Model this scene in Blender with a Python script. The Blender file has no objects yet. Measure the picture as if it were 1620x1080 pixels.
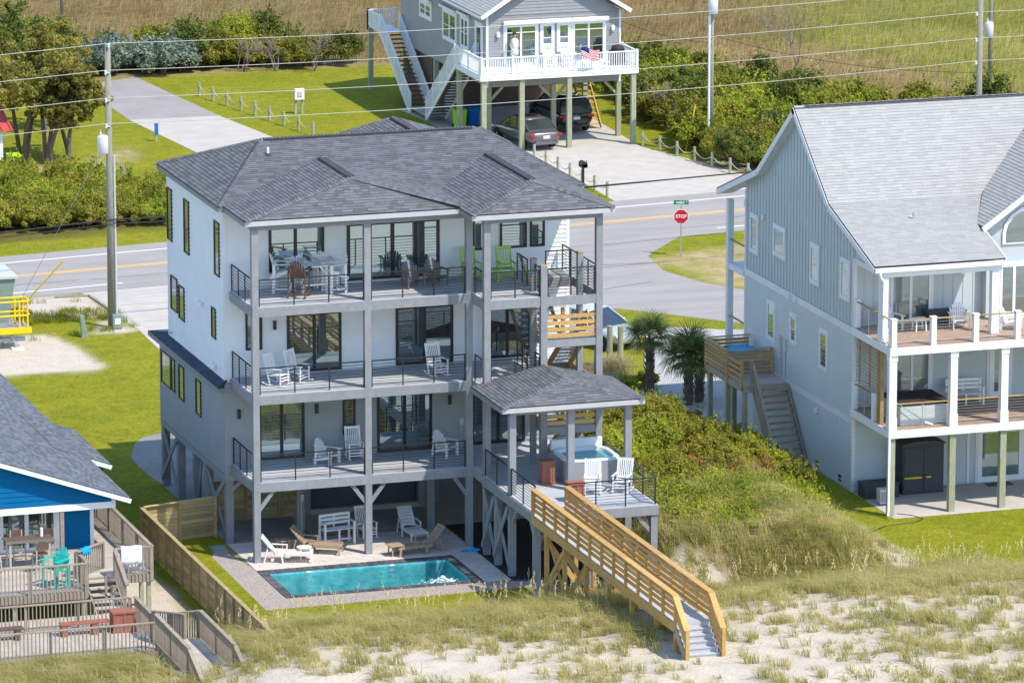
import bpy, bmesh, math, random
import numpy as np
from mathutils import Vector, Matrix
R = math.radians
SC = bpy.context.scene
COL = SC.collection
random.seed(7)

# ---------------------------------------------------------------- camera
cam_d = bpy.data.cameras.new('camera')
cam = bpy.data.objects.new('camera', cam_d)
COL.objects.link(cam)
cam_d.sensor_width = 36.0
cam_d.lens = 8810 / 1620 * 36.0
cam_d.clip_start = 1.0
cam_d.clip_end = 12000
cam.location = (-50.50, -187.118, 50.826)
cam.rotation_euler = (R(90 - 12.435), 0, R(-17.809))
SC.camera = cam
# ---------------------------------------------------------------- world and sun
SUN = Vector((0.328, -0.470, 0.819)).normalized()
world = bpy.data.worlds.new('World'); SC.world = world
world.use_nodes = True
wn = world.node_tree
sky = wn.nodes.new('ShaderNodeTexSky'); sky.sky_type = 'NISHITA'; sky.sun_disc = False
sky.sun_elevation = math.asin(SUN.z)
sky.sun_rotation = math.atan2(SUN.x, SUN.y)
sky.air_density = 1.1; sky.dust_density = 0.25; sky.ozone_density = 2.6
bg = wn.nodes['Background']; bg.inputs[1].default_value = 0.15
wn.links.new(sky.outputs[0], bg.inputs[0])
sd = bpy.data.lights.new('sun', 'SUN'); sd.energy = 2.7; sd.angle = R(0.5); sd.color = (1.0, 0.915, 0.775)
so = bpy.data.objects.new('sun', sd); COL.objects.link(so)
so.rotation_euler = SUN.to_track_quat('Z', 'Y').to_euler(); so.location = (60, -80, 150)
SC.view_settings.view_transform = 'Standard'
SC.view_settings.look = 'None'
SC.view_settings.exposure = 0.88
SC.view_settings.gamma = 1.0
SC.cycles.max_bounces = 6
SC.cycles.transparent_max_bounces = 16

# ---------------------------------------------------------------- materials
MATS = {}
def nd(t, typ, **kw):
    n = t.nodes.new('ShaderNode' + typ)
    for k, v in kw.items(): setattr(n, k, v)
    return n
def mat(name, c, rough=0.7, var=0.12, scale=3.0, bump=0.0, bscale=60.0, island=0.0, obj=0.0, metal=0.0,
        spec=0.3, stretch=(1, 1, 1), c2=None, trans=0.0, emit=0.0, coords='Object', coat=0.0, detail=6.0):
    """procedural surface: base colour varied by noise, by piece (island) or by object"""
    m = bpy.data.materials.new(name); m.use_nodes = True; t = m.node_tree
    b = t.nodes['Principled BSDF']; out = t.nodes['Material Output']
    tc = nd(t, 'TexCoord'); mp = nd(t, 'Mapping'); mp.inputs['Scale'].default_value = stretch
    if coords == 'World':
        g = nd(t, 'NewGeometry'); t.links.new(g.outputs['Position'], mp.inputs[0])
    else: t.links.new(tc.outputs[coords], mp.inputs[0])
    nz = nd(t, 'TexNoise'); nz.inputs['Scale'].default_value = scale; nz.inputs['Detail'].default_value = detail
    nz.inputs['Roughness'].default_value = 0.62
    t.links.new(mp.outputs[0], nz.inputs['Vector'])
    rp = nd(t, 'ValToRGB'); rp.color_ramp.elements[0].position = 0.25; rp.color_ramp.elements[1].position = 0.75
    lo = [max(0, x * (1 - var)) for x in c]; hi = [min(1, x * (1 + var)) for x in c]
    if c2: lo, hi = c, c2
    rp.color_ramp.elements[0].color = (*lo, 1); rp.color_ramp.elements[1].color = (*hi, 1)
    t.links.new(nz.outputs['Fac'], rp.inputs[0])
    col = rp.outputs[0]
    for amt, kind in ((island, 'i'), (obj, 'o')):
        if not amt: continue
        if kind == 'i': src = nd(t, 'NewGeometry').outputs['Random Per Island']
        else: src = nd(t, 'ObjectInfo').outputs['Random']
        mr = nd(t, 'MapRange'); mr.inputs['To Min'].default_value = 1 - amt; mr.inputs['To Max'].default_value = 1 + amt
        t.links.new(src, mr.inputs['Value'])
        mx = nd(t, 'Mix', data_type='RGBA', blend_type='MULTIPLY'); mx.inputs[0].default_value = 1
        t.links.new(col, mx.inputs[6]); t.links.new(mr.outputs[0], mx.inputs[7]); col = mx.outputs[2]
    t.links.new(col, b.inputs['Base Color'])
    b.inputs['Roughness'].default_value = rough; b.inputs['Metallic'].default_value = metal
    b.inputs['Specular IOR Level'].default_value = spec
    if coat: b.inputs['Coat Weight'].default_value = coat
    if bump:
        n2 = nd(t, 'TexNoise'); n2.inputs['Scale'].default_value = bscale; n2.inputs['Detail'].default_value = 4
        t.links.new(mp.outputs[0], n2.inputs['Vector'])
        bp = nd(t, 'Bump'); bp.inputs['Strength'].default_value = bump; bp.inputs['Distance'].default_value = 0.03
        t.links.new(n2.outputs['Fac'], bp.inputs['Height']); t.links.new(bp.outputs[0], b.inputs['Normal'])
    if trans:
        tr = nd(t, 'BsdfTranslucent'); t.links.new(col, tr.inputs[0])
        ms = nd(t, 'MixShader'); ms.inputs[0].default_value = trans
        t.links.new(b.outputs[0], ms.inputs[1]); t.links.new(tr.outputs[0], ms.inputs[2]); t.links.new(ms.outputs[0], out.inputs[0])
    MATS[name] = m
    return m
def leafmat(name, cols, trans=0.25, rough=0.55):
    """leaf colours picked per leaf (island) with large patches per plant"""
    m = bpy.data.materials.new(name); m.use_nodes = True; t = m.node_tree
    b = t.nodes['Principled BSDF']; out = t.nodes['Material Output']
    g = nd(t, 'NewGeometry'); rp = nd(t, 'ValToRGB')
    el = rp.color_ramp.elements
    while len(el) < len(cols): el.new(0.5)
    for i, c in enumerate(cols):
        el[i].position = i / max(1, len(cols) - 1); el[i].color = (*c, 1)
    nz = nd(t, 'TexNoise'); nz.inputs['Scale'].default_value = 0.7; t.links.new(g.outputs['Position'], nz.inputs['Vector'])
    a = nd(t, 'Math', operation='MULTIPLY_ADD'); a.inputs[1].default_value = 0.6; t.links.new(g.outputs['Random Per Island'], a.inputs[0])
    s = nd(t, 'Math', operation='MULTIPLY_ADD'); s.inputs[1].default_value = 1.6; s.inputs[2].default_value = -0.6
    t.links.new(nz.outputs['Fac'], s.inputs[0]); t.links.new(s.outputs[0], a.inputs[2])
    t.links.new(a.outputs[0], rp.inputs[0])
    oi = nd(t, 'ObjectInfo'); mr = nd(t, 'MapRange'); mr.inputs['To Min'].default_value = 0.78; mr.inputs['To Max'].default_value = 1.2
    t.links.new(oi.outputs['Random'], mr.inputs['Value'])
    mx = nd(t, 'Mix', data_type='RGBA', blend_type='MULTIPLY'); mx.inputs[0].default_value = 1
    t.links.new(rp.outputs[0], mx.inputs[6]); t.links.new(mr.outputs[0], mx.inputs[7])
    t.links.new(mx.outputs[2], b.inputs['Base Color'])
    b.inputs['Roughness'].default_value = rough; b.inputs['Specular IOR Level'].default_value = 0.25
    tr = nd(t, 'BsdfTranslucent'); t.links.new(mx.outputs[2], tr.inputs[0])
    ms = nd(t, 'MixShader'); ms.inputs[0].default_value = trans
    t.links.new(b.outputs[0], ms.inputs[1]); t.links.new(tr.outputs[0], ms.inputs[2]); t.links.new(ms.outputs[0], out.inputs[0])
    MATS[name] = m
def glassmat(name, tint=(0.012, 0.016, 0.018), refl=0.42, wob=0.02, rcol=(0.66, 0.84, 0.88)):
    """window pane: mirror-like coated glass over a dark room"""
    m = bpy.data.materials.new(name); m.use_nodes = True; t = m.node_tree
    b = t.nodes['Principled BSDF']; out = t.nodes['Material Output']
    tc = nd(t, 'TexCoord'); nz = nd(t, 'TexNoise'); nz.inputs['Scale'].default_value = 0.8; nz.inputs['Detail'].default_value = 3
    t.links.new(tc.outputs['Object'], nz.inputs['Vector'])
    rp = nd(t, 'ValToRGB'); rp.color_ramp.elements[0].position = .35; rp.color_ramp.elements[1].position = .7
    rp.color_ramp.elements[0].color = (*tint, 1); rp.color_ramp.elements[1].color = (*[x * 3 for x in tint], 1)
    t.links.new(nz.outputs['Fac'], rp.inputs[0]); t.links.new(rp.outputs[0], b.inputs['Base Color'])
    b.inputs['Roughness'].default_value = 0.3
    gl = nd(t, 'BsdfGlossy'); gl.inputs['Roughness'].default_value = 0.015; gl.inputs['Color'].default_value = (*rcol, 1)
    bp = nd(t, 'Bump'); bp.inputs['Strength'].default_value = wob; bp.inputs['Distance'].default_value = 0.05
    n2 = nd(t, 'TexNoise'); n2.inputs['Scale'].default_value = 1.5; n2.inputs['Detail'].default_value = 1
    t.links.new(tc.outputs['Object'], n2.inputs['Vector']); t.links.new(n2.outputs['Fac'], bp.inputs['Height']); t.links.new(bp.outputs[0], gl.inputs['Normal'])
    ms = nd(t, 'MixShader'); ms.inputs[0].default_value = refl
    t.links.new(b.outputs[0], ms.inputs[1]); t.links.new(gl.outputs[0], ms.inputs[2]); t.links.new(ms.outputs[0], out.inputs[0])
    MATS[name] = m
def watermat(name, tint):
    m = bpy.data.materials.new(name); m.use_nodes = True; t = m.node_tree
    t.nodes.remove(t.nodes['Principled BSDF']); out = t.nodes['Material Output']
    tr = nd(t, 'BsdfTransparent'); tr.inputs[0].default_value = (*tint, 1)
    gl = nd(t, 'BsdfGlossy'); gl.inputs['Roughness'].default_value = 0.03
    fr = nd(t, 'Fresnel'); fr.inputs[0].default_value = 1.33
    g = nd(t, 'NewGeometry'); nz = nd(t, 'TexNoise'); nz.inputs['Scale'].default_value = 3.5; nz.inputs['Detail'].default_value = 3
    nz.inputs['Distortion'].default_value = 0.8
    t.links.new(g.outputs['Position'], nz.inputs['Vector'])
    bp = nd(t, 'Bump'); bp.inputs['Strength'].default_value = 0.5; bp.inputs['Distance'].default_value = 0.12
    t.links.new(nz.outputs['Fac'], bp.inputs['Height'])
    t.links.new(bp.outputs[0], gl.inputs['Normal']); t.links.new(bp.outputs[0], fr.inputs['Normal'])
    ms = nd(t, 'MixShader'); t.links.new(fr.outputs[0], ms.inputs[0])
    t.links.new(tr.outputs[0], ms.inputs[1]); t.links.new(gl.outputs[0], ms.inputs[2]); t.links.new(ms.outputs[0], out.inputs[0])
    MATS[name] = m

mat('white_siding', (.74, .765, .79), .6, .05, 1.2)
mat('grey_siding', (.30, .325, .335), .6, .07, 1.0)
mat('grey_trim', (.27, .278, .295), .6, .14, 5, .15, 40, obj=.05, stretch=(1, 1, .6))
mat('grey_paint', (.225, .24, .265), .55, .08, 2)
mat('fascia_light', (.47, .47, .48), .55, .06, 3)
mat('road_crack', (.12, .12, .12), .95, .2, 5)
mat('white_trim', (.78, .79, .80), .5, .05, 2)
mat('shingle_dark', (.132, .137, .15), .9, .14, 14, .3, 120, island=.24)
mat('shingle_navy', (.045, .062, .095), .85, .2, 10, .2, 120, island=.22)
mat('shingle_light', (.375, .37, .36), .9, .08, 14, .2, 120, island=.08)
mat('shingle_blue', (.135, .15, .18), .9, .25, 9, .3, 120, island=.3)
mat('black_metal', (.018, .018, .02), .45, .2, 8, spec=.5)
mat('black_frame', (.014, .015, .017), .4, .1, 5, spec=.5)
mat('deck_grey', (.46, .48, .51), .7, .14, 3, .1, 40, island=.06, stretch=(.3, 3, 1))
mat('new_wood', (.54, .33, .11), .65, .2, 4, .15, 50, obj=.12, stretch=(2, 2, 2))
mat('fence_wood', (.46, .34, .17), .7, .25, 3, .2, 40, obj=.28, stretch=(1, 1, 6))
mat('old_wood', (.33, .275, .215), .85, .25, 4, .3, 50, obj=.12, stretch=(1, 1, 2))
mat('old_deck', (.47, .42, .36), .85, .16, 3, .2, 50, island=.1)
mat('red_wood', (.33, .125, .09), .6, .15, 6, .1, 40, island=.1)
mat('brown_wood', (.13, .085, .065), .65, .2, 6, obj=.1)
mat('pile_wood', (.36, .37, .26), .85, .25, 6, .3, 40, obj=.1, stretch=(3, 3, .6))
mat('rh_siding', (.485, .55, .572), .6, .05, 1.2)
mat('rh_trim', (.70, .73, .755), .5, .05, 2)
mat('bh_blue', (.002, .125, .30), .7, .08, 1.5, spec=.1)
mat('kh_siding', (.30, .30, .31), .6, .06, 1.2)
mat('kh_white', (.80, .81, .82), .5, .04, 2)
mat('white_poly', (.82, .82, .81), .4, .04, 4, spec=.4)
mat('cream_poly', (.80, .77, .70), .5, .04, 4)
mat('green_paint', (.36, .56, .10), .5, .06, 4)
mat('teal_paint', (.02, .47, .40), .45, .06, 4)
mat('tan_poly', (.40, .29, .20), .6, .1, 6)
mat('brown_poly', (.14, .085, .06), .6, .15, 8)
mat('driftwood', (.20, .175, .155), .65, .2, 8, island=.15)
mat('concrete', (.49, .452, .41), .85, .1, .8, .15, 30, coords='World')
mat('dark_concrete', (.27, .265, .26), .85, .15, .8, .15, 30, coords='World')  # darker tone than the driveway concrete
mat('paver', (.60, .55, .50), .85, .14, 2.5, .15, 40, obj=.10)
mat('grout', (.33, .31, .28), .95, .1, 4)
mat('coping', (.105, .105, .115), .7, .25, 10, .2, 50, obj=.35)
mat('asphalt', (.335, .312, .295), .9, .15, .9, .25, 30, coords='World', stretch=(.22, 1.1, 1), detail=9)
mat('old_asphalt', (.33, .305, .30), .9, .12, .5, .25, 30, coords='World')
mat('road_white', (.75, .75, .74), .8, .1, 3, coords='World')
mat('road_yellow', (.72, .44, .10), .8, .12, 3, coords='World')
mat('gravel_mix', (.20, .175, .155), .95, .3, 40, .8, 45, coords='World', c2=(.58, .51, .45))
mat('pebble', (.36, .32, .29), .9, .1, 5, island=.5)
mat('light_gravel', (.34, .34, .34), .95, .3, 25, .6, 40, coords='World', c2=(.55, .54, .53))
mat('white_gravel', (.44, .405, .355), .95, .3, 1.2, .4, 30, coords='World', c2=(.56, .52, .465))
mat('mulch', (.13, .075, .05), .95, .4, 15, .6, 30, coords='World')
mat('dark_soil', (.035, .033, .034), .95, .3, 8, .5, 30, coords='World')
mat('tar_paper', (.05, .05, .055), .9, .2, 6)
mat('pole_wood', (.28, .275, .225), .9, .3, 5, .4, 30, stretch=(6, 6, .5))
mat('galvanised', (.46, .47, .48), .45, .1, 10, metal=.6)
mat('grey_box', (.52, .54, .55), .5, .05, 5)
mat('insulator', (.62, .64, .68), .4, .05, 5)
mat('wire_light', (.50, .48, .43), .6, .05, 5)
mat('wire_black', (.03, .03, .03), .6, .05, 5)
mat('red_sign', (.52, .015, .03), .4, .04, 5)
mat('green_sign', (.0, .24, .10), .4, .04, 5)
mat('blue_plastic', (.01, .16, .55), .45, .1, 5)
mat('cyan_cloth', (.0, .36, .68), .8, .15, 8)
mat('lime_bin', (.42, .75, .02), .5, .05, 5)
mat('yellow_paint', (.86, .60, .01), .45, .06, 4)
mat('dull_green', (.22, .30, .26), .6, .1, 5)
mat('tyre', (.02, .02, .021), .85, .1, 10)
mat('rim', (.45, .46, .47), .35, .1, 8, metal=.8)
mat('car_pewter', (.17, .155, .165), .3, .03, 3, metal=.6, spec=.5, coat=.8)
mat('car_black', (.012, .014, .017), .25, .05, 3, spec=.5, coat=.8)
mat('car_silver', (.60, .63, .66), .3, .03, 3, metal=.3, spec=.5, coat=.8)
mat('tail_red', (.45, .01, .02), .25, .05, 5, spec=.6)
mat('lamp_clear', (.75, .76, .78), .15, .05, 5, spec=.6)
mat('tub_shell', (.68, .72, .76), .25, .05, 4, spec=.5)
mat('tub_grey', (.30, .31, .33), .6, .08, 4)
mat('spa_cover', (.045, .032, .033), .7, .15, 6)
mat('shed_dark', (.060, .064, .075), .65, .1, 5)
mat('towel', (.80, .81, .83), .95, .05, 20, .4, 120)
mat('pool_wall', (.03, .30, .40), .5, .2, 2.2, c2=(.30, .70, .74), coords='World')  # pale mottling in the colour stands for rippling light on the basin
mat('foam', (.62, .78, .82), .6, .06, 12, .5, 30)
mat('skin', (.50, .30, .21), .6, .05, 8)
mat('shirt', (.72, .78, .78), .9, .05, 12)
mat('shorts', (.62, .70, .66), .9, .05, 12)
mat('hair', (.05, .03, .02), .8, .2, 12)
mat('flag_red', (.55, .03, .05), .9, .05, 12)
mat('flag_white', (.80, .80, .80), .9, .05, 12)
mat('flag_blue', (.02, .04, .22), .9, .05, 12)
mat('rope', (.52, .46, .36), .95, .1, 20)
mat('red_roof', (.50, .08, .07), .5, .08, 2)
mat('bark', (.17, .135, .105), .95, .35, 6, .6, 30, stretch=(3, 3, .7))
mat('palm_bark', (.20, .165, .13), .95, .4, 8, .7, 25, island=.3)
mat('twig', (.25, .21, .18), .95, .3, 8)
mat('curtain', (.40, .45, .44), .9, .1, 3, stretch=(8, 8, .2))
glassmat('pane'); glassmat('pane_bright', (.03, .04, .04), .52)
glassmat('pane_soft', (.05, .07, .07), .3)
glassmat('car_glass', (.012, .016, .018), .16)
watermat('pool_water', (.70, .94, .95)); mat('spa_water', (.06, .40, .46), .2, .25, 3, .2, 8, spec=.25)
mat('shade_tone_panel', (.10, .12, .155), .6, .1, 2)  # blue-grey of the opening's shade, put into the colour
leafmat('leaf_shrub', [(.12, .135, .016), (.25, .26, .026), (.38, .36, .045), (.50, .42, .08)], .36)
leafmat('leaf_bright', [(.13, .185, .016), (.27, .32, .026), (.40, .43, .04), (.54, .49, .07)], .36)
leafmat('leaf_dark', [(.05, .075, .016), (.10, .14, .022), (.17, .20, .03), (.26, .25, .045)], .3)
leafmat('leaf_olive', [(.11, .12, .022), (.21, .205, .034), (.32, .29, .05), (.42, .31, .08)], .36)
leafmat('leaf_rust', [(.16, .11, .03), (.30, .16, .04), (.42, .23, .06), (.30, .27, .05)], .3)
leafmat('leaf_grey', [(.13, .17, .12), (.20, .26, .19), (.30, .35, .27)])
leafmat('palm_leaf', [(.04, .085, .025), (.09, .15, .035), (.19, .24, .06), (.42, .37, .16)], .3)
leafmat('palm_dead', [(.16, .11, .06), (.28, .2, .11), (.36, .27, .16)], .15)
leafmat('dune_grass', [(.27, .285, .07), (.46, .435, .125), (.66, .575, .22), (.82, .70, .36)], .42)
leafmat('oat_stalk', [(.50, .40, .18), (.62, .50, .25), (.70, .57, .32)], .2)
leafmat('marsh_grass', [(.27, .20, .08), (.42, .31, .13), (.55, .41, .19), (.62, .45, .22)], .35)
leafmat('marsh_green', [(.26, .29, .05), (.40, .42, .08), (.54, .52, .13), (.62, .55, .19)], .4)
leafmat('marsh_rust', [(.38, .21, .07), (.52, .30, .11), (.60, .37, .15)], .35)
leafmat('pampas', [(.35, .27, .13), (.46, .36, .19), (.56, .46, .28), (.24, .24, .07)], .2)
leafmat('lawn_blade', [(.14, .19, .012), (.24, .27, .016), (.33, .33, .022), (.44, .39, .06)], .3)

# ---------------------------------------------------------------- mesh helpers
class MB:
    def __init__(s): s.v = []; s.f = []; s.off = Vector((0, 0, 0))
    def add(s, vs, fs):
        n = len(s.v); s.v += [tuple(v) for v in vs]; s.f += [tuple(i + n for i in f) for f in fs]; return s
    BF = [(0, 3, 2, 1), (4, 5, 6, 7), (0, 1, 5, 4), (1, 2, 6, 5), (2, 3, 7, 6), (3, 0, 4, 7)]
    def box(s, x0, x1, y0, y1, z0, z1):
        return s.add([(x0, y0, z0), (x1, y0, z0), (x1, y1, z0), (x0, y1, z0), (x0, y0, z1), (x1, y0, z1), (x1, y1, z1), (x0, y1, z1)], MB.BF)
    def cbox(s, c, d, rot=None):
        vs = []
        for z in (-.5, .5):
            for x, y in ((-.5, -.5), (.5, -.5), (.5, .5), (-.5, .5)):
                p = Vector((x * d[0], y * d[1], z * d[2]))
                if rot is not None: p = rot @ p
                vs.append(p + Vector(c))
        return s.add(vs, MB.BF)
    def beam(s, p, q, w, h, up=(0, 0, 1)):
        """box from p to q, w across, h along up"""
        p, q = Vector(p), Vector(q); d = (q - p).normalized(); u = Vector(up)
        a = d.cross(u)
        if a.length < 1e-4: a = d.cross(Vector((0, 1, 0)))
        a.normalize(); u = a.cross(d).normalized()
        vs = []
        for c in (p, q):
            for i, j in ((-1, -1), (1, -1), (1, 1), (-1, 1)): vs.append(c + a * (i * w / 2) + u * (j * h / 2))
        return s.add(vs, [(3, 2, 1, 0), (4, 5, 6, 7), (0, 1, 5, 4), (1, 2, 6, 5), (2, 3, 7, 6), (3, 0, 4, 7)])
    def tube(s, pts, r, n=6, cap=True):
        pts = [Vector(p) for p in pts]; rs = r if isinstance(r, (list, tuple)) else [r] * len(pts)
        vs, fs = [], []; prev = None
        for i, p in enumerate(pts):
            d = (pts[min(i + 1, len(pts) - 1)] - pts[max(i - 1, 0)]).normalized()
            if prev is None:
                a = d.orthogonal().normalized()
            else:
                a = (prev - d * prev.dot(d)).normalized()
            prev = a; b = d.cross(a)
            for k in range(n):
                t = 2 * math.pi * k / n; vs.append(p + (a * math.cos(t) + b * math.sin(t)) * rs[i])
        for i in range(len(pts) - 1):
            for k in range(n): fs.append((i * n + k, i * n + (k + 1) % n, (i + 1) * n + (k + 1) % n, (i + 1) * n + k))
        if cap:
            fs.append(tuple(range(n - 1, -1, -1))); m = (len(pts) - 1) * n; fs.append(tuple(m + k for k in range(n)))
        return s.add(vs, fs)
    def lathe(s, prof, n=16, c=(0, 0, 0)):
        vs, fs = [], []
        for r, z in prof:
            for k in range(n):
                t = 2 * math.pi * k / n; vs.append((c[0] + r * math.cos(t), c[1] + r * math.sin(t), c[2] + z))
        for i in range(len(prof) - 1):
            for k in range(n): fs.append((i * n + k, i * n + (k + 1) % n, (i + 1) * n + (k + 1) % n, (i + 1) * n + k))
        fs.append(tuple(range(n - 1, -1, -1))); m = (len(prof) - 1) * n; fs.append(tuple(m + k for k in range(n)))
        return s.add(vs, fs)
    def prism(s, poly, d):
        """planar polygon (3D points) pushed along vector d"""
        n = len(poly); d = Vector(d); a = [Vector(p) for p in poly]; b = [p + d for p in a]
        nrm = sum(((a[i] - a[0]).cross(a[i + 1] - a[0]) for i in range(1, n - 1)), Vector())
        fs = [tuple(range(n)), tuple(range(2 * n - 1, n - 1, -1))] + [((i + 1) % n, i, n + i, n + (i + 1) % n) for i in range(n)]
        if nrm.dot(d) > 0: fs = [tuple(reversed(f)) for f in fs]
        return s.add(a + b, fs)
    def poly(s, pts): return s.add(pts, [tuple(range(len(pts)))])
    def build(s, name, m, parent=None, loc=None, smooth=False, bevel=0, rotz=0):
        me = bpy.data.meshes.new(name)
        me.from_pydata(s.v, [], s.f); me.update()
        if smooth:
            for p in me.polygons: p.use_smooth = True
        return link(name, me, m, parent, loc, bevel, rotz)
def link(name, me, m, parent=None, loc=None, bevel=0, rotz=0):
    o = bpy.data.objects.new(name, me); COL.objects.link(o)
    if m and not me.materials: me.materials.append(MATS[m] if isinstance(m, str) else m)
    base = WOFF.get(parent.name) if parent else None
    o.parent = parent
    l = Vector(loc or (0, 0, 0))
    if base is not None: l = l - base; WOFF[o.name] = base + l
    o.location = l; o.rotation_euler[2] = rotz
    if bevel:
        b = o.modifiers.new('bevel', 'BEVEL'); b.width = bevel; b.segments = 2; b.limit_method = 'ANGLE'
    return o
WOFF = {}     # world offset of things whose parts are written in world coordinates
def tag(o, label, cat, group=None):
    o['label'] = label; o['category'] = cat
    if group: o['group'] = group
    return o
def thing(name, loc, label, cat, group=None, rotz=0, world=False):
    """Empty at the thing's base; world=True: parts are given in world coordinates"""
    e = bpy.data.objects.new(name, None); COL.objects.link(e); e.empty_display_size = .2
    e.location = loc; e.rotation_euler[2] = rotz
    if world: WOFF[e.name] = Vector(loc)
    return tag(e, label, cat, group)
def copy_tree(o, parent=None):
    c = o.copy(); COL.objects.link(c); c.parent = parent
    for ch in KIDS[o.as_pointer()]: copy_tree(ch, c)
    return c
KIDS = {}
def kids_of(o):
    KIDS[o.as_pointer()] = list(o.children)
    for k in o.children: kids_of(k)
def place(proto, loc, rotz, label=None, group=None):
    """first use moves the prototype itself, later uses copy it with its parts"""
    if proto.as_pointer() not in KIDS: kids_of(proto); o = proto
    else: o = copy_tree(proto)
    o.location = loc; o.rotation_euler[2] = rotz
    if label: o['label'] = label
    if group: o['group'] = group
    return o
def structure(o): o['kind'] = 'structure'; return o
def stuff(o): o['kind'] = 'stuff'; return o

def clip(poly, a, b, c):
    """keep the part of a 2D polygon with a*u+b*v+c>=0"""
    out = []
    for i in range(len(poly)):
        p, q = poly[i], poly[(i + 1) % len(poly)]
        dp, dq = a * p[0] + b * p[1] + c, a * q[0] + b * q[1] + c
        if dp >= 0: out.append(p)
        if (dp >= 0) != (dq >= 0):
            t = dp / (dp - dq); out.append((p[0] + (q[0] - p[0]) * t, p[1] + (q[1] - p[1]) * t))
    return out
def courses(mb, poly, up, expo, tabw=None, lift=.012, seed=1, jitter=.3):
    """overlapping courses (shingles or lap siding) over a convex planar polygon; up = roughly the uphill direction"""
    P = [Vector(p) for p in poly]
    n = sum(((P[i] - P[0]).cross(P[i + 1] - P[0]) for i in range(1, len(P) - 1)), Vector()).normalized()
    v = Vector(up); v = (v - n * v.dot(n)).normalized(); u = v.cross(n).normalized()
    o = P[0]
    q = [((p - o).dot(u), (p - o).dot(v)) for p in P]
    area = sum(q[i][0] * q[(i + 1) % len(q)][1] - q[(i + 1) % len(q)][0] * q[i][1] for i in range(len(q)))
    if area < 0: q = q[::-1]
    v0, v1 = min(p[1] for p in q), max(p[1] for p in q)
    rnd = random.Random(seed); k = 0; vv = v0
    while vv < v1 - 1e-4:
        strip = clip(clip(q, 0, 1, -vv), 0, -1, vv + expo)
        if len(strip) >= 3:
            u0, u1 = min(p[0] for p in strip), max(p[0] for p in strip)
            cuts = [u0]
            if tabw:
                x = u0 - rnd.random() * tabw
                while x < u1:
                    x += tabw * (1 + jitter * (rnd.random() - .5) * 2)
                    if u0 < x < u1: cuts.append(x)
            cuts.append(u1)
            for a, b in zip(cuts[:-1], cuts[1:]):
                t = clip(clip(strip, 1, 0, -a), -1, 0, b) if tabw else strip
                t = [p for i, p in enumerate(t) if (abs(p[0] - t[i - 1][0]) + abs(p[1] - t[i - 1][1])) > 1e-4]
                if len(t) < 3: continue
                lf = lift * (1 + (rnd.random() * .5 if tabw else 0))
                pts = [o + u * p[0] + v * p[1] + n * (lf * (1 - (p[1] - vv) / expo) + .003) for p in t]
                lo = [i for i, p in enumerate(t) if p[1] < vv + 1e-4]
                base = len(mb.v); mb.v += [tuple(p) for p in pts]; mb.f.append(tuple(range(base, base + len(pts))))
                if len(lo) >= 2:
                    i, j = lo[0], lo[-1]
                    if t[i][0] > t[j][0]: i, j = j, i
                    b2 = len(mb.v)
                    mb.v += [tuple(pts[i] - n * (lf + .002)), tuple(pts[j] - n * (lf + .002))]
                    mb.f.append((b2, b2 + 1, base + j, base + i))
        vv += expo; k += 1
    return n
def caps(mb, p, q, w=.28, step=.14, lift=.03):
    """ridge or hip cap shingles from p (low) to q (high)"""
    p, q = Vector(p), Vector(q); d = (q - p); L = d.length; d.normalize()
    a = d.cross(Vector((0, 0, 1))).normalized(); n = a.cross(d)
    k = int(L / step)
    for i in range(k):
        c = p + d * (i * step); e = c + d * (step * 1.05)
        l0 = lift * 2.2; l1 = lift
        vs = [c - a * w / 2 - n * .035, c + n * l0, c + a * w / 2 - n * .035, e - a * w / 2 - n * .045, e + n * l1, e + a * w / 2 - n * .045,
              c - a * w / 2 - n * .07, c - n * .0, c + a * w / 2 - n * .07]
        mb.add(vs, [(0, 1, 4, 3), (1, 2, 5, 4), (6, 7, 1, 0), (7, 8, 2, 1)])
def quads(name, V, m, parent=None, nv=4, loc=None):
    """fast mesh from an array of separate n-gons (k, nv, 3)"""
    V = np.asarray(V, dtype=np.float32); k = V.shape[0]
    me = bpy.data.meshes.new(name)
    me.vertices.add(k * nv); me.vertices.foreach_set('co', V.reshape(-1))
    me.loops.add(k * nv); me.loops.foreach_set('vertex_index', np.arange(k * nv, dtype=np.int32))
    me.polygons.add(k); me.polygons.foreach_set('loop_start', np.arange(0, k * nv, nv, dtype=np.int32))
    me.update(calc_edges=True)
    return link(name, me, m, parent, loc)
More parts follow.
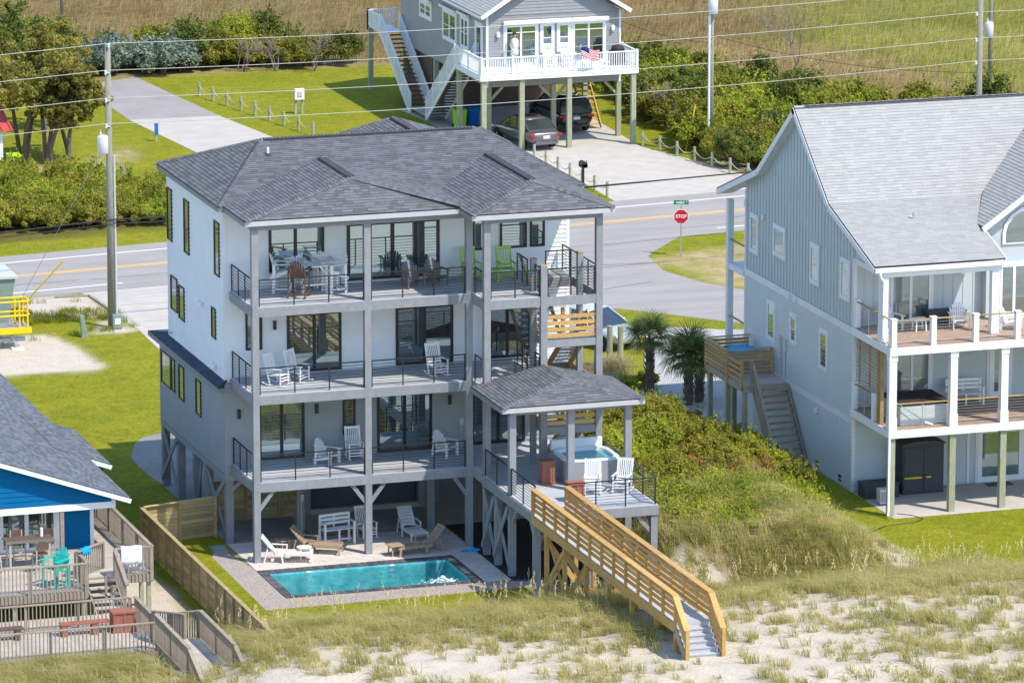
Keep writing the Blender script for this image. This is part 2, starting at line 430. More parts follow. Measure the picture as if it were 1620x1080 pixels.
# ---------------------------------------------------------------- terrain
def sst(a, b, x):
    t = np.clip((np.asarray(x, float) - a) / (b - a), 0, 1); return t * t * (3 - 2 * t)
_rg = np.random.RandomState(3)
_wv = [(_rg.uniform(-1, 1, 2), _rg.uniform(0, 6.28)) for _ in range(10)]
def wob(x, y, s):
    r = 0
    for i, (k, p) in enumerate(_wv):
        r = r + np.sin((k[0] * x + k[1] * y) * s * (1 + i * .35) + p) / (1 + i * .3)
    return r / 3.2
POOL = (-0.33, 6.95, -5.06, -1.17)
def H(x, y):
    x = np.asarray(x, float); y = np.asarray(y, float)
    y0 = -8.0 + .5 * wob(x, 0 * y, .5) - 1.2 * sst(-2, -5.5, x) - .2 * sst(13, 20, x)
    d = 2.05 * sst(0, 1, (y0 - y) / 11.5)
    d = d * (1 - .35 * sst(-4.2, -7, x)) - 1.4 * sst(-27, -50, y) - 1.6 * sst(-60, -90, y)
    d = d + (.15 * wob(x, y, 1.3) + .09 * wob(x, y, 4.) + .04 * wob(y, x, 9.)) * sst(.25, 1.2, d) * sst(-60, -40, y)
    hill = 1.55 * sst(12.2, 13.4, x - .25 * wob(x, y, 1.2)) * sst(22.4, 18.5, x) * sst(-9.2, -7.1, y - .5 * wob(x, 0 * y, 1.4)) * sst(17, 9, y)
    hill = hill + .1 * wob(x, y, 1.7) * sst(.3, 1, hill)
    return np.maximum(d, hill)
def Hs(x, y): return float(H(x, y))
def inpoly(x, y, poly):
    """signed distance to polygon, >0 inside"""
    x = np.asarray(x, float); y = np.asarray(y, float)
    ins = np.zeros(x.shape, bool); dm = np.full(x.shape, 1e9)
    for (x0, y0), (x1, y1) in zip(poly, poly[1:] + poly[:1]):
        c = ((y0 > y) != (y1 > y)) & (x < (x1 - x0) * (y - y0) / ((y1 - y0) or 1e-9) + x0); ins ^= c
        dx, dy = x1 - x0, y1 - y0
        t = np.clip(((x - x0) * dx + (y - y0) * dy) / (dx * dx + dy * dy), 0, 1)
        dm = np.minimum(dm, np.hypot(x - x0 - t * dx, y - y0 - t * dy))
    return np.where(ins, dm, -dm)
SANDS = [[(-1.9, 38.3), (0.6, 39.9), (1.6, 39.8), (2.0, 37.5), (2.4, 33.6), (2.1, 32.3), (-0.6, 32.3), (-6, 32.2), (-6, 38)],
         [(-0.6, 44.3), (0.7, 45.2), (2.9, 47.3), (5.4, 46.8), (5.0, 43.6), (4.4, 42.7), (2.7, 42.8), (1.3, 42.6), (0.4, 41.3), (-1.4, 40.5), (-8, 40), (-8, 45)],
         [(4.6, 41.9), (5.6, 39.2), (4.5, 38.9), (3.3, 39.4)],
         [(22.4, -1.6), (22.5, -3.5), (22.6, -7.8), (21.2, -8.9), (20.6, -7.2), (21.5, -4.1)],
         [(-4.5, 1.5), (-4.0, -2.0), (-4.1, -6.4), (-4.5, -10.3), (-7.3, -10.2), (-7.3, 1.5)],
         [(12.6, -7.6), (14.0, -7.7), (14.9, -8.4), (14.0, -9.6), (12.6, -9.3)]]
DRYS = [[(9.5, 81.2), (10.0, 77.9), (12.1, 77.3), (15.3, 81.1), (15.2, 79.3), (12.2, 74.9), (9.8, 73.1), (8.1, 73.7)],
        [(6.0, 74.3), (9.0, 73.4), (11.8, 70.8), (14.8, 71.5), (14.5, 69.9), (10.0, 69.6), (4.6, 68.0)],
        [(32.2, 44.9), (36.9, 46.9), (36.5, 38.3), (32.3, 41.2)], [(42.4, 63.6), (46, 66), (44, 71), (42, 69)],
        [(28, 45.3), (40, 50.5), (60, 53), (60, 47), (40, 45)]]
def dens(x, y):
    """how thickly the dune grass stands"""
    nz = wob(x, y, .8) * .6 + wob(x + 7, y - 3, 2.3) * .5
    band = sst(-8.4, -10.4, y) * sst(-22.5, -13.5, y)
    lowr = sst(-14, -17, y) * sst(-40, -34, y) * sst(-.28, .55, nz + .2 * sst(11, 15, x))
    d = np.maximum(band * sst(-.9, .15, nz), lowr * .46)
    d = d * (1 - .45 * sst(9.5, 11, x) * sst(17, 14.5, x) * sst(-10.5, -12, y))
    rgt = .85 * sst(17.5, 20.5, x) * sst(-7.2, -9, y) * sst(-18, -12, y)
    d = np.maximum(d, rgt * sst(-.8, .1, nz))
    hill = sst(12.8, 14, x) * sst(23, 21.2, x) * sst(-13.5, -9.5, y) * sst(-1.5, -4.5, y) * .9
    d = np.maximum(d, hill * sst(-1.4, .0, nz))
    d = d * (1 - sst(.6, 0, np.abs(x - 8.55) - .55) * sst(-20.5, -22, y))
    d = d * (1 - .8 * sst(.9, -.4, np.hypot((x - 14.6) / 1.5, (y + 9.0) / 1.1) - .35 + .6 * nz))
    d = d * (1 - sst(-4.6, -5.0, x) * sst(-7.6, -7.2, x) * sst(-18.0, -17.4, y))
    d = d * (1 - sst(-6.7, -7.0, x) * sst(-12.8, -12.3, y))
    return d * (1 - .9 * sst(.05, .5, inpoly(x, y, SANDS[3])))
def zones(x, y):
    w = wob(x, y, .9) * .5 + wob(x, y, 3.1) * .35
    sand = sst(-9.4, -11.2, y + 1.2 * w + 1.0 * sst(-2, -5, x))
    for p in SANDS: sand = np.maximum(sand, sst(-.35, .35, inpoly(x, y, p) + .45 * w))
    dry = np.zeros_like(sand)
    for p in DRYS: dry = np.maximum(dry, .85 * sst(-.9, .6, inpoly(x, y, p) + .6 * w))
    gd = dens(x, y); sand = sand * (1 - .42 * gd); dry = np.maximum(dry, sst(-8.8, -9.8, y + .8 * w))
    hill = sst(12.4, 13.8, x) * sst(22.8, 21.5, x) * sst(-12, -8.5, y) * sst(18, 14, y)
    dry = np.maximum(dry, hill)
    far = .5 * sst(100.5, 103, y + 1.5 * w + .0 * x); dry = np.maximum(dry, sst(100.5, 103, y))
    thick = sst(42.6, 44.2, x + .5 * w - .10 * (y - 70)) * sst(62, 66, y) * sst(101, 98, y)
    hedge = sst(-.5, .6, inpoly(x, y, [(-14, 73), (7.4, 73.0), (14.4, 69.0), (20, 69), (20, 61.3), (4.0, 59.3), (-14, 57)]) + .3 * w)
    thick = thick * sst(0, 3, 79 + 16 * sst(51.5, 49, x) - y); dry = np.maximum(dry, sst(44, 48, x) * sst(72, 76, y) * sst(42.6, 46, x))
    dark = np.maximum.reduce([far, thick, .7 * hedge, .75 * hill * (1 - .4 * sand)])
    return sand, dark, dry
def axis(fine, outer):
    a = []
    for s, e, st in fine: a += list(np.arange(s, e - 1e-6, st))
    a.append(fine[-1][1]); lo, hi = fine[0][0], fine[-1][1]
    for k in outer: a = [lo - k] + a + [hi + k]
    return a
gx = axis([(-16, 36, .36), (36, 72, 1.0)], [3, 8, 16, 30, 60, 140, 400, 1200, 4000])
gy = axis([(-36, 22, .36), (22, 60, .6), (60, 150, 1.4)], [3, 8, 16, 30, 60, 140, 400, 1200, 4000])
def snap(a, vals):
    a = np.array(sorted(a))
    for v in vals: a[np.argmin(abs(a - v))] = v
    return a
gx = snap(gx, [POOL[0] + .1, POOL[1] - .1]); gy = snap(gy, [POOL[2] + .1, POOL[3] - .1])
XX, YY = np.meshgrid(gx, gy); ZZ = H(XX, YY)
nx, ny = len(gx), len(gy)
gv = np.stack([XX.ravel(), YY.ravel(), ZZ.ravel()], 1)
ii, jj = np.meshgrid(np.arange(nx - 1), np.arange(ny - 1)); a0 = (jj * nx + ii).ravel()
cxm = (gx[:-1] + gx[1:])[ii.ravel()] / 2; cym = (gy[:-1] + gy[1:])[jj.ravel()] / 2
keep = ~((cxm > POOL[0] + .1) & (cxm < POOL[1] - .1) & (cym > POOL[2] + .1) & (cym < POOL[3] - .1))
a0 = a0[keep]; gf = np.stack([a0, a0 + 1, a0 + nx + 1, a0 + nx], 1)
me = bpy.data.meshes.new('ground')
me.vertices.add(len(gv)); me.vertices.foreach_set('co', gv.astype(np.float32).ravel())
me.loops.add(gf.size); me.loops.foreach_set('vertex_index', gf.astype(np.int32).ravel())
me.polygons.add(len(gf)); me.polygons.foreach_set('loop_start', np.arange(0, gf.size, 4, dtype=np.int32))
me.polygons.foreach_set('use_smooth', np.ones(len(gf), bool)); me.update(calc_edges=True)
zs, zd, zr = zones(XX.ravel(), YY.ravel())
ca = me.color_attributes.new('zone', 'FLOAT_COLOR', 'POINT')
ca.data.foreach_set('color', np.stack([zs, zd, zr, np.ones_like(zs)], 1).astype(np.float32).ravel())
def ground_mat():
    m = bpy.data.materials.new('ground'); m.use_nodes = True; t = m.node_tree; b = t.nodes['Principled BSDF']
    g = nd(t, 'NewGeometry'); at = nd(t, 'Attribute', attribute_name='zone'); sp = nd(t, 'SeparateColor'); t.links.new(at.outputs['Color'], sp.inputs[0])
    def noise(s, d=5):
        n = nd(t, 'TexNoise'); n.inputs['Scale'].default_value = s; n.inputs['Detail'].default_value = d; n.inputs['Roughness'].default_value = .65
        t.links.new(g.outputs['Position'], n.inputs['Vector']); return n.outputs['Fac']
    def ramp(f, cols):
        r = nd(t, 'ValToRGB'); e = r.color_ramp.elements
        while len(e) < len(cols): e.new(.5)
        for i, (p, c) in enumerate(cols): e[i].position = p; e[i].color = (*c, 1)
        t.links.new(f, r.inputs[0]); return r.outputs[0]
    def mix(f, a, c, typ='MIX'):
        x = nd(t, 'Mix', data_type='RGBA', blend_type=typ)
        if isinstance(f, float): x.inputs[0].default_value = f
        else: t.links.new(f, x.inputs[0])
        t.links.new(a, x.inputs[6]); t.links.new(c, x.inputs[7]); return x.outputs[2]
    lawn = ramp(noise(.35), [(.28, (.15, .185, .012)), (.5, (.24, .25, .015)), (.72, (.37, .315, .028))])
    lawn = mix(.55, lawn, ramp(noise(6, 10), [(.25, (.07, .10, .006)), (.48, (.22, .235, .013)), (.8, (.50, .44, .08))]))
    lawn = mix(.75, lawn, ramp(noise(1.7, 6), [(.3, (.62, .70, .6)), (.55, (1, 1, 1)), (.75, (1.18, 1.08, 1.2))]), 'MULTIPLY')
    sand = ramp(noise(1.4, 8), [(.25, (.48, .41, .33)), (.5, (.57, .505, .42)), (.75, (.64, .58, .495))])
    sand = mix(.35, sand, ramp(noise(14, 6), [(.3, (.46, .38, .28)), (.6, (.69, .62, .52))]))
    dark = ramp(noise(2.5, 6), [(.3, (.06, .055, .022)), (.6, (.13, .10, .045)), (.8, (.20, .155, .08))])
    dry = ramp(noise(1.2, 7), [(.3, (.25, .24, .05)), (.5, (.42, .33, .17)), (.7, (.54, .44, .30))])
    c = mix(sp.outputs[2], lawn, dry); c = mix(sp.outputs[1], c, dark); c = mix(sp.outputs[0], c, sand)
    t.links.new(c, b.inputs['Base Color']); b.inputs['Roughness'].default_value = .95; b.inputs['Specular IOR Level'].default_value = .1
    bp = nd(t, 'Bump'); bp.inputs['Strength'].default_value = .8; bp.inputs['Distance'].default_value = .10
    t.links.new(noise(7, 6), bp.inputs['Height']); t.links.new(bp.outputs[0], b.inputs['Normal'])
    return m
MATS['ground'] = ground_mat()
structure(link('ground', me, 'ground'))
# sea beyond the beach
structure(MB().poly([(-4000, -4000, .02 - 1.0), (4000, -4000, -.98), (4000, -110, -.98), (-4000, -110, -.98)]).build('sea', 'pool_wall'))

def sheet(name, pts, z, m):
    """flat sheet a little above the ground, 2 cm thick"""
    s = MB().prism([(x, y, z - .03) for x, y in pts], (0, 0, .03)).build(name, m)
    return structure(s)
RS = .1293
def road_strip(name, y0, y1, z, m, x0=-300, x1=400):
    return sheet(name, [(x0, y0 + RS * x0), (x1, y0 + RS * x1), (x1, y1 + RS * x1), (x0, y1 + RS * x0)], z, m)
road_strip('road', 46.97, 56.0, .012, 'asphalt')
road_strip('edge_line', 48.1, 48.23, .016, 'road_white', -200, 7.2)
road_strip('edge_line', 47.95, 48.08, .016, 'road_white', 36.6, 200)
road_strip('edge_line', 54.5, 54.63, .016, 'road_white', -200, 300)
road_strip('centre_line', 51.38, 51.5, .016, 'road_yellow', -200, 300)
road_strip('centre_line', 51.64, 51.76, .016, 'road_yellow', -200, 300)
sheet('side_street', [(14.5, 48.8), (17.0, 46.4), (19.5, 42.6), (24.6, 37.8), (26.4, 37.2), (28.0, 35.6), (29.9, 33.4), (36, 26.5), (60, 8), (66, 14), (40, 31.5), (33.0, 39.3), (31.8, 41.3), (31.0, 44.3), (31.4, 47.6), (32.3, 48.9), (34.2, 51.35)], .009, 'asphalt')
sheet('driveway', [(4.9, 47.55), (14, 48.75), (17.5, 46), (18.5, 40.5), (13.2, 28), (13.2, 12.8), (3.0, 12.8), (2.5, 22), (5.35, 34.4), (5.5, 39.6), (5.3, 42.3), (5.2, 46.6)], .006, 'concrete')
sheet('concrete_pad', [(2.4, 20.9), (1.9, 20.7), (0.8, 20.1), (.2, 19), (-0.1, 18.1), (-.45, 16.9), (-0.5, 15.7), (-.5, 14), (-0.36, 12.5), (-.3, 3.4), (2.95, 3.4), (2.95, 20.9)], .008, 'dark_concrete')
sheet('gravel_drive', [(20.3, 19.6), (22.6, 22.6), (24.6, 28.5), (26.4, 33.6), (29.3, 31.8), (30.6, 31.4), (29.9, 28), (26.5, 22), (25.4, 17.5), (24.0, 15.2), (21.5, 15.0)], .006, 'light_gravel')
sheet('gravel_drive', [(33.2, 73), (33.5, 70.4), (34.3, 67.4), (34.2, 60.5), (42.6, 61.5), (42.4, 65), (41.6, 68.7), (40.1, 73.8), (40.6, 88), (31.6, 88), (32.4, 77)], .006, 'white_gravel')
sheet('driveway', [(17.4, 100.0), (20.9, 101.6), (22.15, 88.8), (17.4, 89.0)], .008, 'old_asphalt')
sheet('driveway', [(17.4, 88.96), (22.15, 88.76), (23.4, 80.3), (23.8, 70), (25.5, 59.4), (15.5, 58.1), (17.6, 70), (18.4, 78.8)], .007, 'concrete')
sheet('gravel_border', [(-.75, 2.9), (-.35, -.95), (-.33, -5.06), (6.95, -5.06), (7.9, -5.3), (9.1, -5.35), (9.1, -6.1), (-1.42, -6.35), (-1.35, 1.2)], .008, 'gravel_mix')
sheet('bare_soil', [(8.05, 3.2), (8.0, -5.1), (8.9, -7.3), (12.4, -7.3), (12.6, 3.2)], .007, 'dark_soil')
sheet('patio_slab', [(2.95, 12.5), (2.95, 3.2), (12.6, 3.2), (12.6, 12.5)], .007, 'concrete')
sheet('mulch_bed', [(20.2, 20.2), (22.2, 26.2), (21.4, 27.6), (14, 27), (13.4, 15), (18, 15.6), (20, 17)], .006, 'mulch')
sheet('patio_slab', [(24.15, 3.15), (24.15, -1.0), (45, -1.05), (45, 3.15)], .010, 'concrete')
for y_ in (30.5, 34.0, 37.5, 41.0, 44.5): structure(MB().box(5.6 + .0, 13.5, y_ - .012, y_ + .012, .0, .0085).build('expansion_joint', 'road_crack'))
for x_ in (9.4, 12.6): structure(MB().box(x_ - .012, x_ + .012, 28.5, 47.6, .0, .0088).build('expansion_joint', 'road_crack'))
rq = random.Random(3)
for (x_, y_, L_, a_) in ((6, 50.2, 5, .13), (2.5, 50.0, 3, .1), (22, 44.5, 6, .2), (27, 46.5, 5, -.1), (25, 40.5, 5, .35), (35, 53.2, 6, .12), (30, 50.5, 7, .14), (40, 57.2, 6, .13), (38, 55, 4, .1)):
    p_ = [(x_ + math.cos(a_) * L_ * i / 14 + rq.uniform(-.05, .05), y_ + math.sin(a_) * L_ * i / 14 + rq.uniform(-.12, .12), .0165) for i in range(15)]
    m_b = MB()
    for a, b in zip(p_[:-1], p_[1:]): m_b.beam(a, b, rq.uniform(.015, .05), .006)
    structure(m_b.build('road_crack', 'road_crack'))
# kerb edging of the driveway by the pole
structure(MB().beam((3.6, 46.9, .04), (5.1, 46.75, .04), .12, .1).beam((5.1, 46.75, .04), (5.35, 42.4, .04), .12, .1).build('kerb', 'old_wood'))

# ---------------------------------------------------------------- paved pool terrace, stones laid one by one
terr = structure(MB().box(-.36, 7.98, -1.17, 3.3, -.1, .004).box(6.95, 7.98, -5.06, -1.17, -.1, .004).build('pool_terrace', 'grout'))
stone = MB().box(-.295, .295, -.195, .195, 0, .018); s_me = None
cnt = 0
def lay(x0, x1, y0, y1):
    global s_me, cnt
    yy = y0; k = 0
    while yy < y1 - .2:
        xx = x0 + (-.3 if k % 2 else 0)
        while xx < x1 - .05:
            a, b = max(xx, x0), min(xx + .6, x1)
            if b - a > .55 and cnt < 290:
                if s_me is None: o = stone.build('paving_stone', 'paver', terr); s_me = o.data
                else: o = link('paving_stone', s_me, None, terr)
                o.location = ((a + b) / 2, yy + .2, .003 + random.random() * .003); cnt += 1
            elif b - a > .06:
                MB().box(a + .006, b - .006, yy + .006, yy + .394, .003, .02).build('paving_stone', 'paver', terr); cnt += 1
            xx += .6
        yy += .4; k += 1
lay(-.34, 7.96, -1.15, 2.85)
lay(6.98, 7.96, -5.05, -1.2)
# ---------------------------------------------------------------- swimming pool
x0, x1, y0, y1 = POOL
pool = thing('swimming_pool', ((x0 + x1) / 2, (y0 + y1) / 2, 0), 'rectangular turquoise swimming pool with dark brick coping and bubbling fountain jet', 'pool', world=True)
c = .3
bs = MB()
ix0, ix1, iy0, iy1 = x0 + c, x1 - c, y0 + c, y1 - c
zb = -1.4
for a, b in (((ix0, iy0), (ix1, iy0)), ((ix1, iy0), (ix1, iy1)), ((ix1, iy1), (ix0, iy1)), ((ix0, iy1), (ix0, iy0))):
    bs.poly([(*b, zb), (*a, zb), (*a, .0), (*b, .0)])
bs.poly([(ix0, iy0, zb), (ix1, iy0, zb), (ix1, iy1, zb), (ix0, iy1, zb)])
bs.box(x0 + .02, ix0 - .001, y0 + .02, y1 - .02, -.3, -.005).box(ix1 + .001, x1 - .02, y0 + .02, y1 - .02, -.3, -.005)
bs.box(ix0, ix1, y0 + .02, iy0 - .001, -.3, -.005).box(ix0, ix1, iy1 + .001, y1 - .02, -.3, -.005)
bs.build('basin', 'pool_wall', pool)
st = MB()
for k in range(3): st.box(ix0 + .002, ix0 + .4 + .35 * (2 - k), iy0 + .6 + k * .1, iy1 - .6 - k * .1, zb, -.45 - .32 * (2 - k))
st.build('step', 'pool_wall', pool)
# water with gentle ripples
n = 90; m_ = 50; vs = []; fs = []
for j in range(m_ + 1):
    for i in range(n + 1):
        x = ix0 + (ix1 - ix0) * i / n; y = iy0 + (iy1 - iy0) * j / m_
        d = math.hypot(x - 5.75, y + 4.05)
        e = min(i, n - i, j, m_ - j) / 4
        z = -.12 + .012 * float(wob(x * 3, y * 3, 1.1)) + .05 * math.exp(-d * d / .35) * math.sin(d * 14) * min(1, e)
        vs.append((x, y, z))
for j in range(m_):
    for i in range(n): a = j * (n + 1) + i; fs.append((a, a + 1, a + n + 2, a + n + 1))
MB().add(vs, fs).build('water', 'pool_water', pool, smooth=True)
fm = MB(); rr = random.Random(4)
bmx = bmesh.new(); bmesh.ops.create_icosphere(bmx, subdivisions=2, radius=1)
fv = [v.co.copy() for v in bmx.verts]; ff = [tuple(v.index for v in f.verts) for f in bmx.faces]; bmx.free()
for k in range(300):
    d = abs(rr.gauss(0, .42)); t = rr.random() * 6.28; r = rr.uniform(.010, .028) * (1.25 - min(d, .9))
    z = -.125 + (.2 * math.exp(-d * d / .02) * rr.random())
    p = Vector((5.75 + d * math.cos(t) * 1.3 - .25 * d, -3.95 + d * math.sin(t) * .7, z))
    if p.y < iy0 + .1 or p.x > ix1 - .1: continue
    fm.add([p + Vector((v.x * r * 2.2, v.y * r * 1.5, v.z * r * .6)) for v in fv], ff)
stuff(fm.build('fountain_jet', 'foam', pool, smooth=True))
k = 0
bw = .2; bm = MB().box(-bw / 2 + .008, bw / 2 - .008, -c / 2 - .01, c / 2 + .01, -.03, .035); bmesh_c = None
def brick(x, y, rz):
    global bmesh_c
    if bmesh_c is None: o = bm.build('coping_brick', 'coping', pool, (x, y, 0), rotz=rz); bmesh_c = o.data
    else: o = link('coping_brick', bmesh_c, None, pool, (x, y, random.uniform(-.003, .003)), rotz=rz)
nxb = int((x1 - x0) / bw)
for i in range(nxb):
    xx = x0 + (x1 - x0) * (i + .5) / nxb
    brick(xx, y0 + c / 2, 0); brick(xx, y1 - c / 2, 0)
nyb = int((y1 - y0 - 2 * c) / bw)
for i in range(nyb):
    yy = y0 + c + (y1 - y0 - 2 * c) * (i + .5) / nyb
    brick(x0 + c / 2, yy, math.pi / 2); brick(x1 - c / 2, yy, math.pi / 2)
sk = MB()
for (px, py) in ((1.5, iy1 - .01), (4.6, iy1 - .01)): sk.box(px - .09, px + .09, py - .015, py, -.11, -.05)
sk.build('skimmer', 'white_poly', pool)
# loose pebbles over the gravel border
rg = np.random.RandomState(5); pts = []
while len(pts) < 5200:
    x = rg.uniform(-1.45, 9.1); y = rg.uniform(-6.35, 2.9)
    if (y < -5.1 and y > -6.3 and x > -1.35) or (-1.3 < x < -.4 and -6 < y < 1.2) or (-.7 < x < -.42 and y < 2.8 and y > -1): pts.append((x, y))
V = []
for x, y in pts:
    r = rg.uniform(.012, .03); a = rg.uniform(0, 6.28); ca_, sa_ = math.cos(a) * r, math.sin(a) * r * .7; z = .008; h = r * .8
    p = [(x + ca_, y + sa_, z), (x - sa_, y + ca_, z), (x - ca_, y - sa_, z), (x + sa_, y - ca_, z)]; q = (x, y, z + h)
    for i in range(4): V.append([p[i], p[(i + 1) % 4], q])
tag(stuff(quads('pebbles', V, 'pebble', nv=3)), 'brown and grey pebbles spread round the swimming pool', 'gravel')
# ---------------------------------------------------------------- parts shared by the houses
def window(th, p, u, w, z0, z1, fr='black_frame', pm='pane', mull=(), fw=.07, hb=(), trim=None, name='window', tw=.1, d=.05):
    """frame with separate panes on a wall; p = left end seen from outside, u = direction to the right"""
    ux, uy = u; nx_, ny_ = uy, -ux
    def P(s, o, z): return (p[0] + ux * s + nx_ * o, p[1] + uy * s + ny_ * o, z)
    def bar(mb, s0, s1, za, zb, o0, o1):
        v = [P(s0, o0, za), P(s1, o0, za), P(s1, o1, za), P(s0, o1, za), P(s0, o0, zb), P(s1, o0, zb), P(s1, o1, zb), P(s0, o1, zb)]
        mb.add(v, [tuple(reversed(f)) for f in MB.BF])
    f = MB()
    bar(f, 0, fw, z0, z1, -.02, d); bar(f, w - fw, w, z0, z1, -.02, d)
    bar(f, fw, w - fw, z0, z0 + fw, -.02, d - .004); bar(f, fw, w - fw, z1 - fw, z1, -.02, d - .004)
    cuts = [fw] + [m * w for m in mull] + [w - fw]
    for m in mull: bar(f, m * w - fw * .6, m * w + fw * .6, z0 + fw, z1 - fw, -.02, d - .006)
    for h in hb:
        zz = z0 + (z1 - z0) * h; bar(f, fw, w - fw, zz - .02, zz + .02, -.02, d - .01)
    fo = f.build(name, fr, th)
    for a, b in zip(cuts[:-1], cuts[1:]):
        g = MB(); bar(g, a + .001, b - .001, z0 + fw + .001, z1 - fw - .001, -.01, d - .03); g.build('pane', pm, fo)
    if trim:
        t = MB()
        bar(t, -tw, -.001, z0 - tw, z1 + tw, -.01, d - .02); bar(t, w + .001, w + tw, z0 - tw, z1 + tw, -.01, d - .02)
        bar(t, 0, w, z1 + .001, z1 + tw, -.01, d - .022); bar(t, 0, w, z0 - tw, z0 - .001, -.01, d - .022)
        t.build('window_trim', trim, fo)
    return fo
def rail(th, p, q, z, h=.97, nb=8, step=1.4, m='black_metal', ends=(True, True)):
    """steel railing with horizontal bars"""
    p, q = Vector((*p, z)), Vector((*q, z)); L = (q - p).length; d = (q - p) / L; up = Vector((0, 0, 1))
    o = MB().beam(p + up * h, q + up * h, .06, .035).build('railing', m, th)
    b = MB()
    for i in range(nb): b.beam(p + up * (.1 + i * (h - .12) / nb), q + up * (.1 + i * (h - .12) / nb), .014, .014)
    b.build('railing_bars', m, o)
    n = max(1, round(L / step))
    for i in range(n + 1):
        if (i == 0 and not ends[0]) or (i == n and not ends[1]): continue
        c = p + d * (.03 + (L - .06) * i / n)
        MB().box(c.x - .02, c.x + .02, c.y - .02, c.y + .02, z, z + h - .018).build('rail_post', m, o)
    return o
def post(th, x, y, z0, z1, w=.24, m='grey_trim', name='post'):
    return MB().box(x - w / 2, x + w / 2, y - w / 2, y + w / 2, z0, z1).build(name, m, th)
def boards(th, x0, x1, y0, y1, z, m='deck_grey', w=.14, along='x', name='deck_boards', t=.03):
    b = MB(); s = y0 if along == 'x' else x0; e = y1 if along == 'x' else x1
    while s < e - .02:
        k = min(s + w - .003, e)
        if along == 'x': b.box(x0, x1, s, k, z - t, z)
        else: b.box(s, k, y0, y1, z - t, z)
        s += w
    return stuff(b.build(name, m, th))
def roof_planes(th, planes, m, name='roof', expo=.145, tabw=.3, thick=.05, up=(0, 0, 1)):
    u = MB(); s = MB()
    for i, pl in enumerate(planes):
        n = courses(s, pl, up, expo, tabw, .013, 11 + i)
        u.prism([Vector(p) - n * .004 for p in pl], -n * thick)
    r = u.build(name, 'tar_paper', th)
    stuff(s.build('shingles', m, r))
    return r
def lamp_box(th, x, y, z, w=.11, h=.34, m='black_metal'):
    return MB().box(x - w / 2, x + w / 2, y - .1, y, z - h / 2, z + h / 2).box(x - .03, x + .03, y - .03, y + .02, z - .06, z + .06).build('wall_lamp', m, th, bevel=.008)
# ---------------------------------------------------------------- main house on piles
mh = thing('beach_house', (6, 6, 0), 'three storey white and grey beach house on piles with dark hipped roof beside the pool', 'house', world=True)
WX0, WX1, WY, ZF = -.33, 12.75, 3.0, (2.98, 6.18, 9.39)
# walls: grey first storey, white upper storeys, lap siding as real overlapping boards
w1 = MB().box(WX0, WX1, WY, 12.5, 2.36, 5.98); w1o = w1.build('wall', 'grey_siding', mh)
s = MB()
courses(s, [(WX0 - .002, 12.5, 2.6), (WX0 - .002, WY, 2.6), (WX0 - .002, WY, 5.95), (WX0 - .002, 12.5, 5.95)], (0, 0, 1), .16, None, .032)
courses(s, [(WX0, WY - .002, 2.6), (WX1, WY - .002, 2.6), (WX1, WY - .002, 5.95), (WX0, WY - .002, 5.95)], (0, 0, 1), .16, None, .032)
courses(s, [(WX1 + .002, WY, 2.6), (WX1 + .002, 12.5, 2.6), (WX1 + .002, 12.5, 5.95), (WX1 + .002, WY, 5.95)], (0, 0, 1), .16, None, .032)
stuff(s.build('siding', 'grey_siding', w1o))
w2 = MB().box(WX0 + .005, WX1 - .005, WY + .005, 11.1, 5.99, 12.42); w2o = w2.build('wall', 'white_siding', mh)
s = MB()
courses(s, [(WX0 + .003, 11.1, 6.02), (WX0 + .003, WY, 6.02), (WX0 + .003, WY, 12.4), (WX0 + .003, 11.1, 12.4)], (0, 0, 1), .16, None, .032)
courses(s, [(WX0, WY + .003, 6.1), (WX1, WY + .003, 6.1), (WX1, WY + .003, 12.4), (WX0, WY + .003, 12.4)], (0, 0, 1), .16, None, .032)
courses(s, [(WX1 - .003, WY, 6.02), (WX1 - .003, 11.1, 6.02), (WX1 - .003, 11.1, 12.4), (WX1 - .003, WY, 12.4)], (0, 0, 1), .16, None, .032)
stuff(s.build('siding', 'white_siding', w2o))
for (x, z0, z1, m) in ((WX0, 6.06, 12.4, 'white_siding'), (WX1, 6.06, 12.4, 'white_siding'), (WX0, 2.36, 5.97, 'grey_siding'), (WX1, 2.36, 5.97, 'grey_siding')):
    sg = -1 if x < 5 else 1
    MB().box(min(x + sg * .03, x - sg * .1), max(x + sg * .03, x - sg * .1), WY - .03, WY + .12, z0, z1).build('corner_board', m, mh)
MB().box(WX0 - .025, WX0 + .1, 12.4, 12.53, 2.36, 5.97).build('corner_board', 'grey_siding', mh)
MB().box(WX0 - .025, WX0 + .1, 11.0, 11.13, 6.06, 12.4).build('corner_board', 'white_siding', mh)
MB().box(WX0 - .03, WX0 + .02, WY + .12, 12.4, 2.34, 2.56).build('band_board', 'grey_siding', mh)
MB().box(WX0 + .1, WX1 - .1, WY - .03, WY + .02, 2.34, 2.56).build('band_board', 'grey_siding', mh)
# skirt roof over the first storey
roof_planes(mh, [[(-.64, 2.85, 5.84), (-.30, 2.85, 6.12), (-.30, 11.15, 6.12), (-.64, 13.1, 5.84)],
                 [(-.64, 13.1, 5.84), (-.30, 11.15, 6.12), (12.7, 11.15, 6.12), (13.0, 13.1, 5.84)]], 'shingle_navy', 'skirt_roof')
MB().box(-.66, -.62, 2.83, 13.1, 5.68, 5.85).box(-.62, WX0, 2.83, 2.87, 5.68, 5.83).build('skirt_fascia', 'grey_paint', mh)
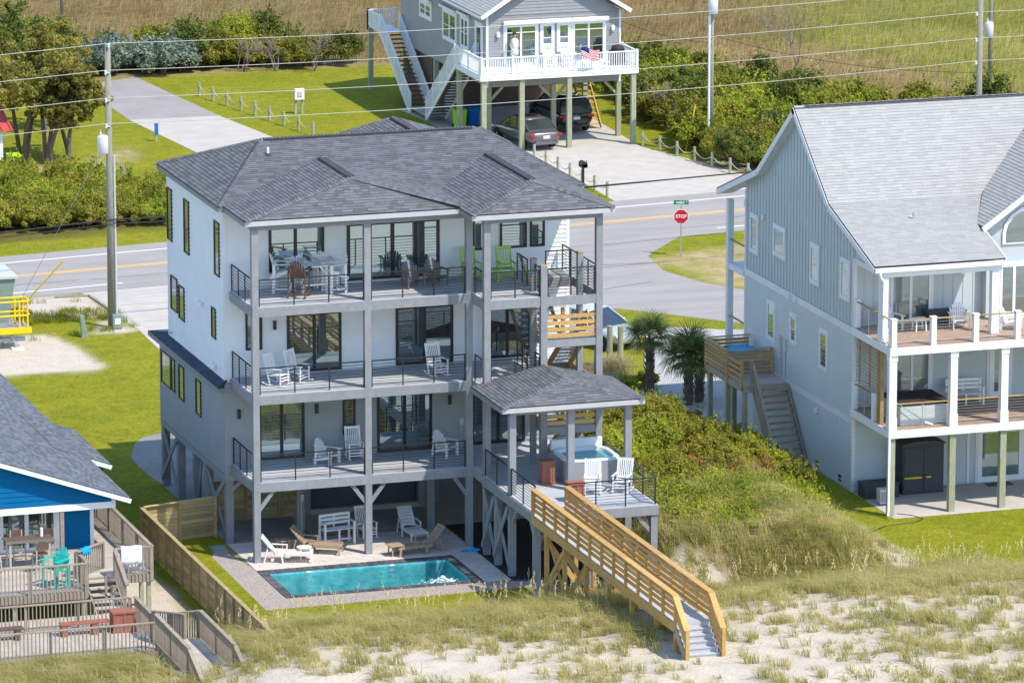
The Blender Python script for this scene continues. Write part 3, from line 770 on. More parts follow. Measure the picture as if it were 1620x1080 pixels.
# roof
E_ = 12.57
RL, RR = (2.17, 7, 14.09), (10.57, 7, 14.09)
A, B, C_, D = (-.62, 2.6, E_), (13.2, 2.6, E_), (13.2, 11.5, E_), (-.62, 11.5, E_)
LF, LB = (4.0, 1.4, 13.6), (4.0, 5.58, 13.6)
QF, QB = (10.24, -.41, 13.47), (10.24, 5.2, 13.47)
planes = [[A, B, RR, RL], [D, A, RL], [B, C_, RR], [C_, D, RL, RR],
          [(-.42, 2.6, E_), (-.42, -.3, E_), LF, LB], [(-.42, -.3, E_), (8.2, -.3, E_), LF], [(8.2, -.3, E_), (8.2, 2.6, E_), LB, LF],
          [(7.55, 2.6, E_), (7.55, -1.75, E_), QF, QB], [(7.55, -1.75, E_), (12.93, -1.75, E_), QF], [(12.93, -1.75, E_), (12.93, 2.6, E_), QB, QF],
          [(4.3, 12.3, E_), (8.26, 10.4, 14.0), (8.26, 7.27, 14.0), (4.3, 11.5, E_)][::-1], [(12.2, 12.3, E_), (8.26, 10.4, 14.0), (4.3, 12.3, E_)][::1], [(12.2, 11.5, E_), (8.26, 7.27, 14.0), (8.26, 10.4, 14.0), (12.2, 12.3, E_)][::-1]]
fixed = []
for pl in planes:
    P_ = [Vector(p) for p in pl]
    nn = sum(((P_[i] - P_[0]).cross(P_[i + 1] - P_[0]) for i in range(1, len(P_) - 1)), Vector())
    fixed.append(pl if nn.z > 0 else pl[::-1])
rf = roof_planes(mh, fixed, 'shingle_dark')
cp = MB()
for p, q in ((A, RL), (D, RL), (B, RR), (C_, RR), ((-.42, -.3, E_), LF), ((7.6, -.3, E_ + .12), LF), ((7.55, -1.75, E_), QF), ((12.93, -1.75, E_), QF), ((4.3, 12.3, E_), (8.26, 10.4, 14.0)), ((12.2, 12.3, E_), (8.26, 10.4, 14.0))): caps(cp, p, q)
for p, q in ((RL, RR), (LF, LB), (QF, QB), ((8.26, 10.4, 14), (8.26, 7.2, 14))): caps(cp, p, q, .3, .14, .03)
stuff(cp.build('ridge_caps', 'shingle_dark', rf))
for p, q in ((RL, RR), (LF, LB), (QF, QB), ((8.26, 10.4, 14), (8.26, 7.2, 14))):
    d = (Vector(q) - Vector(p)).normalized()
    MB().beam(Vector(p) + d * .1 + Vector((0, 0, .012)), Vector(q) - d * .3 + Vector((0, 0, .012)), .3, .05).build('ridge_vent', 'tar_paper', rf)
MB().tube([(2.15, 5.9, 13.6), (2.15, 5.9, 14.0)], .045, 10).build('vent_pipe', 'white_poly', rf)
MB().lathe([(.13, 0), (.06, .1)], 10, (2.15, 5.9, 13.68)).build('pipe_flashing', 'tar_paper', rf)
def fsc(p, q, m, w=.03, h=.17, z=E_ - .035): MB().beam((*p, z - h / 2), (*q, z - h / 2), w, h).build('fascia', m, mh)
fsc((-.42, -.3), (7.53, -.3), 'fascia_light'); fsc((7.55, -1.75), (12.93, -1.75), 'fascia_light')
for p, q in (((-.62, 2.62), (-.62, 11.5)), ((-.42, -.28), (-.42, 2.6)), ((7.55, -1.73), (7.55, -.3)), ((12.93, -1.73), (12.93, 2.6)), ((-.6, 2.6), (-.42, 2.6)), ((13.2, 2.6), (13.2, 11.5)), ((-.6, 11.5), (4.3, 11.5)), ((12.95, 2.6), (13.2, 2.6))): fsc(p, q, 'grey_paint')
MB().box(-.60, 13.18, 2.62, 11.48, 12.40, 12.425).box(-.40, 7.54, -.28, 2.615, 12.398, 12.42).box(7.57, 12.91, -1.73, 2.615, 12.394, 12.416).build('soffit', 'grey_paint', mh)
bm_ = MB().box(-.12, 7.9, -.1, .1, 12.16, 12.395).box(8.1, 12.57, -1.45, -1.25, 12.16, 12.393).box(-.1, .1, .1, 2.96, 12.17, 12.394).box(8.12, 8.32, -1.25, 2.96, 12.17, 12.391).box(12.35, 12.55, -1.25, 2.96, 12.17, 12.392)
bm_.build('beam', 'grey_paint', mh)
# decks
for lv, z in enumerate(ZF):
    boards(mh, -.1, 8.09, -.1, WY - .035, z)
    if lv == 0: boards(mh, 8.1, 12.5, -1.42, WY - .035, z)
    else:
        boards(mh, 8.1, 10.4, -1.42, WY - .035, z); boards(mh, 10.41, 12.5, 1.72, WY - .035, z)
    f = MB()
    def bd(p, q, h=.33, w=.045): f.beam((*p, z - .033 - h / 2), (*q, z - .033 - h / 2), w, h)
    bd((-.12, -.1), (8.1, -.1)); bd((-.12, -.08), (-.12, WY - .04)); bd((8.1, -1.42), (8.1, -.13)); bd((8.12, -1.43), (12.52, -1.43)); bd((12.5, -1.4), (12.5, WY - .04))
    if lv: bd((10.4, -1.4), (10.4, 1.7)); bd((10.42, 1.7), (12.48, 1.7))
    f.build('rim_board', 'grey_trim', mh)
    jo = MB()
    x = .3
    while x < 12.4:
        y0_ = -.07 if x < 8 else -1.4
        if lv and x > 10.35: y0_ = 1.73
        jo.box(x - .02, x + .02, y0_, WY - .04, z - .30, z - .034); x += .42
    stuff(jo.build('joists', 'grey_paint', mh))
    rail(mh, (.12, -.06), (4.04, -.06), z); rail(mh, (4.28, -.06), (7.83, -.06), z)
    rail(mh, (-.06, WY - .06), (-.06, .14), z, step=.95)
    if lv:
        rail(mh, (8.14, -.2), (8.14, -1.22), z, step=1.0)
        rail(mh, (8.34, -1.38), (10.22, -1.38), z, step=1.1); rail(mh, (10.34, -1.2), (10.34, -.42), z, step=1.)
        rail(mh, (10.36, .5), (10.36, 1.75), z, step=.8)
        if lv == 2:
            rail(mh, (10.48, -1.38), (12.3, -1.38), z, step=1.0); rail(mh, (12.44, -1.2), (12.44, 2.8), z, step=.9)
            rail(mh, (11.42, 1.72), (12.4, 1.72), z, step=1.)
for (x, y, z1) in ((0, 0, 12.17), (4.16, 0, 12.17), (7.97, 0, 12.17), (8.22, -1.35, 12.17), (12.45, -1.35, 12.17)): post(mh, x, y, -.15, z1)
post(mh, 10.35, -1.37, -.15, 10.5); post(mh, 10.3, -.35, 2.95, 10.55, .2); post(mh, 12.3, .35, 2.95, 10.55, .2)
for (x, y, z) in ((10.35, -1.37, 10.5), (10.3, -.35, 10.55), (12.3, .35, 10.55)):
    MB().box(x - .115, x + .115, y - .115, y + .115, z + .001, z + .03).build('post_cap', 'new_wood', mh)
# galvanised bolts at the front beams
bo = MB()
for x, y in ((0, -.122), (4.16, -.122), (8.22, -1.472), (12.45, -1.472)):
    for z in ZF:
        for dz in (-.3, -.2, .1, .28):
            for dx in (-.05, .05): bo.cbox((x + dx, y, z + dz - .08), (.025, .012, .025))
stuff(bo.build('bolts', 'galvanised', mh))
# doors and windows, front
F = (1, 0); ww = WY - .016
def door(x0, x1, z0, z1, mull=(.5,), pm='pane', fw=.1, hb=()): return window(mh, (x0, ww), F, x1 - x0, z0, z1, mull=mull, pm=pm, fw=fw, name='sliding_door', hb=hb)
door(.9, 2.63, 3.03, 5.18, pm='pane_bright'); door(5.38, 7.48, 3.0, 5.17); door(9.0, 11.05, 3.02, 5.17)
window(mh, (4.08, ww), F, .48, 3.75, 5.14)
door(2.0, 4.05, 6.22, 8.4); door(6.11, 8.3, 6.2, 8.38); door(9.45, 11.3, 6.22, 8.35)
window(mh, (.45, ww), F, .62, 7.15, 8.57, pm='pane_soft', fw=.08)
window(mh, (1.35, ww), F, 2.07, 9.95, 11.62, mull=(.48,), pm='pane_bright', fw=.1)
door(4.28, 7.79, 9.46, 11.6, mull=(.245, .49, .74), pm='pane_bright', fw=.12)
window(mh, (9.0, ww), F, .72, 10.3, 11.5, pm='pane_bright', fw=.08); window(mh, (10.1, ww), F, 1.03, 10.3, 11.5, pm='pane_bright', hb=(.72,), fw=.08); window(mh, (11.25, ww), F, .57, 10.3, 11.5, fw=.08)
# left side windows (tall slits)
Lw = (0, -1); lx = WX0 - .016
for (y1_, y0_, z0, z1) in ((11.02, 10.31, 9.78, 11.76), (8.53, 7.79, 9.76, 11.79), (4.16, 3.45, 9.79, 11.8), (10.62, 9.66, 7.2, 8.5), (9.45, 8.62, 7.08, 8.36), (4.67, 4.09, 7.37, 8.5)):
    window(mh, (lx, y1_), Lw, y1_ - y0_, z0, z1, pm='pane_bright', fw=.06)
window(mh, (lx, 12.25), Lw, 1.45, 4.05, 5.31, pm='pane_bright', fw=.06); window(mh, (lx, 10.72), Lw, .52, 4.05, 5.31, pm='pane_bright', fw=.06)
window(mh, (lx, 9.6), Lw, .78, 3.99, 5.3, pm='pane_bright', fw=.06); window(mh, (lx, 7.09), Lw, .76, 3.97, 5.31, pm='pane_bright', fw=.06)
for x, z in ((3.09, 4.81), (8.16, 4.79), (.17, 4.82), (1.54, 8.02), (5.1, 8.0)): lamp_box(mh, x, ww, z)
MB().box(8.54, 8.68, ww - .06, ww, 3.82, 4.06).box(8.6, 8.62, ww - .03, ww, 3.0, 3.82).build('outlet_box', 'grey_box', mh)
# paired floodlights on the left wall
def flood(y, z):
    for dy in (.18, -.18): MB().lathe([(.02, .16), (.06, .1), (.1, 0), (.085, -.02)], 10, (lx - .12, y + dy, z)).box(lx - .13, lx, y + dy - .015, y + dy + .015, z + .1, z + .13).build('floodlight', 'white_poly', mh)
flood(6.1, 8.25); flood(4.3, 6.32)
MB().tube([(lx, 10.6, 6.28), (lx - .1, 10.6, 6.28), (lx - .1, 10.6, 6.2)], .03, 6).build('hose_bib', 'galvanised', mh)
# piles and bracing under the house
for x, y in ((-.2, 3.12), (-.2, 5.95), (-.2, 7.7), (-.2, 10.05), (-.2, 12.35), (2.55, 3.4), (7.4, 3.0), (12.6, 3.1), (4.2, 12.3), (8.4, 12.3), (12.6, 12.3), (12.6, 7.6), (8.4, 7.6)):
    post(mh, x, y, -.15, 2.36, .28, name='pile')
def xbr(x, ya, yb, za=.25, zb=2.25, off=.17):
    MB().beam((x - off, ya, za), (x - off, yb, zb), .06, .2, (1, 0, 0)).build('cross_brace', 'grey_trim', mh)
    MB().beam((x + off, yb, za), (x + off, ya, zb), .06, .2, (1, 0, 0)).build('cross_brace', 'grey_trim', mh)
def xb2(th, x, ya, yb, za, zb, off=.155):
    for s_, (a, b) in ((-1.12, (ya, yb)), (-.78, (yb, ya))):
        d = Vector((0, b - a, zb - za)).normalized(); up = Vector((1, 0, 0)).cross(d)
        MB().beam((x + s_ * off, a, za), (x + s_ * off, b, zb), .05, .19, up).build('cross_brace', 'grey_trim', th)
xb2(mh, -.2, 12.35, 10.05, .3, 2.3); xb2(mh, -.2, 5.95, 3.12, .3, 2.3); 
MB().beam((-.2, 7.7, .3), (-.2, 6.9, 2.3), .06, .18, (0, 1, 0)).build('cross_brace', 'grey_trim', mh)
def knee(th, p, q, w=.09): MB().beam(p, q, w, .14).build('knee_brace', 'grey_trim', th)
knee(mh, (.1, 0, 1.95), (.62, 0, 2.62)); knee(mh, (4.06, 0, 1.95), (3.55, 0, 2.62)); knee(mh, (4.26, 0, 1.95), (4.78, 0, 2.62)); knee(mh, (7.87, 0, 1.95), (7.4, 0, 2.62))
knee(mh, (-.2, 3.0, 1.95), (.3, 3.0, 2.36)); MB().box(2.5, 2.62, 3.1, 3.26, 1.35, 1.6).build('meter_box', 'grey_box', mh)
MB().tube([(2.56, 3.2, 0), (2.56, 3.2, 1.35)], .02, 6).build('conduit', 'grey_box', mh)
# ground floor enclosure
rm = MB().box(3.35, 3.72, 6.1, 6.4, 0, 2.62).box(3.4, 3.7, 6.4, 10.9, 0, 2.6).box(8.5, 8.8, 6.4, 10.9, 0, 2.6).box(3.4, 8.8, 10.9, 11.1, 0, 2.6).box(7.9, 8.5, 6.1, 6.4, 0, 2.6)
rm.build('storage_wall', 'grey_siding', mh)
MB().box(3.72, 7.9, 6.15, 6.42, .0, .2).build('storage_curb', 'concrete', mh)
MB().box(3.72, 7.9, 6.5, 6.56, .0, 2.55).build('shade_tone_panel', 'shade_tone_panel', mh)  # added panel, coloured like the shade inside the opening
# switchback stairs between the decks
def flight(x0, x1, ya, za, yb, zb, n=9):
    d = Vector((0, yb - ya, zb - za)).normalized(); up = Vector((-1, 0, 0)).cross(d)
    if up.z < 0: up = -up
    for x in (x0 + .03, x1 - .03): MB().beam((x, ya, za - .16), (x, yb, zb - .16), .05, .26, up).build('stair_stringer', 'new_wood', mh)
    t = MB()
    for i in range(1, n):
        y = ya + (yb - ya) * (i - .5) / (n - 1); z = za + (zb - za) * i / n
        t.box(x0 + .06, x1 - .06, y - .14, y + .14, z - .035, z)
    t.build('stair_treads', 'deck_grey', mh)
for zt, zl in ((9.39, 7.76), (6.18, 4.55)):
    flight(10.5, 11.38, 1.7, zt, -.35, zl); flight(11.46, 12.34, -.35, zl, 1.7, zt - 3.21)
    boards(mh, 10.46, 12.4, -1.3, -.35, zl)
    MB().box(10.47, 12.33, -1.44, -1.4, zl - .27, zl - .001).box(10.42, 10.46, -1.25, -.4, zl - .27, zl - .001).build('rim_board', 'grey_trim', mh)
    for i in range(4):
        z = zl + .06 + i * .235
        MB().box(10.48, 12.33, -1.395, -1.355, z, z + .14).build('rail_board', 'new_wood', mh)
        MB().box(10.43, 10.465, -1.24, -.45, z, z + .14).build('rail_board', 'new_wood', mh)
    # sloping hand rails beside the flights
    MB().beam((10.46, 1.7, zt + .9), (10.46, -.35, zl + .95), .05, .14).build('stair_rail', 'new_wood', mh)
    for i in range(3): MB().beam((12.38, -.3, zl + .25 + i * .26), (12.38, 1.7, zt - 3.21 + .25 + i * .26), .04, .13).build('stair_rail', 'new_wood', mh)
    MB().box(11.36, 11.48, -.42, -.3, zl - .2, zl + .95).build('newel_post', 'new_wood', mh)
# ---------------------------------------------------------------- gazebo over the hot tub deck
gz = thing('gazebo', (10.3, -4.4, 0), 'raised grey deck with posts and dark hipped gazebo roof over a hot tub', 'gazebo', world=True)
boards(gz, 8.05, 12.62, -7.45, -1.47, 2.98)
f = MB()
for p, q in (((8.05, -7.45), (12.64, -7.45)), ((8.03, -7.43), (8.03, -1.46)), ((12.64, -7.43), (12.64, -1.46))): f.beam((*p, 2.78), (*q, 2.78), .05, .33)
f.build('rim_board', 'grey_trim', gz)
j = MB(); x = 8.4
while x < 12.6: j.box(x - .02, x + .02, -7.42, -1.48, 2.66, 2.945); x += .42
stuff(j.build('joists', 'grey_paint', gz))
for (x, y, z1) in ((8.17, -2.85, 2.6), (8.17, -4.48, 6.05), (8.17, -7.3, 2.6), (10.35, -4.48, 6.05), (12.5, -4.48, 6.05), (12.5, -7.3, 2.6), (10.3, -7.0, 2.6), (11.0, -2.9, 2.6)):
    post(gz, x, y, -.2 if x < 12 else .6, z1)
xb2(gz, 8.17, -1.5, -2.85, .35, 2.5); xb2(gz, 8.17, -2.85, -4.48, .35, 2.5)
knee(gz, (8.17, -4.6, 2.0), (8.17, -5.2, 2.62)); knee(gz, (8.17, -7.18, 1.95), (8.17, -6.6, 2.62)); knee(gz, (8.28, -7.3, 2.0), (8.8, -7.3, 2.6)); knee(gz, (12.4, -7.3, 2.0), (11.85, -7.3, 2.62)); knee(gz, (12.5, -7.18, 2.0), (12.5, -6.6, 2.62))
E2 = 6.24
g0, g1 = (10.3, -3.75, 6.86), (10.3, -1.3, 6.86)
rp = [[(7.65, -1.3, E2), (7.65, -4.95, E2), g0, g1], [(7.65, -4.95, E2), (12.98, -4.95, E2), g0], [(12.98, -4.95, E2), (12.98, -1.3, E2), g1, g0]]
gr = roof_planes(gz, rp, 'shingle_dark')
cp = MB(); caps(cp, (7.65, -4.95, E2), g0); caps(cp, (12.98, -4.95, E2), g0); caps(cp, g0, g1, .28, .14, .03)
stuff(cp.build('ridge_caps', 'shingle_dark', gr))
for p, q, m in (((7.65, -4.95), (12.98, -4.95), 'fascia_light'), ((7.65, -4.93), (7.65, -1.3), 'grey_paint'), ((12.98, -4.93), (12.98, -1.3), 'grey_paint')): MB().beam((*p, E2 - .12), (*q, E2 - .12), .03, .17).build('fascia', m, gz)
MB().box(7.67, 12.96, -4.93, -1.5, E2 - .2, E2 - .18).build('soffit', 'grey_paint', gz)
MB().box(8.05, 12.62, -4.58, -4.38, 5.86, E2 - .203).box(8.07, 8.27, -4.38, -1.5, 5.87, E2 - .204).box(12.4, 12.6, -4.38, -1.5, 5.87, E2 - .204).build('beam', 'grey_paint', gz)
rail(gz, (8.1, -1.55), (8.1, -4.34), 2.98); rail(gz, (8.1, -4.62), (8.1, -7.36), 2.98)
rail(gz, (9.2, -7.38), (12.56, -7.38), 2.98, step=1.15); rail(gz, (12.56, -7.36), (12.56, -4.62), 2.98); rail(gz, (12.56, -4.34), (12.56, -1.55), 2.98)
# ---------------------------------------------------------------- level walkway over the dune and the steps down to the sand
wk = thing('beach_walkway', (8.5, -15, 0), 'long boardwalk with yellow wooden rails and grey steps down to the sand', 'walkway', world=True)
boards(wk, 7.97, 9.13, -22.55, -7.5, 2.98, along='x')
for x in (7.93, 9.17): MB().box(x - .025, x + .025, -22.6, -7.5, 2.66, 2.95).build('side_beam', 'new_wood', wk)
ys = [-7.6, -8.85, -10.1, -11.35, -12.6, -13.85, -15.1, -16.35, -17.6, -18.85, -20.1, -21.35, -22.55]
for x in (7.93, 9.17):
    sx = -1 if x < 8.5 else 1
    for y in ys: MB().box(x - .045, x + .045, y - .045, y + .045, 2.96, 3.9).build('rail_post', 'new_wood', wk)
    for k in range(4):
        for i in range(0, len(ys) - 1, 3):
            a, b = ys[i], ys[min(i + 3, len(ys) - 1)]
            xo = x - sx * .065
            MB().box(xo - .019, xo + .019, b + .004, a - .004, 3.1 + k * .2, 3.235 + k * .2).build('rail_board', 'new_wood', wk)
    for i in range(0, len(ys) - 1, 4):
        a, b = ys[i], ys[min(i + 4, len(ys) - 1)]
        MB().box(x - .11, x + .11, b + .003, a - .003, 3.905, 3.945).build('hand_rail', 'new_wood', wk)
    # sloping rail along the steps
    MB().beam((x, -22.56, 3.90), (x, -23.72, 3.02), .2, .05).build('hand_rail', 'new_wood', wk)
    MB().box(x - .06, x + .06, -23.78, -23.66, 1.8, 3.03).build('end_post', 'new_wood', wk)
    for k in range(3): MB().beam((x - sx * .06, -22.56, 3.15 + k * .22), (x - sx * .06, -23.7, 2.27 + k * .22), .035, .13).build('rail_board', 'new_wood', wk)
    MB().beam((x, -22.56, 2.78), (x, -23.72, 1.95), .05, .28).build('stair_stringer', 'old_wood', wk)
for i in range(6):
    z = 2.98 - .16 * (i + 1); y = -22.57 - .2 * i
    MB().box(7.98, 9.12, y - .24, y + .0, z - .04, z).box(7.98, 9.12, y - .012, y + .003, z + .002, z + .15).build('stair_tread', 'deck_grey', wk)
for y in (-8.9, -10.9, -13.2, -15.6, -18.0, -20.4, -22.4):
    for x in (8.02, 9.08):
        MB().box(x - .07, x + .07, y - .07, y + .07, Hs(x, y) - .4, 2.66).build('pile', 'new_wood', wk)
    MB().box(7.95, 9.15, y - .1, y - .07, 2.38, 2.62).build('cross_beam', 'new_wood', wk)
for ya, yb in ((-8.9, -10.9),):
    for x, (a, b) in ((7.93, (ya, yb)), (8.11, (yb, ya))):
        d = Vector((0, b - a, 1.7)).normalized()
        MB().beam((x, a, .6), (x, b, 2.4), .04, .19, Vector((1, 0, 0)).cross(d)).build('cross_brace', 'new_wood', wk)
for y in (-8.9, -10.9):
    for s_ in (1, -1):
        d = Vector((1.06 * s_, 0, 1.6)).normalized()
        MB().beam((8.55 - .53 * s_, y - .1 - .025 * s_, .8), (8.55 + .53 * s_, y - .1 - .025 * s_, 2.4), .04, .18, Vector((0, 1, 0)).cross(d)).build('cross_brace', 'new_wood', wk)
# ---------------------------------------------------------------- wooden privacy fence, board by board
def board_fence(name, pts, h, label, pw=1.22, base=None, nb=None, m='fence_wood'):
    th = thing(name, (*pts[0], 0), label, 'fence', world=True)
    cache = {}
    for (ax, ay), (bx, by) in zip(pts[:-1], pts[1:]):
        L = math.hypot(bx - ax, by - ay); n = max(1, round(L / pw)); ang = math.atan2(by - ay, bx - ax); w = L / n
        for i in range(n + 1):
            x, y = ax + (bx - ax) * i / n, ay + (by - ay) * i / n
            g = 0 if base is None else base(x, y)
            MB().box(-.05, .05, -.05, .05, -.3, h - .03).build('post', m, th, (x, y, 0), rotz=ang)
            if i == n: break
            cx_, cy_ = ax + (bx - ax) * (i + .5) / n, ay + (by - ay) * (i + .5) / n
            k = nb or int((h - .05) / .145)
            bh = (h - .06) / k
            for r in range(k):
                key = round(w, 2)
                if key not in cache:
                    o = MB().box(-w / 2 + .003, w / 2 - .003, .03, .055, .003, bh - .014).build('board', m, th, (cx_, cy_, .03 + r * bh), rotz=ang); cache[key] = o.data
                else: link('board', cache[key], None, th, (cx_, cy_ , .03 + r * bh), rotz=ang + random.uniform(-.003, .003))
        MB().box(-L / 2, L / 2, -.07, .08, h - .028, h).build('cap_board', m, th, ((ax + bx) / 2, (ay + by) / 2, 0), rotz=ang)
    return th
board_fence('board_fence', [(-3.4, 3.42), (-3.4, -15.3)], 1.5, 'long new wooden board fence running from the lawn down to the dune', pw=1.17, nb=9)
board_fence('board_fence', [(-3.28, 3.5), (-.45, 4.2)], 1.5, 'short wooden board fence joining the long fence to the house piles', nb=10)
board_fence('board_fence', [(-.05, 6.1), (2.5, 6.1)], 1.55, 'wooden board fence in the shade under the house beside its gate', nb=10)
board_fence('board_fence', [(8.9, 12.5), (12.4, 12.5)], 1.5, 'wooden board fence at the far side beneath the house', nb=9)
gt = thing('gate', (2.9, 6.1, 0), 'wooden gate with diagonal brace under the house', 'gate', world=True)
for r in range(10): MB().box(2.58, 3.28, 6.03, 6.06, .05 + r * .15, .195 + r * .15).build('board', 'fence_wood', gt)
MB().beam((2.62, 6.01, .15), (3.2, 6.01, 1.4), .03, .1, (0, -.01, 1)).box(2.58, 2.68, 5.995, 6.025, .05, 1.55).box(3.18, 3.28, 5.995, 6.025, .05, 1.55).build('brace', 'fence_wood', gt)
mat('rh_deck', (.40, .28, .21), .8, .2, 4, .1, 40, island=.12)
mat('rh_wood', (.40, .27, .12), .7, .2, 4, .15, 40, obj=.15)
# ---------------------------------------------------------------- pale blue-grey house on the right
rh = thing('neighbour_house', (34, 8, 0), 'large pale blue grey house with steep light grey shingle roof and white porches', 'house', world=True)
PR = [(.3, 9.29), (5.04, 10.77), (8.88, 13.83), (12.9, 10.72), (17.4, 9.13)]
def prz(y):
    for (a, za), (b, zb) in zip(PR[:-1], PR[1:]):
        if a <= y <= b: return za + (zb - za) * (y - a) / (b - a)
    return 9
RX0, RX1 = 24.1, 46
wl = MB().box(RX0, RX1, 3.2, 15.0, 0, 6.36).build('wall', 'rh_siding', rh)
up = MB().prism([(RX0 + .01, 3.2, 6.37), (RX0 + .01, 15.0, 6.37)] + [(RX0 + .01, y, prz(y) - .16) for y in (15.0, 12.9, 8.88, 5.04, 3.2)], (RX1 - RX0 - .02, 0, 0)).build('wall', 'rh_siding', rh)
s = MB()
for z0, z1 in ((.1, 2.6), (2.88, 6.08)):
    courses(s, [(RX0 - .002, 15, z0), (RX0 - .002, 3.2, z0), (RX0 - .002, 3.2, z1), (RX0 - .002, 15, z1)], (0, 0, 1), .17, None, .032)
    courses(s, [(RX0, 3.198, z0), (40, 3.198, z0), (40, 3.198, z1), (RX0, 3.198, z1)], (0, 0, 1), .17, None, .032)
stuff(s.build('siding', 'rh_siding', wl))
y = 3.35
while y < 14.95:
    MB().box(RX0 - .022, RX0 + .009, y - .02, y + .02, 6.38, prz(y) - .2).build('batten', 'rh_siding', up); y += .335
x = RX0 + .4
while x < 31.5: MB().box(x - .02, x + .02, 3.178, 3.199, 6.45, 9.9).build('batten', 'rh_siding', up); x += .4
for z0, z1 in ((6.09, 6.36), (2.62, 2.87)):
    MB().box(RX0 - .03, RX0 + .01, 3.16, 15.03, z0, z1).build('band_board', 'rh_trim', rh)
MB().box(RX0 - .032, RX0 + .1, 3.165, 3.3, .02, 9.0).build('corner_board', 'rh_trim', rh)
MB().box(RX0 - .032, RX0 + .1, 14.9, 15.035, .02, 9.5).build('corner_board', 'rh_trim', rh)
# roof: four planes with the kicked-out eaves
x0, x1 = 23.75, 46.5
pl = []
for (a, za), (b, zb) in zip(PR[:-1], PR[1:]):
    if a < 1: pl.append([(x0, a, za), (29.0, a, za), (29.0, 2.9, prz(2.9)), (30.3, b, zb), (x0, b, zb)])
    else: pl.append([(x0, a, za), (x1, a, za), (x1, b, zb), (x0, b, zb)])
rr_ = roof_planes(rh, pl, 'shingle_light', expo=.15, tabw=.33)
cp = MB(); caps(cp, (x0, 8.88, 13.85), (38, 8.88, 13.85), .3, .3, .008); stuff(cp.build('ridge_caps', 'shingle_light', rr_))
MB().box(x0 + .4, 40, 8.74, 9.02, 13.80, 13.855).build('ridge_vent', 'tar_paper', rr_)
MB().tube([(26.6, 3.6, 10.2), (26.6, 3.6, 10.55)], .045, 8).tube([(26.42, 3.6, 10.4), (26.6, 3.6, 10.36)], .03, 6).build('vent_pipe', 'galvanised', rr_)
rk = MB()
for (a, za), (b, zb) in zip(PR[:-1], PR[1:]):
    d = Vector((0, b - a, zb - za)).normalized(); upv = Vector((0, -d.z, d.y))
    if upv.z < 0: upv = -upv
    rk.beam(Vector((x0 - .02, a, za)) - upv * .16, Vector((x0 - .02, b, zb)) - upv * .16, .04, .22, upv)
rk.build('rake_board', 'rh_trim', rh)
sf = MB()
for (a, za), (b, zb) in zip(PR[:-1], PR[1:]): sf.poly([(x0, a, za - .25), (x0, b, zb - .25), (RX0 + .3, b, zb - .25), (RX0 + .3, a, za - .25)])
sf.build('soffit', 'rh_trim', rh)
MB().box(x0, 28.98, .18, .3, 9.06, 9.22).build('gutter', 'white_trim', rh)
MB().box(RX0 + .1, 28.9, .34, 3.15, 9.0, 9.03).build('porch_ceiling', 'white_trim', rh)
MB().prism([(RX0 + .02, .42, 9.05), (RX0 + .02, 3.15, 9.05), (RX0 + .02, 3.15, 9.95), (RX0 + .02, .42, 9.1)], (.1, 0, 0)).build('gable_return', 'rh_siding', rh)
MB().box(RX0, RX0 + .2, .42, 3.15, 8.82, 9.03).box(RX0 + .2, 28.9, .42, .6, 8.82, 9.0).build('porch_beam', 'rh_trim', rh)
dn = MB().tube([(23.95, .22, 9.05), (24.0, .28, 8.85), (24.12, .3, 8.7), (24.12, .3, 6.6), (24.02, -.72, 6.2), (23.98, -.84, 5.9), (23.98, -.84, .25), (23.9, -1.0, .1)], .05, 8).build('downspout', 'white_trim', rh, smooth=True)
# gable wing at the right
WA, WP = (28.9, 2.3, 10.1), (33.4, 2.3, 13.25)
vy = 5.04 + (13.25 - 10.77) / (13.83 - 10.77) * (8.88 - 5.04)
wr = roof_planes(rh, [[(28.9, 2.3, 10.1), (33.4, 2.3, 13.25), (33.4, vy, 13.25), (30.0, 5.04, 10.87), (28.9, 2.9, 10.1)], [(37.9, 2.3, 10.1), (37.9, 2.9, 10.1), (33.4, vy, 13.25), (33.4, 2.3, 13.25)]], 'shingle_light', 'wing_roof', expo=.15, tabw=.33)
MB().prism([(29.25, 2.78, 6.5), (37.5, 2.78, 6.5), (37.5, 2.78, 10.1), (33.4, 2.78, 13.0), (29.25, 2.78, 10.1)], (0, .4, 0)).build('wing_wall', 'rh_siding', rh)
MB().beam((28.88, 2.28, 9.98), (33.4, 2.28, 13.13), .04, .2, (-.57, 0, .82)).build('rake_board', 'white_trim', rh)
MB().beam((29.0, .3, 9.22), (29.02, 2.9, 10.03), .06, .14).build('gutter', 'white_trim', rh)
aw = MB(); pts = [(30.0, 2.74, 9.35), (33.2, 2.74, 9.35)] + [(31.6 + 1.6 * math.cos(t * math.pi / 10), 2.74, 9.75 + .95 * math.sin(t * math.pi / 10)) for t in range(11)]
awo = aw.prism([(31.6 + (p[0] - 31.6) * 1.09, p[1] + .02, 9.8 + (p[2] - 9.8) * 1.16) for p in pts], (0, -.05, 0)).build('arched_window', 'white_trim', rh)
MB().prism([(p[0], p[1] - .035, p[2]) for p in pts], (0, -.01, 0)).build('pane', 'pane', awo)
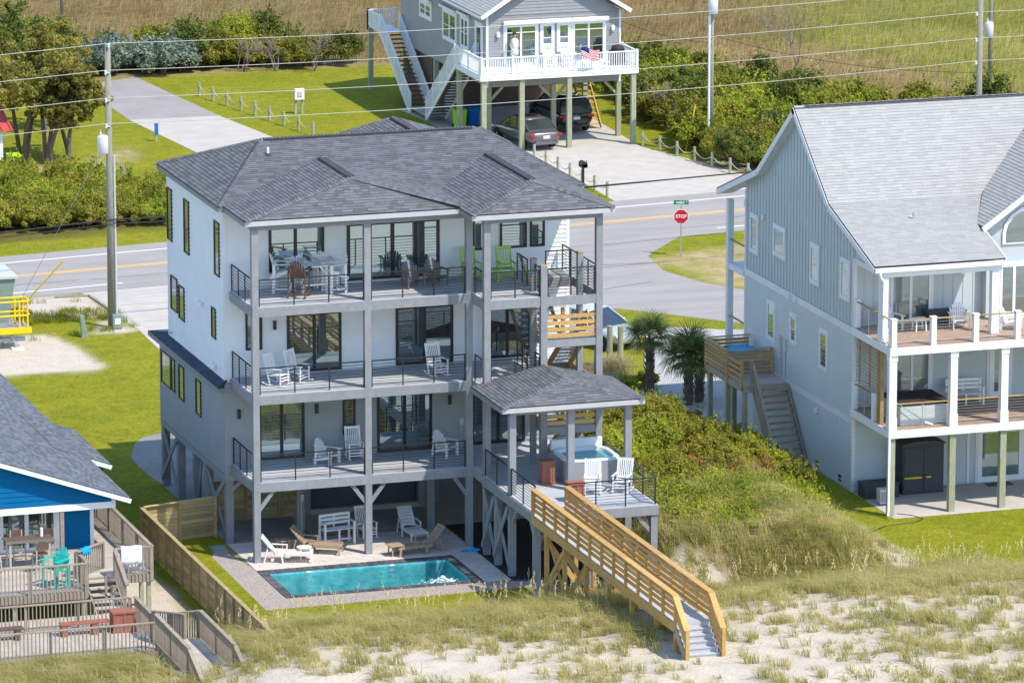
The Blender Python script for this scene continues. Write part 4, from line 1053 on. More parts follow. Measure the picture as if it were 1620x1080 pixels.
# windows on the left wall
for (a, b, z0, z1) in ((14.46, 13.47, 7.1, 8.7), (11.87, 10.47, 7.48, 8.76), (7.83, 6.82, 7.18, 8.8), (4.63, 3.6, 7.23, 8.84), (12.45, 11.47, 4.02, 5.63), (9.93, 9.13, 4.38, 5.64), (6.75, 5.78, 4.04, 5.67)):
    window(rh, (RX0 - .015, a - .1), (0, -1), a - b - .2, z0 + .1, z1 - .1, fr='white_trim', pm='pane_bright', fw=.08, trim='rh_trim', hb=((.5,) if z0 == 4.38 else ()))
for y, z in ((6.82, .33), (4.41, .33)): MB().box(RX0 - .03, RX0, y - .15, y + .15, z - .15, z + .15).build('vent_grille', 'tar_paper', rh)
for y, z in ((14.85, 8.95), (12.9, 8.75), (9.9, 6.2), (9.25, 6.2), (6.9, 2.35), (7.05, .1)): MB().box(RX0 - .12, RX0 - .02, y - .09, y + .09, z - .1, z + .12).build('wall_vent', 'rh_trim', rh, bevel=.02)
MB().box(RX0 - .13, RX0 - .015, 10.75, 11.0, 3.6, 4.5).box(RX0 - .1, RX0 - .015, 10.2, 10.5, 3.95, 4.45).tube([(RX0 - .06, 10.35, 2.9), (RX0 - .06, 10.35, 3.95)], .04, 6).tube([(RX0 - .06, 10.85, 2.9), (RX0 - .06, 10.85, 3.6)], .04, 6).build('meter_box', 'grey_box', rh)
# front doors
Fy = 3.2 - .02
window(rh, (25.55, Fy), (1, 0), 1.62, 6.46, 8.5, fr='white_trim', pm='pane_soft', mull=(.5,), fw=.09, name='sliding_door', trim='rh_trim')
window(rh, (29.8, Fy - .42), (1, 0), 1.9, 6.5, 8.5, fr='white_trim', pm='pane', mull=(.3,), fw=.09, name='sliding_door', trim='rh_trim')
window(rh, (25.7, Fy), (1, 0), 1.5, 3.33, 5.35, fr='white_trim', pm='pane_soft', mull=(.5,), fw=.09, name='sliding_door', trim='rh_trim')
window(rh, (29.6, Fy), (1, 0), .85, 3.33, 5.35, fr='white_trim', pm='pane_soft', fw=.2, name='door', trim='rh_trim')
window(rh, (29.2, Fy), (1, 0), 1.85, .06, 2.1, fr='white_trim', pm='pane_soft', mull=(.5,), fw=.17, name='french_door', trim='rh_trim')
for x, z in ((28.4, 8.2), (29.15, 5.2)): MB().lathe([(.03, .22), (.09, .12), (.11, 0), (.05, -.05)], 10, (x, Fy - .12, z)).box(x - .04, x + .04, Fy - .1, Fy, z + .05, z + .15).build('wall_lamp', 'cream_poly', rh)
MB().box(28.75, 28.85, Fy - .03, Fy, .02, 2.6).build('trim_board', 'rh_trim', rh)
# porch decks
for z in (3.29, 6.42):
    boards(rh, 24.05, 40, -.75, 3.15, z, 'rh_deck', along='x')
    MB().box(23.98, 40, -.82, -.76, z - .29, z - .002).box(23.98, 24.04, -.76, 3.15, z - .29, z - .002).build('rim_board', 'white_trim', rh)
    j = MB(); x = 24.4
    while x < 38: j.box(x - .02, x + .02, -.74, 3.1, z - .28, z - .034); x += .45
    stuff(j.build('joists', 'old_wood', rh))
for x in (24.15, 26.57, 28.6, 30.9):
    MB().box(x - .14, x + .14, -.74, -.46, 3.30, 6.12).box(x - .16, x + .16, -.76, -.44, 3.3, 3.75).box(x - .16, x + .16, -.76, -.44, 5.9, 6.125).build('column', 'white_trim', rh)
    MB().box(x - .12, x + .12, -.72, -.48, -.2, 3.0).build('pile', 'pile_wood', rh)
for x in (24.2, 28.62): MB().box(x - .14, x + .14, .36, .64, 6.43, 8.82).box(x - .16, x + .16, .34, .66, 6.43, 6.9).build('column', 'white_trim', rh)
def cable(p, q, z, h=.95, m='rh_wood', nb=8, posts=1.2):
    p, q = Vector((*p, z)), Vector((*q, z)); L_ = (q - p).length; d = (q - p) / L_
    o = MB().beam(p + Vector((0, 0, h)), q + Vector((0, 0, h)), .09, .035).build('railing', m, rh)
    c_ = MB()
    for i in range(nb): c_.beam(p + Vector((0, 0, .1 + i * (h - .12) / nb)), q + Vector((0, 0, .1 + i * (h - .12) / nb)), .009, .009)
    c_.build('cables', 'galvanised', o)
    n = max(1, round(L_ / posts))
    for i in range(1, n): cc = p + d * L_ * i / n; MB().box(cc.x - .015, cc.x + .015, cc.y - .015, cc.y + .015, z, z + h).build('rail_post', 'galvanised', o)
nw = [24.15, 25.72, 27.41, 29.09, 30.8]
for a, b in zip(nw[:-1], nw[1:]): cable((a + .1, -.68), (b - .1, -.68), 6.42, 1.0, posts=2)
for x in nw: MB().box(x - .1, x + .1, -.78, -.58, 6.43, 7.45).box(x - .12, x + .12, -.8, -.56, 7.452, 7.5).build('newel_post', 'white_trim', rh)
MB().box(24.05, 24.25, 2.9, 3.1, 6.43, 7.5).build('newel_post', 'white_trim', rh)
cable((24.12, 2.9), (24.12, -.55), 6.42, 1.0)
for a, b in ((24.3, 26.42), (26.72, 28.45), (28.75, 30.75)): cable((a, -.66), (b, -.66), 3.29, .97)
cable((24.1, 3.1), (24.1, .95), 3.29, .97)
for y in (3.02, .98): MB().box(24.0, 24.2, y - .09, y + .09, 3.3, 4.35).build('newel_post', 'white_trim', rh)
for y in (.62, .36): MB().box(24.05, 24.19, y - .07, y + .07, 3.3, 6.12).build('screen_post', 'rh_wood', rh)
lv = None
for i in range(12):
    rot = Matrix.Rotation(R(35), 3, 'Y')
    MB().cbox((24.1, 1.75, 4.42 + i * .145), (.12, 2.05, .02), rot).build('louvre_slat', 'rh_wood', rh)
for y in (2.75, 1.7): MB().box(24.16, 24.2, y - .04, y + .04, 4.35, 6.12).build('screen_frame', 'rh_wood', rh)
# back porch seen past the corner
for y in (16.85,): MB().box(24.0, 24.24, y - .12, y + .12, 0, 8.75).build('column', 'rh_trim', rh)
for z in (6.2, 3.1):
    MB().box(24.02, 40, 15.05, 16.95, z - .22, z).build('porch_floor', 'rh_trim', rh)
    cable((24.1, 16.7), (24.1, 15.05), z, .97)
# side landing with slatted screens and stairs
ld = 2.8
boards(rh, 22.2, 24.04, 9.95, 14.1, ld, 'old_deck')
MB().box(22.17, 24.05, 9.9, 9.945, ld - .26, ld - .002).box(22.15, 22.19, 9.95, 14.1, ld - .26, ld - .002).build('rim_board', 'old_wood', rh)
for x, y in ((22.3, 14.0), (22.3, 12.0), (22.3, 10.05), (23.3, 14.0)): MB().box(x - .09, x + .09, y - .09, y + .09, -.2, ld - .26).build('pile', 'pile_wood', rh)
for i in range(6):
    z = ld + .12 + i * .145
    MB().box(22.10, 22.14, 11.6, 14.1, z, z + .11).build('screen_slat', 'rh_wood', rh)
    MB().box(22.14, 23.95, 14.1, 14.14, z, z + .11).build('screen_slat', 'rh_wood', rh)
    MB().box(22.2, 23.98, 11.58, 11.62, z, z + .11).build('screen_slat', 'rh_wood', rh)
for x, y in ((22.16, 11.6), (22.16, 14.1), (23.97, 11.6), (22.16, 10.0)): MB().box(x - .05, x + .05, y - .05, y + .05, ld - .2, ld + 1.02).build('screen_post', 'rh_wood', rh)
MB().box(22.05, 22.19, 11.55, 14.15, ld + 1.02, ld + 1.06).box(22.19, 24.0, 11.53, 11.67, ld + 1.02, ld + 1.058).box(22.19, 24.0, 14.05, 14.19, ld + 1.02, ld + 1.056).build('cap_board', 'rh_wood', rh)
for i in range(4): MB().beam((22.16, 11.5, ld + .15 + i * .22), (22.16, 10.05, ld + .15 + i * .22), .04, .1).build('screen_slat', 'rh_wood', rh)
for x in (22.6, 23.98): 
    MB().beam((x, 9.93, ld - .12), (x, 7.7, .02), .05, .26).build('stair_stringer', 'old_wood', rh)
for i in range(12):
    t = (i + .5) / 12.5
    MB().box(22.63, 23.95, 9.9 - 2.2 * t - .13, 9.9 - 2.2 * t + .13, ld - ld * t - .12, ld - ld * t - .08).build('stair_tread', 'old_wood', rh)
MB().beam((22.57, 9.95, ld + .9), (22.57, 7.65, .95), .09, .12).beam((22.57, 9.95, ld + .45), (22.57, 7.65, .5), .05, .1).build('stair_rail', 'old_wood', rh)
for y, z0, z1 in ((9.97, ld - .3, ld + 1.0), (7.68, -.1, 1.0)): MB().box(22.5, 22.62, y - .06, y + .06, z0, z1).build('newel_post', 'old_wood', rh)
# ---------------------------------------------------------------- blue house, lower left
bh = thing('blue_house', (-10, 6, 0), 'low bright blue house with white trim and grey shingle roof beside the long fence', 'house', world=True)
EX, EZ, SL = -5.36, 3.5, .352
def rz(x): return EZ + SL * (EX - x)
rfp = [[(EX, -2.95, EZ), (EX, 19, EZ), (-15, 19, rz(-15)), (-15, -2.95, rz(-15))], [(-24.6, -2.95, EZ), (-15, -2.95, rz(-15)), (-15, 19, rz(-15)), (-24.6, 19, EZ)],
       [(-4.55, 3.2, 3.22), (-4.55, 9, 3.22), (-6.6, 9, 3.95), (-6.6, 3.2, 3.95)]]
fx = []
for p in rfp:
    P_ = [Vector(q) for q in p]; nn = (P_[1] - P_[0]).cross(P_[2] - P_[0]); fx.append(p if nn.z > 0 else p[::-1])
roof_planes(bh, fx, 'shingle_blue', expo=.145, tabw=.32)
MB().beam((EX + .01, -2.97, EZ - .1), (-15, -2.97, rz(-15) - .1), .04, .15, (SL, 0, 1)).build('rake_board', 'white_trim', bh)
MB().beam((-4.54, 3.18, 3.12), (-6.2, 3.18, 3.72), .04, .15, (.34, 0, 1)).build('rake_board', 'white_trim', bh)
MB().box(EX - .06, EX - .01, -2.95, 19, EZ - .18, EZ - .03).box(-4.6, -4.56, 3.2, 9, 3.04, 3.18).build('eave_board', 'white_trim', bh)
MB().box(-6.0, -4.75, 3.6, 8.8, 1.5, 3.2).build('bump_out', 'bh_blue', bh)
GX = -5.95
MB().prism([(-24, -2.6, 3.38), (GX, -2.6, 3.38), (GX, -2.6, rz(GX) - .18), (-15, -2.6, rz(-15) - .18), (-24, -2.6, rz(GX) - .18)], (0, .12, 0)).build('gable_wall', 'bh_blue', bh)
s = MB(); courses(s, [(-15, -2.603, 3.4), (GX - .02, -2.603, 3.4), (GX - .02, -2.603, rz(GX) - .2), (-15, -2.603, rz(-15) - .2)], (0, 0, 1), .19, None, .022)
stuff(s.build('siding', 'bh_blue', bh))
MB().box(-15, GX + .12, -2.66, -2.46, 3.14, 3.37).box(GX - .02, GX + .12, -2.655, -2.47, 3.371, rz(GX) - .14).build('porch_beam', 'white_trim', bh)
MB().box(-15, -6.4, -1.54, 18.5, .6, 3.6).build('wall', 'bh_blue', bh)
MB().box(-6.5, -6.36, -1.58, -1.4, 1.5, 3.14).build('corner_board', 'white_trim', bh)
s = MB(); courses(s, [(-7.55, -1.543, 1.5), (-6.5, -1.543, 1.5), (-6.5, -1.543, 3.3), (-7.55, -1.543, 3.3)], (0, 0, 1), .19, None, .02); courses(s, [(-6.398, -1.5, .7), (-6.398, 3.5, .7), (-6.398, 3.5, 3.55), (-6.398, -1.5, 3.55)], (0, 0, 1), .19, None, .02)
stuff(s.build('siding', 'bh_blue', bh))
window(bh, (-9.75, -1.56), (1, 0), 2.05, 1.53, 3.5, fr='white_trim', pm='pane', mull=(.47,), fw=.12, name='sliding_door', trim='white_trim')
window(bh, (-12.4, -1.56), (1, 0), 2.2, 1.53, 3.5, fr='white_trim', pm='pane', mull=(.5,), fw=.12, name='sliding_door', trim='white_trim')
for x in (-7.75, -10.35, -12.9): MB().box(x - .07, x + .07, -2.64, -2.5, 1.5, 3.138).build('porch_post', 'old_wood', bh)
MB().tube([(-9.0, 4.6, rz(-9.0)), (-9.0, 4.6, rz(-9.0) + .32)], .045, 8).build('vent_pipe', 'white_poly', bh)
# decks with pickets
def pickets(th, p, q, z, h=.95, m='old_wood', sp=.135, posts=True, skirt=0.0, z2=None, cap=.14):
    """wooden railing: cap board, posts and separate balusters, may slope from z to z2"""
    z2 = z if z2 is None else z2
    p, q = Vector(p), Vector(q); L_ = (q - p).length; d = (q - p) / L_; ang = math.atan2(d.y, d.x)
    a = Vector((*p, z)); b = Vector((*q, z2)); upv = Vector((0, 0, 1))
    o = MB().beam(a + upv * h, b + upv * h, cap, .04).build('railing', m, th)
    n = int(L_ / sp); nrm = Vector((d.y, -d.x, 0)) * .03; me_ = None
    for i in range(n + 1):
        t = (i + .5) / (n + 1); c = a + (b - a) * t + nrm
        if me_ is None: bo_ = MB().box(-.018, .018, -.018, .018, .03 - skirt, h - .022).build('baluster', m, o, c, rotz=ang); me_ = bo_.data
        else: link('baluster', me_, None, o, c, rotz=ang)
    if posts:
        k = max(1, round(L_ / 1.9))
        for i in range(k + 1):
            c = a + (b - a) * i / k - nrm
            MB().box(-.045, .045, -.045, .045, -.25, h - .022).build('rail_post', m, o, c, rotz=ang)
    return o
dk = thing('upper_deck', (-9, -4, 0), 'weathered grey wooden deck of the blue house with picket railings and short stairs', 'deck', world=True)
boards(dk, -16, -8.02, -7.25, -1.56, 1.5, 'old_deck'); boards(dk, -8.01, -5.32, -5.65, -1.6, 1.5, 'old_deck'); boards(dk, -6.35, -5.32, -1.59, 5, 1.5, 'old_deck')
MB().box(-16, -8.0, -7.31, -7.26, 1.2, 1.47).box(-8.0, -7.96, -7.26, -5.68, 1.2, 1.468).box(-7.96, -5.3, -5.71, -5.66, 1.2, 1.469).box(-5.31, -5.27, -5.66, 5, 1.2, 1.466).build('rim_board', 'old_wood', dk)
pickets(dk, (-16, -7.3), (-8.0, -7.3), 1.5, skirt=.32); pickets(dk, (-6.62, -5.7), (-5.3, -5.7), 1.5, skirt=.3); pickets(dk, (-5.3, -5.7), (-5.3, 2.5), 1.5, .95); pickets(dk, (-7.98, -5.7), (-6.75, -4.6), 1.5)
pickets(dk, (-7.95, -7.2), (-7.95, -6.2), 1.5, .95)
for x, y in ((-5.4, -5.55), (-5.4, -4.5), (-5.4, -2), (-5.4, 1.5), (-8.1, -7.1), (-10.5, -7.1), (-13, -7.1), (-6.7, -5.55)): MB().box(x - .07, x + .07, y - .07, y + .07, -.2, 1.2).build('pile', 'pile_wood', dk)
for i in range(5):
    z = 1.42 - .16 * i; y = -5.86 - .3 * i
    MB().box(-7.65, -6.68, y - .14, y + .14, z - .045, z).build('stair_tread', 'old_deck', dk)
for x in (-7.68, -6.64): MB().beam((x, -5.72, 1.32), (x, -7.4, .5), .05, .22).build('stair_stringer', 'old_wood', dk)
pickets(dk, (-6.62, -5.75), (-6.62, -7.45), 1.48, .95, z2=.66, posts=False); MB().box(-7.2, -7.12, -6.6, -6.52, .5, 1.75).build('newel_post', 'old_wood', dk)
lk = thing('lower_deck', (-10, -11, 0), 'lower weathered wooden deck of the blue house behind dune grass', 'deck', world=True)
boards(lk, -16, -6.76, -12.35, -7.4, .65, 'old_deck', along='y')
MB().box(-16, -6.72, -12.42, -12.36, .32, .63).box(-6.75, -6.71, -12.36, -7.4, .32, .628).build('rim_board', 'old_wood', lk)
pickets(lk, (-16, -12.4), (-6.78, -12.4), .65, .95); pickets(lk, (-16, -9.0), (-6.9, -9.0), .65, .95); pickets(lk, (-6.72, -8.95), (-6.72, -11.2), .65, .95)
for x, y in ((-6.85, -12.25), (-9.5, -12.25), (-12.2, -12.25), (-6.85, -8)): MB().box(x - .08, x + .08, y - .08, y + .08, -.3, .62).build('pile', 'old_wood', lk)
pickets(lk, (-6.7, -11.3), (-6.05, -12.9), .75, .95, z2=1.0)
bw = thing('dune_walkway', (-6, -15, 0), 'short weathered plank walkway with picket rails crossing the dune', 'walkway', world=True)
boards(bw, -6.98, -5.48, -17.35, -12.85, 1.08, 'old_deck')
MB().box(-7.02, -6.98, -17.4, -12.85, .82, 1.05).box(-5.48, -5.44, -17.4, -12.85, .82, 1.05).build('side_beam', 'old_wood', bw)
pickets(bw, (-7.0, -12.9), (-7.0, -17.3), 1.08, .95, sp=.1); pickets(bw, (-5.46, -12.9), (-5.46, -17.3), 1.08, .95, sp=.1)
pickets(bw, (-7.0, -17.4), (-7.0, -19.2), 1.05, .95, z2=.4, sp=.1); pickets(bw, (-5.46, -17.4), (-5.46, -19.2), 1.05, .95, z2=.4, sp=.1)
pickets(bw, (-6.3, -12.0), (-5.5, -12.8), .8, .95, z2=1.05, sp=.1)
for i in range(4): MB().box(-6.95, -5.5, -17.62 - .3 * i, -17.36 - .3 * i, .9 - .15 * i, .94 - .15 * i).build('stair_tread', 'old_deck', bw)
for x in (-6.9, -5.56):
    for y in (-13.1, -15.2, -17.2): MB().box(x - .07, x + .07, y - .07, y + .07, Hs(x, y) - .5, .85).build('pile', 'old_wood', bw)
# ---------------------------------------------------------------- grey stilt house across the road
kh = thing('stilt_house', (36.5, 84, 0), 'grey gabled house on tall piles with white balcony railings across the road', 'house', world=True)
KX0, KX1, KY = 33.0, 40.05, 76.9
wl = MB().box(KX0, KX1, KY, 92, 2.85, 6.5).prism([(KX0, KY, 6.5), (KX1, KY, 6.5), (36.5, KY, 8.9)], (0, 15.1, 0)).build('wall', 'kh_siding', kh)
s = MB(); courses(s, [(KX0, KY - .002, 3), (KX1, KY - .002, 3), (KX1, KY - .002, 6.4), (KX0, KY - .002, 6.4)], (0, 0, 1), .13, None, .02)
courses(s, [(KX0 - .002, 92, 2.9), (KX0 - .002, KY, 2.9), (KX0 - .002, KY, 6.45), (KX0 - .002, 92, 6.45)], (0, 0, 1), .13, None, .02)
courses(s, [(KX0 + .1, KY - .01, 6.5), (KX1 - .1, KY - .01, 6.5), (36.5, KY - .01, 8.85)], (0, 0, 1), .16, .12, .02)
stuff(s.build('siding', 'kh_siding', wl))
for x in (KX0, KX1): MB().box(x - .05, x + .05, KY - .04, KY + .08, 2.85, 6.5).build('corner_board', 'kh_white', kh)
zr = lambda x: 9.05 - abs(x - 36.52) * .62
k = [[(32.55, 76.4, zr(32.55)), (36.52, 76.4, 9.05), (36.52, 92.5, 9.05), (32.55, 92.5, zr(32.55))][::-1], [(36.52, 76.4, 9.05), (40.5, 76.4, zr(40.5)), (40.5, 92.5, zr(40.5)), (36.52, 92.5, 9.05)][::-1]]
fx = []
for p in k:
    P_ = [Vector(q) for q in p]; nn = (P_[1] - P_[0]).cross(P_[2] - P_[0]); fx.append(p if nn.z > 0 else p[::-1])
roof_planes(kh, fx, 'shingle_light', expo=.16, tabw=.33)
for sx in (-1, 1):
    xe = 36.52 + sx * 3.97
    MB().beam((36.52, 76.38, 8.95), (xe, 76.38, zr(xe) - .1), .04, .2, (sx * .62, 0, 1)).build('rake_board', 'kh_white', kh)
    MB().box(min(xe, xe - sx * .05), max(xe, xe - sx * .05), 76.4, 92.5, zr(xe) - .2, zr(xe) - .04).build('eave_board', 'kh_white', kh)
# openings: two sliders and a pair of windows with rolled shutters above
for (a, b, mu, nm) in ((33.95, 35.6, (.5,), 'sliding_door'), (37.55, 39.2, (.5,), 'sliding_door')):
    window(kh, (a, KY - .02), (1, 0), b - a, 3.95, 5.95, fr='kh_white', pm='pane', mull=mu, fw=.08, hb=(.82,), name=nm, trim='kh_white')
for a in (35.9, 36.78): window(kh, (a, KY - .02), (1, 0), .55, 4.6, 5.9, fr='kh_white', pm='pane_bright', fw=.06, hb=(.5,), trim='kh_white')
for a, b in ((33.8, 35.75), (35.78, 37.45), (37.48, 39.4)): MB().box(a, b, KY - .3, KY - .06, 6.0, 6.22).build('shutter_box', 'kh_white', kh, bevel=.04)
for (y1_, y0_, z0, z1) in ((88.45, 86.45, 4.85, 5.6), (84.34, 82.07, 4.3, 5.75), (81.29, 79.98, 4.3, 5.85)):
    window(kh, (KX0 - .02, y1_), (0, -1), y1_ - y0_, z0, z1, fr='kh_white', pm='pane_bright', mull=(.5,), fw=.12, trim='kh_white', hb=(.5,))
    MB().box(KX0 - .22, KX0 - .05, y0_ - .2, y1_ + .2, z1 + .12, z1 + .26).build('shutter_box', 'kh_white', kh)
window(kh, (KX0 - .02, 78.75), (0, -1), 1.1, 3.95, 5.9, fr='kh_white', pm='pane_bright', fw=.15, name='door', trim='kh_white')
for x, z in ((33.55, 5.5), (39.65, 5.55)): MB().lathe([(.02, .2), (.1, .12), (.1, -.05), (.05, -.12)], 8, (x, KY - .12, z)).build('wall_lamp', 'kh_white', kh)
# balcony
boards(kh, 31.9, 40.2, 74.5, KY - .05, 3.9, 'kh_white'); boards(kh, 31.9, 32.95, KY, 78.6, 3.9, 'kh_white')
MB().box(31.86, 40.22, 74.42, 74.49, 3.62, 3.88).box(31.84, 31.9, 74.5, 78.6, 3.62, 3.88).box(40.2, 40.25, 74.5, KY, 3.62, 3.88).build('rim_board', 'kh_white', kh)
def wrail(p, q, z, z2=None, h=.85, sp=.12):
    z2 = z if z2 is None else z2
    a = Vector((*p, z)); b = Vector((*q, z2)); L_ = (b - a).length
    o = MB().beam(a + Vector((0, 0, h)), b + Vector((0, 0, h)), .1, .06).beam(a + Vector((0, 0, .08)), b + Vector((0, 0, .08)), .05, .06).build('railing', 'kh_white', kh)
    ba = MB(); n = int((Vector(q) - Vector(p)).length / sp)
    for i in range(1, n): c = a + (b - a) * i / n; ba.box(c.x - .022, c.x + .022, c.y - .022, c.y + .022, c.z + .1, c.z + h - .02)
    stuff(ba.build('balusters', 'kh_white', o))
    k_ = max(1, round(L_ / 1.7))
    for i in range(k_ + 1): c = a + (b - a) * i / k_; MB().box(c.x - .06, c.x + .06, c.y - .06, c.y + .06, c.z - .2, c.z + h + .08).build('rail_post', 'kh_white', o)
wrail((31.95, 74.5), (40.15, 74.5), 3.9); wrail((40.15, 74.6), (40.15, KY - .1), 3.9); wrail((31.92, 74.6), (31.92, 78.5), 3.9)
# outside stairs at the left, two flights meeting near the ground
def kflight(ya, za, yb, zb, n):
    for x in (31.85, 32.9): 
        MB().beam((x, ya, za - .1), (x, yb, zb - .1), .05, .3).build('stair_stringer', 'kh_white', kh)
        wrail((x, ya), (x, yb), za, zb, .9)
    t = MB()
    for i in range(n): f_ = (i + .5) / n; y_ = ya + (yb - ya) * f_; z_ = za + (zb - za) * f_; t.box(31.9, 32.86, y_ - .16, y_ + .16, z_ - .06, z_ - .02)
    t.build('stair_treads', 'brown_wood', kh)
kflight(78.6, 3.9, 83.6, .35, 18); kflight(91.8, 3.4, 86.6, .1, 18)
boards(kh, 31.85, 32.95, 83.6, 86.6, .3, 'old_deck')
boards(kh, 31.8, 33, 91.8, 94.2, 3.42, 'kh_white'); wrail((31.8, 91.9), (31.8, 94.1), 3.42); wrail((31.8, 94.1), (33.3, 94.1), 3.42)
for x, y, z in ((34.1, 74.65, 3.62), (36.58, 74.59, 3.62), (39.99, 74.6, 3.62), (32.1, 74.65, 3.62), (36.52, 76.95, 2.85), (40.0, 76.95, 2.85), (33.1, 77.0, 2.85), (32.0, 78.4, 3.62), (33.1, 81.8, 2.85), (33.1, 86, 2.85), (33.1, 91.5, 2.85), (36.5, 82, 2.85), (39.9, 82, 2.85), (39.9, 87, 2.85), (36.5, 87.5, 2.85), (39.9, 91.5, 2.85), (31.9, 94, 3.4)):
    MB().box(x - .12, x + .12, y - .12, y + .12, -.1, z).build('pile', 'pile_wood', kh)
for (x, y, sx) in ((36.52, 76.95, 1), (36.52, 76.95, -1), (40.0, 76.95, -1), (33.1, 77.0, 1)): MB().beam((x + sx * .1, y, 2.2), (x + sx * .75, y, 2.84), .08, .13).build('knee_brace', 'pile_wood', kh)
MB().box(33.2, 39.85, 87.0, 91.9, 0, 2.85).build('storage_room', 'brown_wood', kh)
MB().box(KX0 + .1, KX1 - .1, KY + .1, 91.9, 2.82, 2.848).build('floor_underside', 'brown_wood', kh)
# wooden stair under the house at the right
for i in range(10): MB().box(39.0, 39.8, 79.2 + i * .22, 79.5 + i * .22, .2 + i * .25, .25 + i * .25).build('stair_tread', 'new_wood', kh)
for x in (38.98, 39.82): MB().beam((x, 79.1, .1), (x, 81.6, 2.7), .05, .22).build('stair_stringer', 'new_wood', kh)
# ---------------------------------------------------------------- corner of a cottage with a red roof
rc = thing('red_roof_cottage', (4, 78, 0), 'corner of a white cottage with red roof behind the trees', 'house', world=True)
MB().box(0, 7.95, 76.5, 83, 0, 2.2).build('wall', 'kh_white', rc)
s = MB(); courses(s, [(7.952, 76.5, .1), (7.952, 83, .1), (7.952, 83, 2.2), (7.952, 76.5, 2.2)], (0, 0, 1), .14, None, .02); courses(s, [(0, 76.498, .1), (7.95, 76.498, .1), (7.95, 76.498, 2.2), (0, 76.498, 2.2)], (0, 0, 1), .14, None, .02); stuff(s.build('siding', 'kh_white', rc))
MB().prism([(0, 76.1, 2.15), (0, 79.6, 3.2), (0, 83.2, 2.15)], (8.4, 0, 0)).build('roof', 'red_roof', rc)
for i in range(14): MB().beam((8.3 - i * .45, 76.1, 2.19), (8.3 - i * .45, 79.6, 3.24), .03, .04).build('roof_seam', 'red_roof', rc)
# ---------------------------------------------------------------- garden furniture (all face -Y in their own space)
def rocking_chair(m):
    t = thing('rocking_chair', (0, 0, 0), '', 'rocking chair')
    s = MB()
    for i in range(6): s.box(-.27, .27, -.25 + i * .085, -.18 + i * .085, .40, .42)
    s.box(-.26, -.22, -.25, .26, .36, .40).box(.22, .26, -.25, .26, .36, .40); s.build('seat', m, t)
    b = MB()
    for i in range(7): x = -.21 + i * .07; b.beam((x, .27, .5), (x, .46, 1.08), .036, .016, (0, -1, .3))
    b.beam((-.27, .27, .50), (.27, .27, .50), .03, .07).beam((-.28, .465, 1.10), (.28, .465, 1.10), .03, .09); b.build('backrest', m, t)
    for sx in (-1, 1):
        x = sx * .27
        MB().beam((x, -.24, .07), (x, -.24, .62), .045, .045).build('leg', m, t)
        MB().beam((x, .2, .07), (x, .48, 1.16), .045, .045, (0, 1, 0)).build('leg', m, t)
        MB().beam((x, -.32, .63), (x, .32, .63), .08, .025).build('arm', m, t)
        MB().tube([(x, -.42, .10), (x, -.25, .045), (x, 0, .025), (x, .3, .045), (x, .55, .12)], .024, 6).build('rocker', m, t)
    MB().beam((-.27, -.24, .2), (.27, -.24, .2), .025, .04).beam((-.27, -.24, .3), (.27, -.24, .3), .025, .04).build('stretcher', m, t)
    return t
def adirondack(m, accent=None, tall=0.0, name='adirondack_chair'):
    t = thing(name, (0, 0, 0), '', 'chair')
    h = tall
    s = MB()
    for i in range(6): y = -.3 + i * .085; z = .36 - i * .025 + h; s.cbox((0, y, z), (.54, .075, .02))
    s.beam((-.24, -.34, .33 + h), (-.24, .45, .10 + h * .8), .025, .1).beam((.24, -.34, .33 + h), (.24, .45, .10 + h * .8), .025, .1); s.build('seat', m, t)
    b = MB(); ac = MB()
    for i in range(7):
        f = (i - 3); x0 = f * .072; x1 = f * .092; L_ = .74 - .022 * f * f
        (ac if accent and i in (3,) else b).beam((x0, .19, .22 + h), (x1, .19 + L_ * .36, .22 + h + L_ * .93), .066, .018, (0, -1, .35))
    b.beam((-.27, .22, .30 + h), (.27, .22, .30 + h), .02, .07).beam((-.29, .34, .60 + h), (.29, .34, .60 + h), .02, .06); b.build('backrest', m, t)
    if accent: ac.build('back_slat', accent, t)
    for sx in (-1, 1):
        x = sx * .31
        MB().box(x - .015, x + .015, -.36, -.25, 0, .54 + h).build('leg', m, t)
        MB().beam((x, .28, .54 + h), (x, .34 if not h else .3, 0), .03, .1, (0, 1, 0)).build('leg', m, t)
        MB().cbox((sx * .33, -.04, .555 + h), (.13, .74, .022)).build('arm', m, t)
    if h: MB().beam((-.31, -.31, h * .45), (.31, -.31, h * .45), .09, .025).beam((-.31, .28, h * .3), (.31, .28, h * .3), .03, .06).beam((-.31, -.3, h * .3), (-.31, .3, h * .3), .03, .05).beam((.31, -.3, h * .3), (.31, .3, h * .3), .03, .05).build('foot_rest', m, t)
    return t
